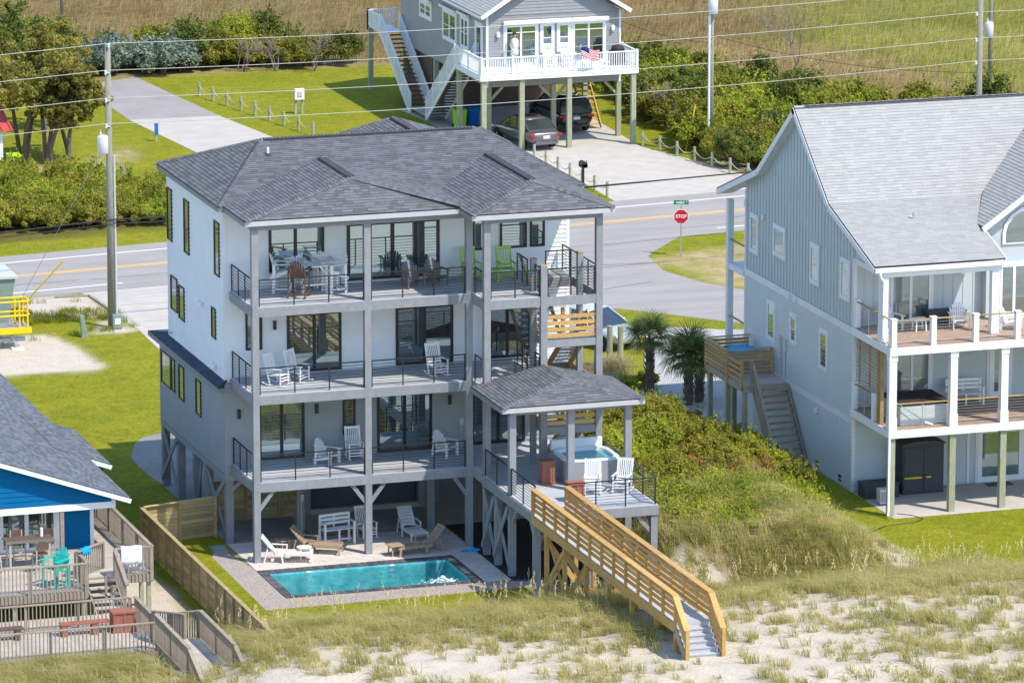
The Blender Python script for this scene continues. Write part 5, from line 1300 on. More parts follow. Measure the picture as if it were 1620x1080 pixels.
def chaise(m):
    t = thing('chaise_lounge', (0, 0, 0), '', 'lounge chair')
    s = MB()
    for i in range(11): s.cbox((0, -.95 + i * .115, .33 - .01 * abs(i - 5)), (.6, .1, .022))
    s.beam((-.31, -1.0, .32), (-.31, .35, .32), .03, .09).beam((.31, -1.0, .32), (.31, .35, .32), .03, .09).build('seat', m, t)
    b = MB()
    for i in range(6): b.cbox((0, .38 + i * .085, .38 + i * .105), (.58 - .02 * max(0, i - 3), .02, .115), Matrix.Rotation(R(-40), 3, 'X'))
    b.beam((-.26, .32, .3), (-.26, .84, .94), .03, .05).beam((.26, .32, .3), (.26, .84, .94), .03, .05).build('backrest', m, t)
    for sx in (-1, 1):
        for y in (-.92, .12): MB().beam((sx * .31, y, .34), (sx * .33, y - .06, 0), .05, .06, (0, 1, 0)).build('leg', m, t)
        MB().beam((sx * .34, -.08, .53), (sx * .34, .5, .56), .07, .03).beam((sx * .34, -.04, .33), (sx * .34, -.06, .53), .04, .05, (0, 1, 0)).build('arm', m, t)
        MB().beam((sx * .28, .62, .5), (sx * .3, .75, 0), .04, .05, (0, 1, 0)).build('leg', m, t)
    return t
def side_table(m, r=.26, h=.45, round_=True, name='side_table'):
    t = thing(name, (0, 0, 0), '', 'table')
    if round_: MB().lathe([(r - .01, h - .03), (r, h - .02), (r, h), (r - .01, h + .002)], 18).build('table_top', m, t)
    else: MB().box(-r, r, -r, r, h - .025, h).build('table_top', m, t)
    for a in range(4):
        k = .68 * r; x, y = ((-1, -1), (1, -1), (1, 1), (-1, 1))[a]
        MB().beam((x * k, y * k, 0), (x * k * .9, y * k * .9, h - .025), .045, .045, (0, 1, 0)).build('leg', m, t)
    MB().box(-.6 * r, .6 * r, -.02, .02, h * .35, h * .35 + .03).build('stretcher', m, t)
    return t
def bench(m, w=1.25, sh=.62, bh=.5):
    t = thing('bench', (0, 0, 0), '', 'bench')
    s = MB()
    for i in range(4): s.box(-w / 2, w / 2, -.24 + i * .12, -.13 + i * .12, sh - .025, sh)
    s.build('seat', m, t)
    b = MB()
    for z in (.14, .29, .44): b.box(-w / 2, w / 2, .24, .265, sh + z - .05, sh + z + .06)
    for x in (-w / 2 + .03, 0, w / 2 - .03): b.box(x - .03, x + .03, .266, .29, sh, sh + .5)
    b.build('backrest', m, t)
    for sx in (-1, 1):
        for y in (-.21, .25): MB().box(sx * (w / 2 - .035) - .035, sx * (w / 2 - .035) + .035, y - .035, y + .035, 0, sh + (.22 if y < 0 else .5)).build('leg', m, t)
        MB().box(sx * (w / 2 - .035) - .05, sx * (w / 2 - .035) + .05, -.26, .24, sh + .22, sh + .25).build('arm', m, t)
    MB().box(-.03, .03, -.2, -.14, 0, sh - .03).build('leg', m, t)
    MB().box(-w / 2 + .05, w / 2 - .05, -.02, .03, .16, .21).build('stretcher', m, t)
    return t
rc_w = rocking_chair('white_poly'); rc_g = rocking_chair('green_paint'); ad_w = adirondack('white_poly'); ad_d = adirondack('driftwood', 'white_poly')
bar_w = adirondack('white_poly', None, .5, 'bar_chair'); bar_b = adirondack('brown_poly', None, .5, 'bar_chair'); bar_t = adirondack('teal_paint', None, .42, 'bar_chair')
ch_w = chaise('white_poly'); ch_c = chaise('cream_poly'); ch_t = chaise('tan_poly')
z1_, z2_, z3_ = ZF
place(bar_w, (1.65, 2.25, z3_), R(70), 'white tall chair at the left end of the balcony dining table', 'white balcony bar chairs')
place(bar_w, (2.25, 2.62, z3_), R(-8), 'white tall chair behind the balcony dining table near the brown chair', 'white balcony bar chairs')
place(bar_w, (3.22, 2.58, z3_), R(-10), 'white tall chair behind the balcony dining table near the glass door', 'white balcony bar chairs')
place(bar_w, (3.42, 1.62, z3_), R(-75), 'white tall chair turned side on at the right of the balcony dining table', 'white balcony bar chairs')
place(bar_b, (1.95, 1.15, z3_), R(150), 'brown tall wooden chair in front of the white balcony dining table')
bt = thing('dining_table', (2.6, 1.95, z3_), 'white square bar height table on the top balcony', 'table', rotz=R(8))
MB().box(-.55, .55, -.5, .5, .98, 1.02).build('table_top', 'white_poly', bt)
for x in (-.46, .46):
    for y in (-.4, .4):
        MB().box(x - .045, x + .045, y - .045, y + .045, 0, .98).build('leg', 'white_poly', bt)
        MB().beam((x, y, .7), (x * .45, y, .97), .04, .05).build('corner_brace', 'white_poly', bt)
MB().box(-.42, .42, -.43, -.39, .3, .35).box(-.42, .42, .39, .43, .3, .35).box(-.03, .03, -.39, .39, .301, .349).build('stretcher', 'white_poly', bt)
ls = thing('floor_stand', (3.85, 2.35, z3_), 'small black stand with a cord beside the top balcony door', 'stand')
MB().lathe([(.12, 0), (.12, .02), (.02, .03)], 12).build('base', 'black_metal', ls); MB().tube([(0, 0, .02), (0, 0, .42)], .014, 6).build('pole', 'black_metal', ls); MB().box(-.05, .05, -.04, .04, .42, .62).build('head', 'black_metal', ls)
place(ad_d, (6.35, 1.55, z3_), R(6), 'grey brown adirondack chair with white stripe on the top balcony beside the glass doors', 'striped adirondack chairs')
place(ad_d, (7.3, 1.8, z3_), R(12), 'grey brown adirondack chair with white stripe near the green rocking chair', 'striped adirondack chairs')
place(rc_g, (8.75, 2.1, z3_), R(5), 'lime green rocking chair half hidden by the balcony post', 'green rocking chairs')
place(rc_g, (9.98, 1.85, z3_), R(-4), 'lime green rocking chair beside the stair railing', 'green rocking chairs')
gt_ = side_table('green_paint', .27, .48, False); place(gt_, (9.35, 1.55, z3_), 0, 'small lime green side table between two green rocking chairs')
place(rc_w, (1.2, 1.25, z2_), R(42), 'white rocking chair at the left end of the middle balcony', 'white rocking chairs on the middle balcony')
place(rc_w, (2.05, 1.55, z2_), R(38), 'white rocking chair second from the left post on the middle balcony', 'white rocking chairs on the middle balcony')
place(rc_w, (7.1, .95, z2_), R(12), 'white rocking chair alone by the balcony post on the middle floor', 'white rocking chairs on the middle balcony')
place(ad_w, (3.2, 1.95, z1_), R(42), 'white adirondack chair on the lowest balcony beside a white rocking chair', 'white adirondack chairs')
place(rc_w, (4.33, 2.25, z1_), R(-3), 'white rocking chair under the narrow window of the lowest balcony', 'white rocking chairs')
place(ad_w, (7.65, 1.85, z1_), R(34), 'white adirondack chair by the wall outlet of the lowest balcony', 'white adirondack chairs')
place(rc_w, (10.95, -5.2, z1_), R(-20), 'white rocking chair in front of the hot tub steps near the middle post', 'white rocking chairs by the hot tub')
place(rc_w, (12.0, -5.35, z1_), R(-35), 'white rocking chair near the corner railing of the hot tub deck', 'white rocking chairs by the hot tub')
place(ch_c, (1.0, -.15, .02), R(72), 'cream chaise lounge in the sun beside the left house post', 'chaise lounges by the pool')
place(ch_t, (2.35, .75, .02), R(62), 'tan chaise lounge beside the round white table', 'chaise lounges by the pool')
place(ch_w, (6.35, 1.9, .02), R(2), 'white chaise lounge in the shade under the house', 'chaise lounges by the pool')
place(ch_t, (6.0, -.45, .02), R(-82), 'tan chaise lounge in the shade at the pool edge', 'chaise lounges by the pool')
rt_ = side_table('cream_poly', .28, .45); place(rt_, (1.75, -.02, .02), 0, 'round cream side table between two chaise lounges')
st_ = side_table('tan_poly', .24, .42, False); place(st_, (1.35, 1.35, .02), R(20), 'small tan side table behind the cream chaise lounge')
place(side_table('tan_poly', .27, .4, False, 'foot_stool'), (5.0, -.55, .02), R(8), 'slatted tan foot stool at the pool edge')
place(bench('white_poly'), (3.45, 1.6, .02), R(10), 'tall white bench on the pool terrace between two house posts')
place(rc_w, (4.72, 2.1, .02), R(10), 'white rocking chair behind the middle house post at ground level', 'white rocking chairs')
# hot tub and towel cabinets
def hot_tub(name, loc, label, w, d, h, side, cover=None, rotz=0):
    t = thing(name, loc, label, 'hot tub', rotz=rotz)
    MB().box(-w / 2, w / 2, -d / 2, -d / 2 + .06, .02, h - .08).box(-w / 2, w / 2, d / 2 - .06, d / 2, .02, h - .08).box(-w / 2, -w / 2 + .06, -d / 2 + .06, d / 2 - .06, .02, h - .08).box(w / 2 - .06, w / 2, -d / 2 + .06, d / 2 - .06, .02, h - .08).box(-w / 2 + .05, w / 2 - .05, -d / 2 + .05, d / 2 - .05, .02, .06).build('cabinet', side, t)
    for sx in (-1, 1): MB().box(sx * w * .25 - w * .23, sx * w * .25 + w * .23, -d / 2 - .012, -d / 2 + .01, .08, h - .16).build('side_panel', side, t)
    if cover:
        for sx in (-1, 1): MB().box(min(sx * .005, sx * w / 2 * 1.03), max(sx * .005, sx * w / 2 * 1.03), -d / 2 * 1.03, d / 2 * 1.03, h - .075, h + .06).build('cover', cover, t, bevel=.03)
        return t
    r = MB(); n = 40
    def sq(k, s_, z): # rounded square ring
        out = []
        for i in range(n):
            a = 2 * math.pi * i / n; c_, s__ = math.cos(a), math.sin(a); e = 5
            rad = (abs(c_) ** e + abs(s__) ** e) ** (-1 / e)
            out.append((c_ * rad * w / 2 * k, s__ * rad * d / 2 * k, z))
        return out
    rings = [sq(1.02, 1, h - .09), sq(1.03, 1, h - .02), sq(1.0, 1, h), sq(.86, 1, h), sq(.84, 1, h - .03), sq(.8, 1, h - .45), sq(.55, 1, h - .5), sq(.5, 1, h - .8)]
    vs = [p for q in rings for p in q]; fs = []
    for i in range(len(rings) - 1):
        for k in range(n): fs.append((i * n + k, i * n + (k + 1) % n, (i + 1) * n + (k + 1) % n, (i + 1) * n + k))
    fs.append(tuple(range((len(rings) - 1) * n, len(rings) * n)))
    r.add(vs, fs).build('shell', 'tub_shell', t, smooth=True)
    MB().poly(sq(.842, 1, h - .13)).build('water', 'spa_water', t)
    MB().box(-w / 2 * .95, w / 2 * .95, d / 2 + .02, d / 2 + .2, .1, h + .3).build('folded_cover', 'tub_shell', t, bevel=.04)
    return t
hot_tub('hot_tub', (11.45, -2.95, z1_), 'open hot tub with turquoise water on the gazebo deck', 2.05, 2.0, .92, 'tub_grey')
def cabinet(loc, w, d, h, label, m='red_wood', rz_=0):
    t = thing('towel_cabinet', loc, label, 'cabinet', rotz=rz_)
    MB().box(-w / 2 + .04, w / 2 - .04, -d / 2 + .04, d / 2 - .04, 0, h - .06).build('body', m, t)
    MB().box(-w / 2, w / 2, -d / 2, d / 2, h - .058, h).build('top_board', m, t); MB().box(-w / 2, w / 2, -d / 2, d / 2, 0, .09).build('plinth', m, t)
    for sx in (-1, 0, 1): MB().box(sx * (w / 2 - .075) - .035, sx * (w / 2 - .075) + .035, -d / 2 + .02, -d / 2 + .04, .092, h - .06).build('panel_stile', m, t)
cabinet((9.85, -3.35, z1_), .52, .5, .86, 'red brown wooden cabinet standing against the hot tub')
cabinet((10.0, -6.1, z1_), .6, .55, .7, 'red brown wooden cabinet behind the boardwalk rail')
tb = thing('towel', (7.8, -.75, .02), 'bright blue towel lying on the pool terrace by the piles', 'towel')
n = 14; vs = []; fs = []
for j in range(n + 1):
    for i in range(n + 1):
        x = -.38 + .76 * i / n; y = -.16 + .32 * j / n; e = min(i, n - i, j, n - j) / n
        vs.append((x + .08 * y, y * (1 - .5 * abs(x)), .01 + .22 * e * (1 + .6 * math.sin(9 * x + 5 * y)) + .02 * math.sin(25 * x)))
for j in range(n):
    for i in range(n): a = j * (n + 1) + i; fs.append((a, a + 1, a + n + 2, a + n + 1))
MB().add(vs, fs).build('cloth', 'cyan_cloth', tb, smooth=True)
gb = thing('valve_box', (-.85, 2.35, 0), 'small dark green valve box lid in the grass by the fence', 'valve box')
MB().box(-.28, .28, -.2, .2, -.1, .09).build('box_rim', 'dull_green', gb, bevel=.02); MB().box(-.24, .24, -.16, .16, .091, .11).build('lid', 'dull_green', gb)
# ---------------------------------------------------------------- things on the right neighbour's porches
place(ad_w, (25.2, 2.25, 6.42), R(15), 'white adirondack chair beside the white porch column of the pale blue house', 'white adirondack chairs on the upper porch')
wt_ = side_table('white_poly', .3, .46, False); place(wt_, (26.15, 1.75, 6.42), 0, 'small white side table on the upper porch of the pale blue house')
place(ad_w, (27.75, 1.7, 6.42), R(-8), 'white adirondack chair in front of the black storage box', 'white adirondack chairs on the upper porch')
place(ad_w, (29.55, 1.0, 6.42), R(55), 'white adirondack chair under the arched window of the pale blue house', 'white adirondack chairs on the upper porch')
sb = thing('storage_box', (27.6, 2.75, 6.42), 'black storage box against the wall of the upper porch', 'storage box')
MB().box(-.75, .75, -.3, .3, 0, .42).build('body', 'shed_dark', sb, bevel=.02); MB().box(-.78, .78, -.33, .33, .421, .5).build('lid', 'shed_dark', sb, bevel=.02)
hot_tub('hot_tub', (25.65, .75, 3.29), 'grey hot tub closed with a dark brown cover on the lower porch', 1.95, 1.85, .82, 'grey_box', 'spa_cover')
pbn = bench('white_poly', 1.4, .44, .45); place(pbn, (28.35, 2.5, 3.29), R(-6), 'white slatted bench on the lower porch of the pale blue house')
br_ = thing('pool_brush', (25.3, -.3, 3.29), 'long handled white brush leaning behind the porch cables', 'brush')
MB().tube([(-.85, .02, .95), (.35, -.05, .12)], .016, 6).build('handle', 'teal_paint', br_); MB().cbox((.42, -.06, .09), (.36, .1, .08), Matrix.Rotation(R(20), 3, 'Y')).build('head', 'cream_poly', br_, bevel=.02)
sh = thing('storage_shed', (26.6, 2.62, .01), 'tall dark grey plastic storage shed with yellow bar under the porch', 'shed')
MB().box(-.83, .83, -.4, .4, 0, 1.9).build('body', 'shed_dark', sh, bevel=.02)
for sx in (-1, 1): MB().box(min(sx * .012, sx * .78), max(sx * .012, sx * .78), -.43, -.402, .08, 1.82).build('door', 'shed_dark', sh, bevel=.01)
MB().prism([(-.88, -.46, 1.9), (.88, -.46, 1.9), (.88, -.46, 1.94), (.4, -.46, 2.04), (-.4, -.46, 2.04), (-.88, -.46, 1.94)], (0, .9, 0)).build('roof', 'shed_dark', sh)
MB().box(-.78, .3, -.46, -.435, .62, .67).build('locking_bar', 'yellow_paint', sh); MB().box(-.06, .08, -.49, -.46, .57, .72).build('latch', 'black_metal', sh)
db = thing('deck_box', (24.85, 2.35, .01), 'long black deck box on the patio beside the storage shed', 'storage box')
MB().box(-.7, .7, -.35, .35, 0, .5).build('body', 'shed_dark', db, bevel=.03); MB().box(-.73, .73, -.38, .38, .502, .58).build('lid', 'shed_dark', db, bevel=.03)
ac = thing('dehumidifier', (24.62, 1.2, .01), 'grey outdoor unit on the patio beside the downspout', 'appliance')
MB().box(-.24, .24, -.2, .2, .03, .6).build('body', 'grey_box', ac, bevel=.03); MB().box(-.2, .2, -.212, -.2, .12, .5).build('grille', 'tub_grey', ac)
for x in (-.18, .18): MB().box(x - .03, x + .03, -.16, .16, 0, .032).build('foot', 'black_metal', ac)
hs = thing('garden_hose', (24.6, -1.3, 0), 'thin dark garden hose lying across the lawn by the patio', 'hose')
MB().tube([(24.5 - 24.6, .9, .03), (.35, .5, .03), (.55, -.1, .03), (.1, -.5, .03), (-1.2, -.7, .03), (-2.0, -1.4, .03)], .013, 6).build('tube', 'black_metal', hs)
mt = tag(MB().box(-.5, .5, -.25, .25, 0, .02).build('door_mat', 'brown_wood', None, (29.9, 2.7, .012)), 'brown door mat at the french doors of the pale blue house', 'mat')
# spa on the side landing, blue lid
sp_ = thing('water_barrel', (23.2, 12.9, 2.8), 'round blue lidded tub behind the slatted screen of the landing', 'tub')
MB().lathe([(.5, 0), (.58, .3), (.6, .72)], 20).build('body', 'cyan_cloth', sp_, smooth=True); MB().lathe([(.63, .721), (.63, .76), (.5, .82), (.05, .86)], 20).build('lid', 'cyan_cloth', sp_, smooth=True)
# ---------------------------------------------------------------- things on the blue house decks
tbx = thing('bar_table', (-9.2, -3.6, 1.5), 'long brown bar table with pale legs on the blue house porch', 'table')
MB().box(-.85, .85, -.35, .35, .98, 1.03).build('table_top', 'brown_wood', tbx); MB().box(-.87, .87, -.375, -.352, .96, 1.035).build('edge_trim', 'driftwood', tbx)
for x in (-.7, .7):
    for y in (-.28, .28): MB().box(x - .035, x + .035, y - .035, y + .035, 0, .98).build('leg', 'old_deck', tbx)
def bar_stool():
    t = thing('bar_stool', (0, 0, 0), '', 'stool')
    MB().box(-.23, .23, -.22, .22, .66, .70).build('seat', 'brown_wood', t)
    MB().box(-.22, .22, .2, .235, .82, 1.1).build('backrest', 'brown_wood', t)
    for x in (-.2, .2):
        MB().beam((x * 1.15, -.24, 0), (x, -.19, .66), .04, .04, (0, 1, 0)).build('leg', 'old_deck', t)
        MB().beam((x * 1.15, .26, 0), (x, .2, 1.1), .04, .04, (0, 1, 0)).build('leg', 'old_deck', t)
    MB().box(-.2, .2, -.235, -.2, .25, .29).box(-.2, .2, .2, .24, .25, .29).build('stretcher', 'old_deck', t)
    return t
bs_ = bar_stool()
place(bs_, (-8.95, -4.4, 1.5), R(185), 'brown bar stool in front of the long bar table', 'bar stools at the blue house')
place(bs_, (-8.35, -2.95, 1.5), R(-20), 'brown bar stool behind the bar table beside the blue wall', 'bar stools at the blue house')
place(bs_, (-9.4, -2.85, 1.5), R(4), 'brown bar stool behind the bar table before the glass door', 'bar stools at the blue house')
place(bs_, (-10.55, -4.0, 1.5), R(100), 'brown bar stool at the far end of the long bar table', 'bar stools at the blue house')
cn = tag(MB().lathe([(.05, 0), (.055, .01), (.055, .3), (.03, .31)], 12, (0, 0, 0)).build('candle', 'cream_poly', None, (-8.7, -3.5, 2.53)), 'cream pillar candle on the brown bar table', 'candle')
place(bar_t, (-8.9, -6.5, 1.5), R(-55), 'teal tall adirondack chair behind the picket railing of the blue house')
rbn = thing('bench', (-8.7, -9.75, .65), 'red brown wooden bench on the lower deck of the blue house', 'bench')
for i in range(3): MB().box(-.85, .85, -.2 + i * .135, -.07 + i * .135, .40, .44).build('seat_board', 'red_wood', rbn)
for x in (-.7, .35): MB().box(x - .1, x + .1, -.18, .18, 0, .4).build('leg', 'red_wood', rbn)
cabinet((-7.35, -9.7, .65), .85, .6, .72, 'red brown storage cabinet at the corner of the lower deck')
bbn = thing('bench', (-11.6, -9.7, .65), 'dark brown wooden bench on the lower deck of the blue house', 'bench')
for i in range(3): MB().box(-.8, .8, -.2 + i * .135, -.07 + i * .135, .38, .42).build('seat_board', 'brown_wood', bbn)
for x in (-.6, .6): MB().box(x - .08, x + .08, -.18, .18, 0, .38).build('leg', 'brown_wood', bbn)
def drape(name, loc, w, front, back, label, m, rz_=0):
    t = thing(name, loc, label, 'towel', rotz=rz_); vs = []; fs = []; nu, nv_ = 12, 12
    prof = [(-.09 - .01 * math.sin(k), -front + k * front / 5) for k in range(6)] + [(-.06, .03), (.06, .03)] + [(.09, -k * back / 4) for k in range(5)]
    for i, (py, pz) in enumerate(prof):
        for j in range(nu + 1): x = -w / 2 + w * j / nu; vs.append((x, py + .015 * math.sin(j * 1.7) * (1 if pz < 0 else 0), pz + .012 * math.sin(j * .9)))
    for i in range(len(prof) - 1):
        for j in range(nu): a = i * (nu + 1) + j; fs.append((a, a + 1, a + nu + 2, a + nu + 1))
    o = MB().add(vs, fs).build('cloth', m, t, smooth=True); so_ = o.modifiers.new('thick', 'SOLIDIFY'); so_.thickness = .012; return t
drape('towel', (-6.05, -5.7, 2.48), .75, .6, .3, 'white towel hung over the picket railing of the blue house', 'towel')
drape('towel', (-7.6, -5.35, 2.47), .5, .2, .2, 'crumpled blue towel on the deck railing behind the teal chair', 'cyan_cloth', R(42))
co = thing('cooler', (-5.75, -4.95, 1.5), 'white cooler box behind the hanging white towel', 'cooler')
MB().box(-.32, .32, -.2, .2, 0, .36).build('body', 'white_poly', co, bevel=.03); MB().box(-.33, .33, -.21, .21, .362, .43).build('lid', 'white_poly', co, bevel=.03)
for sx in (-1, 1): MB().tube([(sx * .33, -.08, .3), (sx * .38, -.08, .24), (sx * .38, .08, .24), (sx * .33, .08, .3)], .012, 6).build('handle', 'grey_box', co)
# ---------------------------------------------------------------- cars
def car(name, m, label, loc, rz_, kind='sedan'):
    t = thing(name, loc, label, 'car', rotz=rz_)
    # stations along Y (front = +Y): y, half width, z low, z shoulder
    if kind == 'sedan':
        L_, Wd, st = 4.85, .91, [(-2.42, .70, .42, .86), (-2.32, .82, .28, .98), (-1.9, .89, .22, 1.02), (-1.1, .91, .2, .98), (0, .91, .2, .94), (1.0, .91, .2, .92), (1.6, .9, .22, .86), (2.15, .84, .26, .74), (2.38, .72, .3, .62)]
        gh = [(-1.95, .74, 1.02, 1.03), (-1.15, .66, .98, 1.42), (-.3, .64, .95, 1.46), (.35, .64, .93, 1.42), (1.25, .74, .90, .93)]
    elif kind == 'suv':
        L_, Wd, st = 4.9, .97, [(-2.42, .86, .45, 1.02), (-2.36, .92, .34, 1.1), (-1.9, .96, .3, 1.12), (0, .97, .28, 1.1), (1.1, .97, .28, 1.08), (1.7, .95, .3, 1.04), (2.25, .88, .34, .94), (2.42, .78, .4, .8)]
        gh = [(-2.36, .82, 1.1, 1.12), (-2.05, .74, 1.1, 1.68), (-.8, .72, 1.1, 1.74), (.35, .70, 1.1, 1.70), (1.15, .80, 1.08, 1.11)]
    else:
        L_, Wd, st = 4.4, .9, [(-2.15, .76, .42, .92), (-2.08, .85, .3, 1.0), (-1.6, .89, .24, 1.03), (0, .9, .22, 1.0), (.95, .9, .22, .99), (1.5, .88, .24, .95), (2.0, .82, .28, .82), (2.2, .7, .34, .66)]
        gh = [(-2.0, .76, 1.0, 1.02), (-1.75, .68, 1.0, 1.5), (-.6, .66, 1.0, 1.56), (.3, .65, .99, 1.53), (1.25, .76, .97, 1.0)]
    def loft(sec):
        vs, fs = [], []; n = len(sec[0])
        for s_ in sec: vs += s_
        for i in range(len(sec) - 1):
            for k in range(n): fs.append((i * n + k, i * n + (k + 1) % n, (i + 1) * n + (k + 1) % n, (i + 1) * n + k))
        fs.append(tuple(range(n))[::-1]); fs.append(tuple((len(sec) - 1) * n + k for k in range(n)))
        return vs, fs
    sec = []
    for y, w, z0, z1 in st:
        zm = z0 + (z1 - z0) * .55
        sec.append([(-w * .9, y, z0), (w * .9, y, z0), (w, y, zm), (w * .96, y, z1 - .06), (w * .86, y, z1), (-w * .86, y, z1), (-w * .96, y, z1 - .06), (-w, y, zm)])
    b = MB(); b.add(*loft(sec)); bo_ = b.build('body', m, t, smooth=True)
    sub = bo_.modifiers.new('s', 'SUBSURF'); sub.levels = sub.render_levels = 1
    sec = [[(-w * 1.08, y, z0 - .05), (w * 1.08, y, z0 - .05), (w, y, z1), (-w, y, z1)] for y, w, z0, z1 in gh]
    MB().add(*loft(sec)).build('windows', 'car_glass', t)
    rp_ = gh[1:-1]
    rf_ = MB(); top = [[(-w * .99, y, z1 - .03), (w * .99, y, z1 - .03), (w * .9, y, z1 + .03), (-w * .9, y, z1 + .03)] for y, w, z0, z1 in rp_]
    rf_.add(*loft(top)).build('roof', m, t, smooth=True)
    for sx in (-1, 1):
        p = MB(); pts_ = [Vector((sx * (w * 1.02 + .0), y, z1 + .005)) for y, w, z0, z1 in gh]; pts_[0].x = sx * gh[0][1] * 1.06; pts_[-1].x = sx * gh[-1][1] * 1.06
        for a_, b_ in zip(pts_[:-1], pts_[1:]): p.beam(a_, b_, .07, .05)
        y, w, z0, z1 = gh[2]; p.beam((sx * w * 1.1, y, z0), (sx * w * 1.02, y, z1), .04, .08, (0, 1, 0)); p.build('pillar', m, t)
        MB().cbox((sx * (Wd + .06), gh[-1][0] - .35, gh[-1][2] + .08), (.16, .1, .12)).build('mirror', m, t, bevel=.02)
        zl = st[1][3] - .17
        MB().cbox((sx * (Wd - .2), st[1][0] + .0, zl), (.36, .16, .14), Matrix.Rotation(sx * R(-14), 3, 'Z')).build('tail_light', 'tail_red', t, bevel=.03)
        MB().cbox((sx * (Wd - .22), st[-2][0] + .08, st[-2][3] - .1), (.34, .22, .12), Matrix.Rotation(sx * R(-22), 3, 'Z')).build('headlight', 'lamp_clear', t, bevel=.03)
        for y in (-L_ * .285, L_ * .3):
            r_ = .34 if kind != 'suv' else .38
            prof = [(r_ * .62, -.1), (r_ * .95, -.11), (r_, -.06), (r_, .06), (r_ * .95, .11), (r_ * .62, .1)]
            wv = MB().lathe(prof, 20); wv.v = [(sx * (Wd - .1) + c_, y + a_, r_ + b_) for a_, b_, c_ in wv.v]; wo = wv.build('wheel', 'tyre', t)
            rv = MB().lathe([(.03, .105), (r_ * .6, .09), (r_ * .63, .02)], 10); rv.v = [(sx * (Wd - .1) + sx * c_, y + a_, r_ + b_) for a_, b_, c_ in rv.v]; rv.build('rim', 'rim', wo)
    MB().cbox((0, st[0][0] - .0, st[1][3] - .27), (.36, .05, .14)).build('licence_plate', 'white_poly', t)
    MB().cbox((0, st[0][0] + .03, st[0][2] - .02), (1.3, .14, .14)).build('bumper', m, t, bevel=.03)
    return t
car('parked_car', 'car_pewter', 'dark pewter sedan parked under the balcony of the stilt house', (34.85, 76.35, 0), R(8))
car('parked_car', 'car_black', 'black sport utility car parked under the stilt house beside the stairs', (38.0, 80.4, 0), R(3), 'suv')
car('parked_car', 'car_silver', 'silver white car behind the palms on the gravel drive', (23.1, 30.9, 0), R(-150), 'hatch')
# ---------------------------------------------------------------- person in the doorway, one continuous body
def person(loc, rz_, label):
    me_ = bpy.data.meshes.new('person'); bmx = bmesh.new()
    J = [(0, 0, .95, .14, .11), (0, 0, 1.15, .13, .10), (0, .01, 1.38, .15, .10), (0, 0, 1.47, .06, .06), (0, -.01, 1.54, .055, .055), (0, -.02, 1.63, .085, .10), (0, -.01, 1.73, .06, .07),
         (.17, 0, 1.40, .06, .06), (.24, -.02, 1.13, .045, .045), (.12, -.16, 1.02, .035, .035), (.05, -.2, 1.04, .03, .025),
         (-.17, 0, 1.40, .06, .06), (-.27, .0, 1.14, .045, .045), (-.25, -.10, .92, .035, .035), (-.24, -.14, .85, .03, .025),
         (.09, 0, .86, .09, .09), (.1, -.02, .48, .06, .065), (.1, .01, .10, .04, .045), (.11, -.13, .04, .04, .03),
         (-.09, 0, .86, .09, .09), (-.11, -.02, .48, .06, .065), (-.11, .02, .10, .04, .045), (-.12, -.12, .04, .04, .03)]
    Eg = [(0, 1), (1, 2), (2, 3), (3, 4), (4, 5), (5, 6), (2, 7), (7, 8), (8, 9), (9, 10), (2, 11), (11, 12), (12, 13), (13, 14), (0, 15), (15, 16), (16, 17), (17, 18), (0, 19), (19, 20), (20, 21), (21, 22)]
    me_.from_pydata([j[:3] for j in J], Eg, []); me_.update()
    t = bpy.data.objects.new('person', me_); COL.objects.link(t); t.location = loc; t.rotation_euler[2] = rz_
    sk_ = t.modifiers.new('skin', 'SKIN')
    for i, j in enumerate(J): v = me_.skin_vertices[0].data[i]; v.radius = (j[3], j[4]); v.use_root = (i == 0)
    s_ = t.modifiers.new('sub', 'SUBSURF'); s_.levels = s_.render_levels = 2
    me_.materials.append(MATS['skin'])
    tag(t, label, 'person')
    MB().lathe([(.10, .88), (.185, .98), (.175, 1.2), (.2, 1.36), (.12, 1.46), (.06, 1.475)], 16).build('shirt', 'shirt', t, smooth=True)
    MB().lathe([(.2, .62), (.2, .8), (.18, .99), (.1, 1.0)], 16).build('shorts', 'shorts', t, smooth=True)
    MB().lathe([(.098, 1.64), (.108, 1.70), (.09, 1.77), (.04, 1.805), (.005, 1.81)], 14, (0, .012, 0)).build('hair', 'hair', t, smooth=True)
person((34.3, 76.45, 3.9), R(20), 'person in pale shirt and shorts standing at the sliding door of the stilt house')
# flag hung at the balcony rail
fl = thing('flag', (37.15, 74.35, 4.75), 'striped red white and blue flag draped at the white balcony railing', 'flag')
MB().tube([(0, .1, -.3), (-.12, -.3, .55)], .015, 6).build('pole', 'kh_white', fl)
def strip(u0, u1, v0, v1, m, nm):
    vs = []; fs = []; n = 12
    for i in range(n + 1):
        u = u0 + (u1 - u0) * i / n
        for v in (v0, v1): vs.append((-.1 + u * .98, -.25 + .07 * math.sin(u * 7 + v * 2), .48 - v * .55 - .28 * u + .06 * math.sin(u * 6 + 1)))
    for i in range(n): fs.append((2 * i, 2 * i + 2, 2 * i + 3, 2 * i + 1))
    o = MB().add(vs, fs).build(nm, m, fl, smooth=True); s_ = o.modifiers.new('t', 'SOLIDIFY'); s_.thickness = .008
for k in range(13): strip(.42 if k < 7 else 0, 1, k / 13, (k + 1) / 13, 'flag_red' if k % 2 == 0 else 'flag_white', 'stripe')
strip(0, .42, 0, 7 / 13, 'flag_blue', 'canton')
kc = rocking_chair('white_poly')
for i, x in enumerate((36.0, 36.95)): place(kc, (x, 75.9, 3.9), R(-5), 'white rocking chair on the stilt house balcony', 'balcony rocking chairs')
gr_ = thing('grill', (39.5, 75.6, 3.9), 'black covered grill at the end of the stilt house balcony', 'grill')
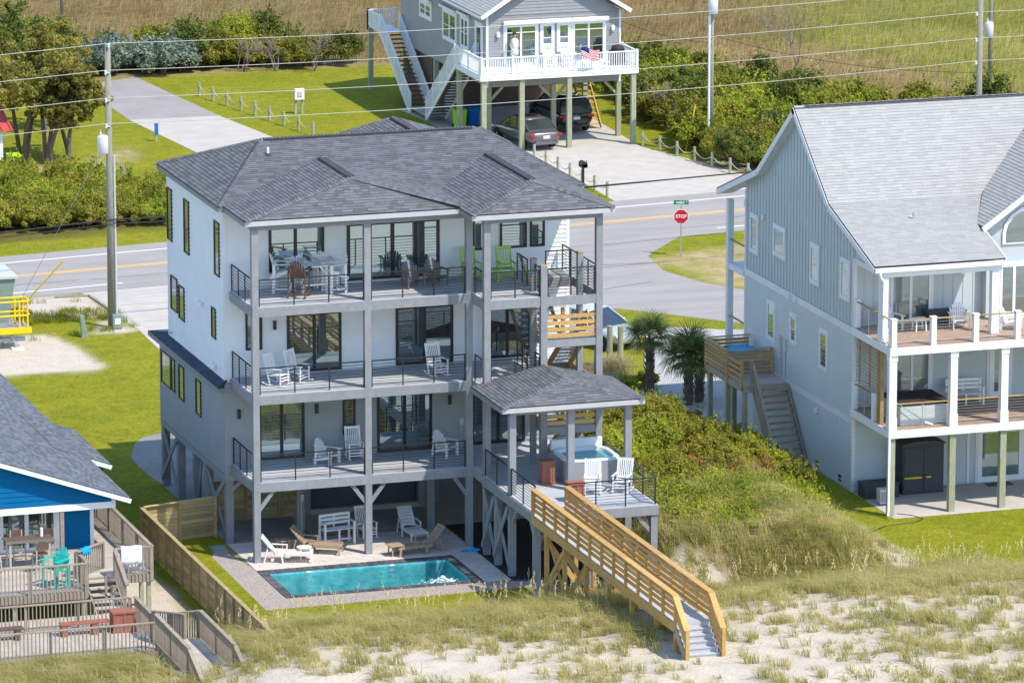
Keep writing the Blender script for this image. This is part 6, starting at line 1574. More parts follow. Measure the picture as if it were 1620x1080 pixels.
MB().box(-.4, .4, -.25, .25, .1, .75).build('cover_body', 'spa_cover', gr_, bevel=.05); MB().lathe([(.36, .75), (.3, .95), (.1, 1.02)], 14).build('cover_dome', 'spa_cover', gr_, smooth=True)
for x in (-.32, .32): MB().tube([(x, 0, 0), (x, 0, .12)], .04, 8).build('foot', 'black_metal', gr_)
# ---------------------------------------------------------------- wheelie bins
def bin_(loc, label, m='lime_bin', rz_=0):
    t = thing('wheelie_bin', loc, label, 'bin', rotz=rz_)
    b = MB(); a = [(-.24, -.28, .08), (.24, -.28, .08), (.24, .28, .08), (-.24, .28, .08)]; c_ = [(-.3, -.36, .98), (.3, -.36, .98), (.3, .36, .98), (-.3, .36, .98)]
    b.add(a + c_, MB.BF).build('body', m, t, bevel=.02); MB().box(-.32, .32, -.38, .4, .982, 1.04).build('lid', m, t, bevel=.02)
    for x in (-.27, .27): MB().tube([(x - .03, .3, .12), (x + .03, .3, .12)], .12, 12).build('wheel', 'tyre', t)
    MB().tube([(-.25, .42, .95), (.25, .42, .95)], .02, 6).build('handle', m, t)
bin_((32.9, 81.3, 0), 'lime green wheelie bin beside the piles of the stilt house')
bin_((33.75, 81.8, 0), 'blue wheelie bin in the shade under the stilt house', 'blue_plastic')
bin_((8.35, 75.9, 0), 'lime green wheelie bin beside the red roofed cottage')
# ---------------------------------------------------------------- street signs
def text(body, size, m, parent, loc, rot, name='lettering', ext=.004, bold=False):
    c = bpy.data.curves.new(name, 'FONT'); c.body = body; c.size = size; c.align_x = 'CENTER'; c.align_y = 'CENTER'; c.extrude = ext
    if bold: c.offset = size * .022
    o = bpy.data.objects.new(name, c); COL.objects.link(o); o.parent = parent; o.location = loc; o.rotation_euler = rot; c.materials.append(MATS[m]); return o
sg = thing('stop_sign', (32.79, 47.03, 0), 'red octagonal stop sign with green street name plate on its post', 'sign', rotz=R(-17))
MB().box(-.03, .03, -.02, .02, -.2, 2.62).build('post', 'galvanised', sg)
oc = lambda r, y: [(r * math.cos(R(22.5 + 45 * k)), y, 1.87 + r * math.sin(R(22.5 + 45 * k))) for k in range(8)]
MB().prism(oc(.36, -.03), (0, -.008, 0)).build('border', 'white_poly', sg); MB().prism(oc(.33, -.041), (0, -.006, 0)).build('plate', 'red_sign', sg)
text('STOP', .21, 'white_poly', sg, (0, -.052, 1.87), (R(90), 0, 0), bold=True)
MB().box(-.34, .34, -.012, .012, 2.42, 2.62).build('street_plate', 'green_sign', sg); text('Island', .16, 'white_poly', sg, (-.04, -.018, 2.515), (R(90), 0, 0), bold=True); text('Dr', .09, 'white_poly', sg, (.26, -.018, 2.55), (R(90), 0, 0))
# ---------------------------------------------------------------- utility poles, wires and roadside furniture
def upole(loc, h, label, r=.16, can=None, pipe=False):
    t = thing('utility_pole', (*loc, 0), label, 'utility pole', 'utility poles along the road')
    MB().tube([(0, 0, -.3), (0, 0, h)], [r, r * .72], 12).build('pole', 'pole_wood', t, smooth=True)
    if can:
        z, sx, sy = can
        b = MB().lathe([(.2, 0), (.24, .04), (.24, .72), (.2, .78), (.06, .82)], 16, (sx, sy, z)); b.build('transformer', 'insulator', t, smooth=True)
        MB().lathe([(.03, 0), (.05, .06), (.03, .16), (.02, .2)], 8, (sx - .08, sy, z + .8)).build('bushing', 'insulator', t)
        MB().box(min(0, sx), max(0, sx) or .05, sy - .03, sy + .03, z + .3, z + .38).build('bracket', 'galvanised', t)
    if pipe: MB().tube([(.16, -.1, 0), (.16, -.1, h * .62)], .05, 8).build('conduit', 'grey_box', t)
    return t
p1 = upole((4.51, 40.21), 12.3, 'weathered wooden utility pole with white transformer beside the concrete driveway', .17, (7.6, -.3, -.1), False)
MB().tube([(.2, -.05, 0), (.2, -.05, 7.5)], .05, 8).build('conduit', 'grey_box', p1)
for z, x in ((12.25, 0), (11.1, -.15), (9.9, -.15), (8.8, -.15)): MB().lathe([(.03, 0), (.06, .05), (.04, .1), (.06, .15), (.02, .2)], 8, (x, -.2, z - .1)).box(min(x, 0), max(x, .03), -.2, 0, z - .03, z + .02).build('insulator', 'insulator', p1)
MB().box(-.05, .38, -.42, -.1, .02, .62).build('meter_box', 'dull_green', p1, bevel=.02); MB().box(.04, .28, -.43, -.42, .22, .48).build('label_plate', 'white_poly', p1)
p2 = upole((46.7, 45.6), 12.6, 'utility pole rising behind the ridge of the pale blue house', .17)
for z in (11.85, 10.7, 9.5, 8.45): MB().lathe([(.03, 0), (.06, .05), (.04, .1), (.06, .15), (.02, .2)], 8, (-.2, -.05, z - .1)).box(-.2, 0, -.07, -.03, z - .03, z + .02).build('insulator', 'insulator', p2)
upole((42.82, 70.82), 8.4, 'slim utility pole with conduit at the edge of the green thicket', .12, (7.1, -.05, -.3), False)
MB().tube([(-.17, -.1, 0), (-.17, -.1, 7.0)], .06, 8).build('conduit', 'kh_white', COL.objects['utility_pole.002'])
upole((62.5, 82), 9.5, 'slim distant utility pole with transformer beyond the pale blue house', .12, (3.2, -.15, -.15))
upole((20.3, 116.2), 9, 'slim utility pole standing in the marsh behind the trees', .12, (5.2, .35, 0))
def wire(pts, r, m, label, sag=.0, n=14):
    P_ = []
    for (a, b) in zip(pts[:-1], pts[1:]):
        a, b = Vector(a), Vector(b)
        for i in range(n):
            t_ = i / n; p = a.lerp(b, t_); p.z -= sag * 4 * t_ * (1 - t_); P_.append(p)
    P_.append(Vector(pts[-1]))
    o = MB().tube([p - Vector(pts[0]) for p in P_], r, 5).build('power_line', m, None, pts[0], smooth=True)
    return tag(o, label, 'wire', 'overhead wires')
W0 = Vector((4.51, 40.21, 0)); W1 = Vector((46.7, 45.6, 0)); lft = Vector((-36, 35.2, 0)); rgt = Vector((92, 51.5, 0))
nm = ('topmost', 'second', 'third', 'lowest')
for i, (za, zb) in enumerate(((12.35, 11.95), (11.2, 10.8), (10.0, 9.6), (8.9, 8.55))):
    xo = 0 if i == 0 else -.15
    wire([lft + Vector((0, 0, za - .1)), W0 + Vector((xo, -.2, za)), W1 + Vector((-.2, -.05, zb)), rgt + Vector((0, 0, zb))], .015, 'wire_light', nm[i] + ' pale overhead power line crossing above the grey roof', .35)
for i, z in enumerate((4.75, 4.55)):
    wire([lft + Vector((0, 0, z - .2)), W0 + Vector((.0, -.2, z)), W1 + Vector((0, -.2, z - .2 + .3 * i)), rgt + Vector((0, 0, z))], .035 - .012 * i, 'wire_black', ('upper' if i == 0 else 'lower') + ' black communication cable strung low along the road', .3)
wire([(46.7, 45.6, 8.0), (42.82, 70.82, 6.0)], .012, 'wire_black', 'thin service wire from the road pole to the thicket pole', .5)
wire([(42.82, 70.82, 5.6), (40.1, 76.9, 5.9)], .012, 'wire_black', 'thin service wire to the corner of the stilt house', .2)
wire([(4.51, 40.21, 8.3), (1.3, 44.3, .3)], .012, 'galvanised', 'guy wire running from the driveway pole down to the sand', 0)
gy_ = tag(MB().tube([(0, 0, 0), (2.0, -1.3, 2.6)], .035, 6).build('guy_guard', 'yellow_paint', None, (.9, 43.6, 0)), 'leaning yellow guy wire guard beside the road', 'guy guard')
gy2 = tag(MB().tube([(0, 0, 0), (.5, 0, 2.3)], .035, 6).build('guy_guard', 'yellow_paint', None, (41.9, 72.0, 0)), 'leaning yellow guy wire guard at the edge of the thicket', 'guy guard')
pd = thing('cable_pedestal', (2.95, 38.7, 0), 'pale green cable pedestal leaning in the grass by the pole', 'pedestal')
MB().add([(-.13, -.1, 0), (.13, -.1, 0), (.13, .1, 0), (-.13, .1, 0), (-.2, -.06, .95), (-.02, -.06, .95), (-.02, .08, .95), (-.2, .08, .95)], MB.BF).build('body', 'dull_green', pd, bevel=.03); MB().box(-.16, .16, -.13, .13, 0, .08).build('base', 'dull_green', pd)
# rope fences
def rope_fence(pts, label, h=.75, n0=None):
    t = thing('rope_fence', (*pts[0], 0), label, 'fence', world=True)
    me_ = None
    for x, y in pts:
        if me_ is None: o = MB().tube([(0, 0, -.2), (0, 0, h)], .075, 8).build('post', 'pile_wood', t, (x, y, 0)); me_ = o.data
        else: link('post', me_, None, t, (x, y, 0))
    for (a, b) in zip(pts[:-1], pts[1:]):
        P_ = [(a[0] + (b[0] - a[0]) * i / 8, a[1] + (b[1] - a[1]) * i / 8, h * .8 - .3 * 4 * (i / 8) * (1 - i / 8)) for i in range(9)]
        MB().tube(P_, .02, 5).build('rope', 'rope', t)
lerp = lambda a, b, n: [(a[0] + (b[0] - a[0]) * i / (n - 1), a[1] + (b[1] - a[1]) * i / (n - 1)) for i in range(n)]
rope_fence(lerp((22.67, 94.8), (25.2, 81.6), 9), 'rope and post fence along the concrete drive on the far lawn')
rope_fence(lerp((40.3, 74.0), (42.6, 62.3), 8), 'rope and post fence along the right of the white gravel drive')
rope_fence(lerp((33.9, 72.0), (34.2, 61.6), 7), 'rope and post fence along the left of the white gravel drive')
mb_ = thing('mailbox', (33.95, 64.5, 0), 'black mailbox on a post beside the white gravel drive', 'mailbox')
MB().box(-.05, .05, -.05, .05, -.1, .95).build('post', 'black_metal', mb_); MB().box(-.14, .14, -.28, .28, .952, 1.12).tube([(0, -.28, 1.12), (0, .28, 1.12)], .14, 14).build('box', 'black_metal', mb_); MB().box(.145, .16, -.1, .0, 1.1, 1.28).build('flag', 'red_sign', mb_)
mtb = thing('meter_pedestal', (26.26, 88.07, 0), 'white electric meter box on two posts in the far lawn', 'meter box')
for x in (-.18, .18): MB().box(x - .06, x + .06, -.05, .05, -.1, 1.1).build('post', 'pile_wood', mtb)
MB().box(-.26, .26, -.18, -.052, .75, 1.35).build('box', 'white_poly', mtb, bevel=.02); MB().box(-.12, .12, -.22, -.18, .95, 1.2).build('meter', 'grey_box', mtb)
bpst = thing('marker_post', (17.21, 82.55, 0), 'short post with blue marker plate beside the far driveway', 'marker post')
MB().box(-.05, .05, -.05, .05, -.1, .95).build('post', 'pile_wood', bpst); MB().box(-.1, .1, -.08, -.052, .35, .95).build('plate', 'blue_plastic', bpst)
for k, (x, y) in enumerate(((12.2, 71.3), (12.65, 71.2))): tag(MB().tube([(0, 0, -.1), (0, 0, 1.05)], .12, 10).build('wooden_bollard', 'pole_wood', None, (x, y, 0)), 'short wooden bollard standing in the lawn behind the hedge', 'bollard', 'bollards behind the hedge')
# yellow platform lift on a trailer at the left edge
yl = thing('platform_lift', (-.2, 37.6, 0), 'yellow railed platform lift on a silver trailer frame at the left of the lawn', 'lift')
for x in (-.9, 0, .35): 
    for y in (-.4, .5): MB().tube([(x, y, .95), (x, y, 2.05)], .04, 8).build('guard_post', 'yellow_paint', yl)
for z in (1.45, 2.05):
    MB().tube([(-2.2, -.4, z), (.35, -.4, z), (.45, -.2, z), (.45, .4, z), (.35, .5, z), (-2.2, .5, z)], .04, 8).build('guard_rail', 'yellow_paint', yl)
MB().box(-2.2, .45, -.45, .55, .82, .95).build('platform', 'tub_grey', yl); MB().box(-1.2, .5, -.5, -.45, .7, .95).build('toe_board', 'yellow_paint', yl)
MB().tube([(-.4, -.2, .82), (-.1, -.3, .05)], .07, 8).tube([(-.9, .3, .82), (-.5, .4, .05)], .06, 8).build('jack_leg', 'galvanised', yl)
MB().box(-.35, .15, -.5, -.1, 0, .08).build('jack_pad', 'white_poly', yl); MB().box(-.9, .3, -.15, .15, .3, .45).build('trailer_beam', 'galvanised', yl)
dm = thing('container', (-1.75, 40.6, 0), 'dull green metal container corner behind the yellow lift', 'container')
MB().add([(-2.5, -1, 0), (1.5, -1, 0), (1.5, 1, 0), (-2.5, 1, 0), (-2.8, -1.2, 2.6), (1.9, -1.2, 2.6), (1.9, 1.2, 2.6), (-2.8, 1.2, 2.6)], MB.BF).build('body', 'dull_green', dm); MB().box(-2.9, 2.0, -1.3, 1.3, 2.6, 2.7).build('rim', 'grey_box', dm)
# small white notice on the dune at the right
ns = thing('notice_board', (19.9, -25.6, 0), 'small white notice on a post in the dune sand', 'sign')
gz_ = Hs(19.9, -25.6); MB().box(-.03, .03, -.03, .03, gz_ - .2, gz_ + .7).build('post', 'old_wood', ns); MB().box(-.16, .16, -.05, -.031, gz_ + .35, gz_ + .72).build('plate', 'white_poly', ns)
# ---------------------------------------------------------------- vegetation
def rdir(rg, n):
    v = rg.normal(size=(n, 3)); return v / np.linalg.norm(v, axis=1, keepdims=True)
def leaves(rg, cen, nrm, size, asp=1.7):
    """one pointed leaf quad per centre, lying roughly square to nrm"""
    n = len(cen); t = rdir(rg, n); u = np.cross(nrm, t); u /= np.linalg.norm(u, axis=1, keepdims=True) + 1e-9
    v = np.cross(nrm, u); s = (size * rg.uniform(.6, 1.4, n))[:, None]
    return np.stack([cen - u * s * asp / 2, cen - v * s / 2, cen + u * s * asp / 2, cen + v * s / 2], 1)
def crown(rg, n, rad, clumps, leaf, flat=.0, shell=.55, top=True):
    """leaf clumps spread through an uneven ellipsoid"""
    rad = np.array(rad, float); d = rdir(rg, clumps)
    if top: d[:, 2] = np.where(d[:, 2] < -.25, -d[:, 2] * .6, d[:, 2])
    c = d * (rg.uniform(shell, 1.0, clumps) ** .8)[:, None] * rad * rg.uniform(.78, 1.12, clumps)[:, None]
    cr = rg.uniform(.16, .36, clumps) * rad.mean()
    k = rg.randint(0, clumps, n); dd = rdir(rg, n); dd[:, 2] = np.where(rg.rand(n) < .45, np.abs(dd[:, 2]), dd[:, 2])
    p = c[k] + dd * (cr[k] * rg.uniform(.45, 1.05, n) ** .6)[:, None] * np.array([1, 1, .92])
    nr = dd + rg.normal(size=(n, 3)) * .6 + np.array([.12, -.2, .45]); nr /= np.linalg.norm(nr, axis=1, keepdims=True)
    V = leaves(rg, p, nr, leaf)
    # leafy shoots standing out of the crown make the outline ragged
    ns = max(8, n // 120); k = rg.randint(0, clumps, ns); sd = rdir(rg, ns); sd[:, 2] = np.abs(sd[:, 2])
    b0 = c[k] + sd * cr[k][:, None] * .8; sdir = sd * .6 + np.array([0, 0, .7]) + rg.normal(size=(ns, 3)) * .25; sl = rg.uniform(.2, .5, ns) * rad.mean()
    m = 16; t = rg.rand(ns * m); q = np.repeat(b0, m, 0) + np.repeat(sdir * sl[:, None], m, 0) * t[:, None] + rg.normal(size=(ns * m, 3)) * leaf * .55
    nn = rg.normal(size=(ns * m, 3)) + np.array([.1, -.2, .6]); nn /= np.linalg.norm(nn, axis=1, keepdims=True)
    return np.concatenate([V, leaves(rg, q, nn, leaf * .95)])
def stems(rg, h, r, n, spread, lift=0):
    m = MB()
    for i in range(n):
        a = rg.uniform(0, 6.28); s = rg.uniform(.3, 1) * spread; b0 = .12 * spread
        pts = [(b0 * math.cos(a), b0 * math.sin(a), -.1), (s * .35 * math.cos(a + .3), s * .35 * math.sin(a + .3), h * .45), (s * .8 * math.cos(a), s * .8 * math.sin(a), h * .95)]
        m.tube(pts, [r, r * .7, r * .3], 5)
        for k in range(2):
            q = Vector(pts[1]).lerp(Vector(pts[2]), rg.uniform(.1, .8)); m.tube([q, q + Vector((rg.uniform(-.4, .4) * spread, rg.uniform(-.4, .4) * spread, h * .3))], [r * .45, r * .15], 4)
    return m
def shrub_proto(seed, rx, rz, n, leaf, m, nm='shrub', cl=26, cat='shrub'):
    rg = np.random.RandomState(seed)
    t = thing(nm, (0, 0, 0), '', cat)
    V = crown(rg, n, (rx, rx * rg.uniform(.85, 1.1), rz), cl, leaf); V[:, :, 2] += rz * .75
    V = V[V[:, :, 2].min(1) > .02]
    quads('foliage', V, m, t)
    stems(rg, rz * 1.2, .035, 5, rx * .7).build('stem', 'bark', t)
    return t
def scatter(protos, spots, label, group, zf=None, smin=.85, smax=1.2, seed=1, name=None):
    rg = random.Random(seed)
    for i, s_ in enumerate(spots):
        x, y, sc = s_[:3]; pr = protos[s_[3] if len(s_) > 3 else rg.randrange(len(protos))]
        o = place(pr, (x, y, (Hs(x, y) if zf is None else zf) - .03), rg.uniform(0, 6.28), label, group)
        if name: o.name = name
        k = sc * rg.uniform(smin, smax); o.scale = (k * rg.uniform(.9, 1.15), k * rg.uniform(.9, 1.15), k * rg.uniform(.88, 1.12))
def fill(poly, n, seed, rmin):
    rg = random.Random(seed); xs = [p[0] for p in poly]; ys = [p[1] for p in poly]; out = []; tries = 0
    while len(out) < n and tries < 6000:
        tries += 1; x, y = rg.uniform(min(xs), max(xs)), rg.uniform(min(ys), max(ys))
        if float(inpoly(np.array(x), np.array(y), poly)) < 0: continue
        if any((x - a) ** 2 + (y - b) ** 2 < rmin * rmin for a, b in out): continue
        out.append((x, y))
    return out
# dune shrubs on the hill beside the gazebo
near_b = [shrub_proto(s_, .95, .72, 9500, .05, 'leaf_bright', cl=40) for s_ in (11, 12, 10)]
near_s = [shrub_proto(s_, .9, .68, 9000, .05, 'leaf_shrub', cl=40) for s_ in (13, 14)]
near_r = [shrub_proto(15, .6, .4, 4200, .04, 'leaf_rust')]
near_l = [shrub_proto(s_, .95, .3, 8000, .045, 'leaf_bright', cl=50) for s_ in (16, 17)]
hillp = [(13.6, 12.5), (13.7, -5.2), (15.2, -6.6), (18.2, -5.6), (20.6, -1.5), (21.2, 6), (20.6, 13.5)]
sp = fill(hillp, 95, 5, .78)
A_, B_, C2, D_ = [], [], [], []
rgq = random.Random(9)
for x, y in sp:
    if y < 1.0 - .25 * (x - 14): D_.append((x, y, 1.0))
    elif y > 7 and x < 18: B_.append((x, y, 1.05))
    elif rgq.random() < .24: C2.append((x, y, 1.0))
    elif rgq.random() < .6: A_.append((x, y, .95))
    else: B_.append((x, y, .9))
scatter(near_b, A_, 'bright yellow green leafy shrub on the dune hill beside the gazebo', 'dune hill shrubs', seed=2, name='dune_shrub')
scatter(near_s, B_, 'olive green dense shrub on the dune hill near the main house', 'dune hill shrubs', seed=3, name='dune_shrub')
scatter(near_r, C2, 'rusty red brown low shrub among the green dune shrubs', 'dune hill shrubs', seed=4, name='dune_shrub')
scatter(near_l, D_, 'low bright green creeping shrub at the foot of the dune hill', 'dune hill shrubs', seed=6, name='dune_shrub')
# hedge along the far side of the road, left
far_s = [shrub_proto(s_, 1.35, 1.05, 7000, .085, 'leaf_shrub', cl=36) for s_ in (21, 22, 23)]
far_b = [shrub_proto(s_, 1.4, 1.15, 7000, .085, 'leaf_bright', cl=36) for s_ in (24, 25)]
far_d = [shrub_proto(s_, 1.5, 1.35, 7500, .085, 'leaf_dark', cl=36) for s_ in (26, 27)]
far_g = [shrub_proto(s_, 1.1, .8, 5000, .08, 'leaf_grey') for s_ in (28,)]
far_o = [shrub_proto(s_, 1.3, 1.1, 5600, .08, 'leaf_olive', cl=32) for s_ in (29, 30)]
hd = fill([(-1, 69.5), (7.4, 72.5), (14.4, 68.6), (17, 68.2), (16, 62), (4.0, 61.0), (-1, 60.5)], 105, 8, .85)
scatter(far_b + far_s, [(x, y, .66) for x, y in hd], 'rounded green shrub in the long hedge across the road', 'hedge shrubs', seed=9, name='hedge_shrub')
# shrub belt behind the far lawn
bl = fill([(14, 104), (17, 103.4), (24, 103.2), (31, 101.5), (33, 102.5), (26, 107), (14, 108)], 44, 12, 1.1)
scatter(far_d + far_s + far_o, [(x, y, .62 + .3 * ((i * 7) % 5 == 0) + .22 * (x > 24)) for i, (x, y) in enumerate(bl)], 'dark green shrub in the belt behind the far lawn', 'shrub belt behind the lawn', zf=0, seed=13, name='belt_shrub')
scatter(far_g, [(18.6, 102.3, 1.2), (20.2, 103.4, 1.25), (22.6, 102.2, 1.2), (23.7, 102.6, 1.15), (21.6, 102.9, 1.0)], 'silvery grey green bush in front of the dark shrub belt', 'silvery bushes', zf=0, seed=14)
rt = shrub_proto(41, 2.2, 1.9, 15000, .09, 'leaf_bright', 'round_tree', 60, 'tree'); rt.scale = (.72, .72, .72); place(rt, (27.2, 105.0, .2), .4, 'round bright green tree rising above the dark shrub belt')
# thicket behind the stilt house and the pale blue house
th_poly = [(42.4, 66.5), (45.5, 66), (50, 63), (58, 64), (75, 66), (75, 70), (61, 72.5), (57.9, 73.5), (54.6, 76.5), (51.2, 77.5), (50, 82.5), (49.6, 87.5), (48.6, 93), (46.9, 95), (43.3, 95), (43, 84)]
tk = fill(th_poly, 120, 17, 1.5)
E1, E2_, E3 = [], [], []
for x, y in tk:
    r_ = rgq.random(); s_ = .95 if y > 72 else .82
    if r_ < .45: E1.append((x, y, s_))
    elif r_ < .72: E2_.append((x, y, s_))
    else: E3.append((x, y, s_))
scatter(far_b, E1, 'bright green bushy shrub in the thicket beyond the road', 'thicket shrubs', zf=0, seed=18, name='thicket_shrub')
scatter(far_s, E2_, 'yellow green shrub in the thicket beyond the road', 'thicket shrubs', zf=0, seed=19, name='thicket_shrub')
scatter(far_d + far_o, E3, 'dark olive shrub in the thicket beyond the road', 'thicket shrubs', zf=0, seed=20, name='thicket_shrub')
def bare(seed, h, label, loc, m='twig', group='bare grey branches'):
    rg = np.random.RandomState(seed); t = thing('dead_shrub', loc, label, 'dead shrub', group); b = MB()
    def grow(p, d, L_, r, k):
        q = p + d * L_; b.tube([p, (p + q) / 2 + Vector(rg.normal(size=3) * .05 * L_), q], [r, r * .8, r * .6], 4)
        if k:
            for _ in range(3):
                nd_ = (d + Vector(rg.normal(size=3)) * .55).normalized(); nd_.z = abs(nd_.z) * .8 + .1; grow(q, nd_.normalized(), L_ * rg.uniform(.55, .8), r * .6, k - 1)
    for i in range(4): grow(Vector((rg.uniform(-.2, .2), rg.uniform(-.2, .2), -.1)), Vector((rg.uniform(-.5, .5), rg.uniform(-.5, .5), 1)).normalized(), h * .42, .04, 3)
    b.build('branches', m, t)
for i, (x, y, h, w) in enumerate(((42.6, 73.5, 2.2, 'beside the slim conduit pole'), (43.3, 78.5, 2.6, 'next to the stilt house deck'), (55.5, 92, 4.2, 'rising above the thicket crowns'), (30.5, 100.5, 2.4, 'in front of the belt behind the stilt house'), (28.8, 101.2, 2.2, 'at the edge of the far lawn'), (26.9, 101.6, 2.0, 'below the round bright tree'))):
    bare(50 + i, h, 'bare grey dead shrub ' + w, (x, y, 0))
# ---------------------------------------------------------------- trees at the left
def tree(seed, loc, h, r, m, label, n=13000, lean=(0, 0)):
    rg = np.random.RandomState(seed); t = thing('coastal_tree', loc, label, 'tree', 'trees beside the red roofed cottage')
    b = MB(); V = []
    nt = rg.randint(2, 4)
    for k in range(nt):
        a = rg.uniform(0, 6.28); base = Vector((.25 * math.cos(a), .25 * math.sin(a), -.1)); p = base; pts = [p]; d = Vector((rg.uniform(-.18, .18) + lean[0], rg.uniform(-.18, .18), 1)).normalized()
        for s_ in range(5): p = p + d * (h * .17); d = (d + Vector((rg.normal() * .16, rg.normal() * .16, .05))).normalized(); pts.append(p)
        b.tube(pts, [.13, .115, .1, .085, .06, .03], 7)
        for s_ in (3, 4, 5):
            for _ in range(2):
                q = pts[s_]; e = q + Vector((rg.uniform(-1, 1) * r * .7, rg.uniform(-1, 1) * r * .7, rg.uniform(.1, .5) * r)); b.tube([q, q.lerp(e, .5) + Vector((0, 0, .12)), e], [.05, .035, .015], 5)
                c = crown(rg, n // (nt * 6), (r * .55, r * .55, r * .42), 8, .09, top=False); V.append(c + np.array(e))
    quads('crown', np.concatenate(V), m, t); b.build('trunk', 'bark', t)
for i, (x, y, h, r, m, w) in enumerate(((9.7, 79.4, 5.6, 2.0, 'leaf_olive', 'olive leaved coastal tree nearest the red roofed cottage'), (10.7, 78.4, 5.0, 1.6, 'leaf_olive', 'olive leaved coastal tree with several thin trunks on the sandy lawn'), (11.9, 78.3, 4.4, 1.6, 'leaf_olive', 'olive brown coastal tree at the edge of the sandy patch'),
        (9.0, 86, 6.0, 2.3, 'leaf_dark', 'dark green coastal tree behind the olive trees'), (12.3, 87, 5.2, 2.0, 'leaf_olive', 'olive coastal tree beside the far driveway'), (8.5, 92, 6.6, 2.5, 'leaf_shrub', 'tall green coastal tree rising above the cottage'), (12.8, 95, 4.6, 2.0, 'leaf_dark', 'dark coastal tree at the end of the far driveway'), (14.6, 99, 3.6, 1.8, 'leaf_shrub', 'low green coastal tree behind the end of the far driveway'), (11.2, 98, 5.4, 2.2, 'leaf_olive', 'olive coastal tree in front of the marsh'))):
    tree(60 + i, (x, y, 0), h, r, m, w)
# ---------------------------------------------------------------- palms
def frond(seed, L_=.95, dead=False):
    rg = np.random.RandomState(seed); V = []
    pet = .5
    n = 30
    for i in range(n):
        a = R(-105 + 210 * i / (n - 1)); ll = L_ * (1 - .25 * abs(math.sin(a / 2.0)) ** 2) * rg.uniform(.9, 1.08)
        dx, dy = math.sin(a), math.cos(a); w = .021
        droop = .28 + .15 * rg.rand()
        p0 = np.array([dx * .03, pet + dy * .03, .0]); p1 = np.array([dx * ll * .55, pet + dy * ll * .55, .07 - .10 * abs(dx)]); p2 = np.array([dx * ll, pet + dy * ll * .96, -droop * ll * .55 - .12 * abs(dx)])
        sx = np.array([dy, -dx, 0]) * w
        V.append([p0 - sx * .3, p0 + sx * .3, p1 + sx, p1 - sx]); V.append([p1 - sx, p1 + sx, p2 + sx * .15, p2 - sx * .15])
    V.append([[-.012, 0, 0], [.012, 0, 0], [.012, pet, 0], [-.012, pet, 0]])
    return np.array(V)
fr_me = []
for i in range(3):
    o = quads('frond', frond(70 + i), 'palm_leaf'); fr_me.append(o.data); bpy.data.objects.remove(o)
o = quads('frond', frond(75, .8), 'palm_dead'); dead_me = o.data; bpy.data.objects.remove(o)
def palm(loc, h, label, seed, sc=1.0, nf=22):
    rg = random.Random(seed); t = thing('palm_tree', loc, label, 'palm'); b = MB()
    b.tube([(0, 0, -.2), (.03, 0, h * .5), (.0, .02, h)], [.19, .16, .17], 12).build('trunk', 'palm_bark', t, smooth=True)
    bt_ = MB()
    k = 0
    z = .1
    while z < h:
        for j in range(6):
            a = 6.28 * j / 6 + k * .5 + rg.uniform(-.2, .2); c_, s_ = math.cos(a), math.sin(a); r0 = .17
            p = Vector((c_ * r0, s_ * r0, z)); q = p + Vector((c_ * .09, s_ * .09, .2)); w = Vector((-s_, c_, 0)) * .06
            bt_.add([p - w, p + w, q + w * .5, q - w * .5, p - w * .5 + Vector((c_ * .03, s_ * .03, 0))], [(0, 1, 2, 3)])
        z += .13; k += 1
    bt_.build('leaf_bases', 'palm_bark', t)
    for i in range(nf):
        a = i * 2.4; e = R(78 - 118 * (i / nf) ** .9) + rg.uniform(-.1, .1)
        dead = i > nf * .8
        o = link('frond', dead_me if dead else fr_me[i % 3], None, t, (0, 0, h + .05))
        o.rotation_euler = (e, rg.uniform(-.25, .25), a); k_ = sc * rg.uniform(.85, 1.1); o.scale = (k_, k_, k_)
palm((22.2, 21.0, 0), 2.35, 'cabbage palm with single trunk beside the mulch bed', 81, .95)
palm((23.15, 18.9, 0), 1.95, 'tall cabbage palm of the close pair beside the gravel drive', 82, 1.1)
palm((23.75, 19.3, 0), 1.6, 'leaning shorter cabbage palm of the pair by the gravel drive', 83, 1.0)
# ---------------------------------------------------------------- grasses as blades
def blades(rg, base, L_, w, lean, bend=.5, winddir=(-.5, .35)):
    """bent two-part blades (quad + tip) as separate quads"""
    n = len(base); a = rg.uniform(0, 6.28, n); d = np.stack([np.cos(a), np.sin(a), np.zeros(n)], 1) * lean * rg.uniform(.1, 1, n)[:, None] + np.array([winddir[0], winddir[1], 0]) * lean * .6
    L_ = (L_ * rg.uniform(.55, 1.15, n))[:, None]
    b = rg.uniform(0, 6.28, n); s = np.stack([np.cos(b), np.sin(b), np.zeros(n)], 1) * w / 2
    up = np.array([0, 0, 1.])
    m = base + (up * .62 + d * .35) * L_; t = base + (up * (1 - bend * .35) + d * (1 + bend)) * L_
    q1 = np.stack([base - s, base + s, m + s * .8, m - s * .8], 1); q2 = np.stack([m - s * .8, m + s * .8, t + s * .12, t - s * .12], 1)
    return np.concatenate([q1, q2])
rg = np.random.RandomState(31)
N = 24000
x = rg.uniform(-15, 25, N); y = rg.uniform(-33, -1.5, N); k = rg.rand(N) < dens(x, y) * .9 + .012 * (y < -12); x, y = x[k], y[k]
big = rg.uniform(.35, 1.25, len(x)) * (.75 + .5 * dens(x, y)); nb = 24
bx = np.repeat(x, nb) + rg.normal(size=len(x) * nb) * .085; by = np.repeat(y, nb) + rg.normal(size=len(x) * nb) * .085
base = np.stack([bx, by, H(bx, by) - .02], 1)
V = blades(rg, base, np.repeat(big, nb) * .60, .018, 1.0, .9)
tag(stuff(quads('dune_grass', V, 'dune_grass')), 'tufted olive and straw coloured dune grass over the sand', 'grass')
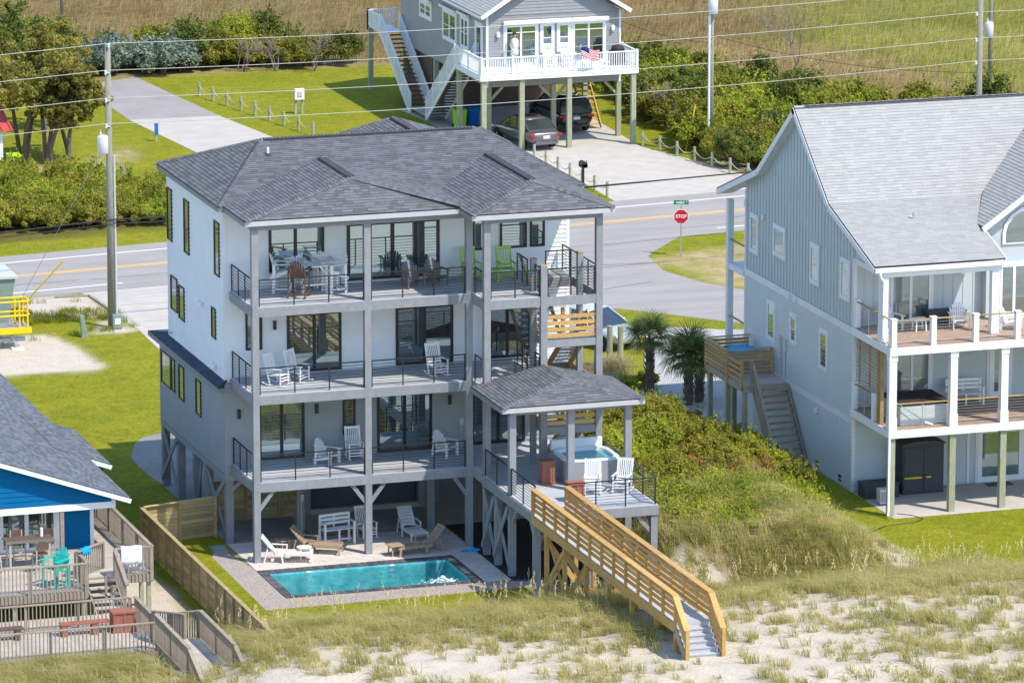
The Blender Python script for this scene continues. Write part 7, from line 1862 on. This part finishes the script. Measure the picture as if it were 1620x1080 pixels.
# sea oats: tall stalks with nodding seed heads
no = 260; x = rg.uniform(-6, 24, 4000); y = rg.uniform(-18, -8.5, 4000); k = rg.rand(4000) < dens(x, y) * .22; x, y = x[k][:no], y[k][:no]
so_ = MB(); HV = []
for xx, yy in zip(x, y):
    z = Hs(xx, yy); h = rg.uniform(.95, 1.5); a = rg.uniform(0, 6.28); l = rg.uniform(.05, .3); p0 = Vector((xx, yy, z)); p1 = p0 + Vector((math.cos(a) * l * .4, math.sin(a) * l * .4, h * .7)); p2 = p0 + Vector((math.cos(a) * l, math.sin(a) * l, h))
    so_.tube([p0, p1, p2], [.007, .006, .004], 3, False)
    dd = (p2 - p1).normalized()
    for j in range(9):
        c_ = p2 - dd * (.3 * j / 9) + Vector(rg.normal(size=3) * .022); HV.append([c_ + Vector((-.014, 0, 0)), c_ + Vector((0, 0, -.03)), c_ + Vector((.014, .008, 0)), c_ + Vector((0, 0, .05))])
oo = tag(stuff(so_.build('sea_oats', 'oat_stalk')), 'tall straw coloured sea oat stalks nodding above the dune', 'grass')
stuff(quads('seed_heads', np.array(HV), 'oat_stalk', oo))
# green creepers spotted over the sand at the right
N = 900; x = rg.uniform(12, 24, N); y = rg.uniform(-30, -9, N); k = rg.rand(N) < .35 * sst(.1, .5, wob(x + 4, y + 9, 1.1)); x, y = x[k], y[k]
nb = 14; bx = np.repeat(x, nb) + rg.normal(size=len(x) * nb) * .22; by = np.repeat(y, nb) + rg.normal(size=len(x) * nb) * .22
cc = np.stack([bx, by, H(bx, by) + .04 + rg.rand(len(bx)) * .1], 1); nn = rg.normal(size=cc.shape) * .5 + np.array([0, 0, 1.]); nn /= np.linalg.norm(nn, axis=1, keepdims=True)
tag(stuff(quads('dune_creeper', leaves(rg, cc, nn, .07), 'leaf_bright')), 'small green creeping leaves scattered over the dune sand', 'ground cover')
# marsh
def marsh(name, x0, x1, y0, y1, n, L_, m, label, seed, mask=None):
    rg = np.random.RandomState(seed); x = rg.uniform(x0, x1, n); y = y0 + (y1 - y0) * rg.rand(n) ** 1.15
    if mask is not None: k = mask(x, y, rg); x, y = x[k], y[k]
    V = blades(rg, np.stack([x, y, np.zeros_like(x)], 1), L_ * (1 + .3 * wob(x, y, .35)), .034, .5, .9, (1.1, -.3))
    tag(stuff(quads(name, V, m)), label, 'grass')
clear = lambda x, y: ~((np.abs(x - 20.3) < .4) & (np.abs(y - 116.2) < .4))
gm = lambda x, y: sst(57.5, 63, x + 3 * wob(x, y, .25)) * sst(120, 106, y + 4 * wob(x, y, .2))
rm_ = lambda x, y: sst(38, 46, x) * sst(112, 117, y + 3 * wob(x, y, .3)) * sst(66, 58, x)
edge = lambda x: np.interp(x, [8, 20, 30, 36, 43, 47, 49.4, 50.2, 51.5, 55, 58, 61, 75, 96], [107, 106.5, 105, 101, 97, 96, 90, 84, 79, 78.5, 75, 74, 71.5, 71])
marsh('marsh_grass', 8, 96, 74, 150, 190000, 1.05, 'marsh_grass', 'wide golden brown marsh grass stretching behind the houses', 33, lambda x, y, r: (r.rand(len(x)) > gm(x, y) * .9) & (r.rand(len(x)) > rm_(x, y) * .85) & (y > edge(x)))
marsh('green_marsh_grass', 50, 96, 74, 125, 70000, 1.15, 'marsh_green', 'yellow green marsh reeds beyond the thicket', 34, lambda x, y, r: (r.rand(len(x)) < gm(x, y)) & (y > edge(x)))
marsh('rusty_marsh_grass', 36, 72, 109, 150, 22000, 1.1, 'marsh_rust', 'rusty brown band of marsh grass', 35, lambda x, y, r: r.rand(len(x)) < rm_(x, y))
# pampas clump and planting beside the silver car
rg = np.random.RandomState(36)
pt = thing('pampas_grass', (21.6, 24.0, 0), 'straw coloured pampas grass clump beside the palms', 'grass')
b_ = np.stack([rg.normal(size=900) * .35, rg.normal(size=900) * .35, np.zeros(900)], 1); quads('blades', blades(rg, b_, 1.35, .02, .5, .8, (0, 0)), 'pampas', pt)
pt2 = thing('pampas_grass', (20.9, 22.6, 0), 'smaller straw coloured grass clump beside the mulch bed', 'grass')
b_ = np.stack([rg.normal(size=500) * .3, rg.normal(size=500) * .3, np.zeros(500)], 1); quads('blades', blades(rg, b_, .9, .02, .5, .8, (0, 0)), 'pampas', pt2)
yb = [shrub_proto(91, .55, .42, 1500, .07, 'leaf_bright')]
scatter(yb, [(21.6, 22.2, .9), (22.6, 22.5, .8), (20.6, 21.0, .8), (21.2, 20.2, .7), (20.3, 18.6, .9), (19.6, 17.4, 1.0)], 'small yellow green shrub in the mulch bed by the palms', 'mulch bed shrubs', zf=0, seed=37)
for k_, (x_, y_) in enumerate(((22.35, 26.4), (22.75, 26.2))): tag(MB().tube([(0, 0, -.1), (0, 0, 1.75)], .12, 10).build('timber_post', 'pile_wood', None, (x_, y_, 0)), 'upright timber post at the edge of the mulch bed', 'post', 'timber posts by the silver car')
# straw and rank grass tufts among the hill shrubs, and by the driveway pole
rg = np.random.RandomState(44); N = 3200
x = rg.uniform(13, 22.6, N); y = rg.uniform(-9.6, 13, N); k = rg.rand(N) < (.25 + .75 * sst(18, 20, x - .25 * y)) * sst(.2, .8, H(x, y)); x, y = x[k], y[k]; nb = 26
bx = np.repeat(x, nb) + rg.normal(size=len(x) * nb) * .1; by = np.repeat(y, nb) + rg.normal(size=len(x) * nb) * .1; big = np.repeat(rg.uniform(.5, 1.3, len(x)), nb)
tag(stuff(quads('hill_grass', blades(rg, np.stack([bx, by, H(bx, by) + .02], 1), big * .85, .013, .8, .9), 'dune_grass')), 'long straw coloured grass growing between the dune hill shrubs', 'grass')
N = 700; x = rg.uniform(-1, 5.5, N); y = rg.uniform(38.6, 46.4, N); k = rg.rand(N) < sst(.0, .5, wob(x * 1.5, y, 1.7)); x, y = x[k], y[k]
bx = np.repeat(x, nb) + rg.normal(size=len(x) * nb) * .12; by = np.repeat(y, nb) + rg.normal(size=len(x) * nb) * .12
tag(stuff(quads('rank_grass', blades(rg, np.stack([bx, by, 0 * bx], 1), .3, .014, .8, .8), 'lawn_blade')), 'patchy long green grass on the sand by the driveway pole', 'grass')
# short lawn blades where the lawns are near
rg = np.random.RandomState(38); N = 240000
x = rg.uniform(-12, 34, N); y = rg.uniform(-10, 44, N); s_, d_, r_ = zones(x, y)
k = (s_ < .4) & (d_ < .3) & (H(x, y) < .5)
for px0, px1, py0, py1 in ((-.4, 13, -5.4, 12.9), (3, 19, 12, 49), (23.6, 46, -1.1, 17), (8, 13, -8, 4), (-24, -4.5, -12, 19), (-1.4, 9.1, -6.36, 3)): k &= ~((x > px0) & (x < px1) & (y > py0) & (y < py1))
k &= ~((x > 14) & (y > 14))
x, y = x[k], y[k]
V = blades(rg, np.stack([x, y, H(x, y) - .005], 1), .07, .012, .6, .5, (0, 0))[:len(x)]
tag(stuff(quads('lawn_grass', V, 'lawn_blade')), 'short yellow green lawn grass blades', 'grass')
for i_, f_ in enumerate([o for o in COL.objects if o.type == 'FONT']):     # lettering becomes real mesh
    dg = bpy.context.evaluated_depsgraph_get(); me_ = bpy.data.meshes.new_from_object(f_.evaluated_get(dg))
    n_ = bpy.data.objects.new('lettering', me_); COL.objects.link(n_); n_.parent = f_.parent; n_.location = f_.location; n_.rotation_euler = f_.rotation_euler
    bpy.data.objects.remove(f_)
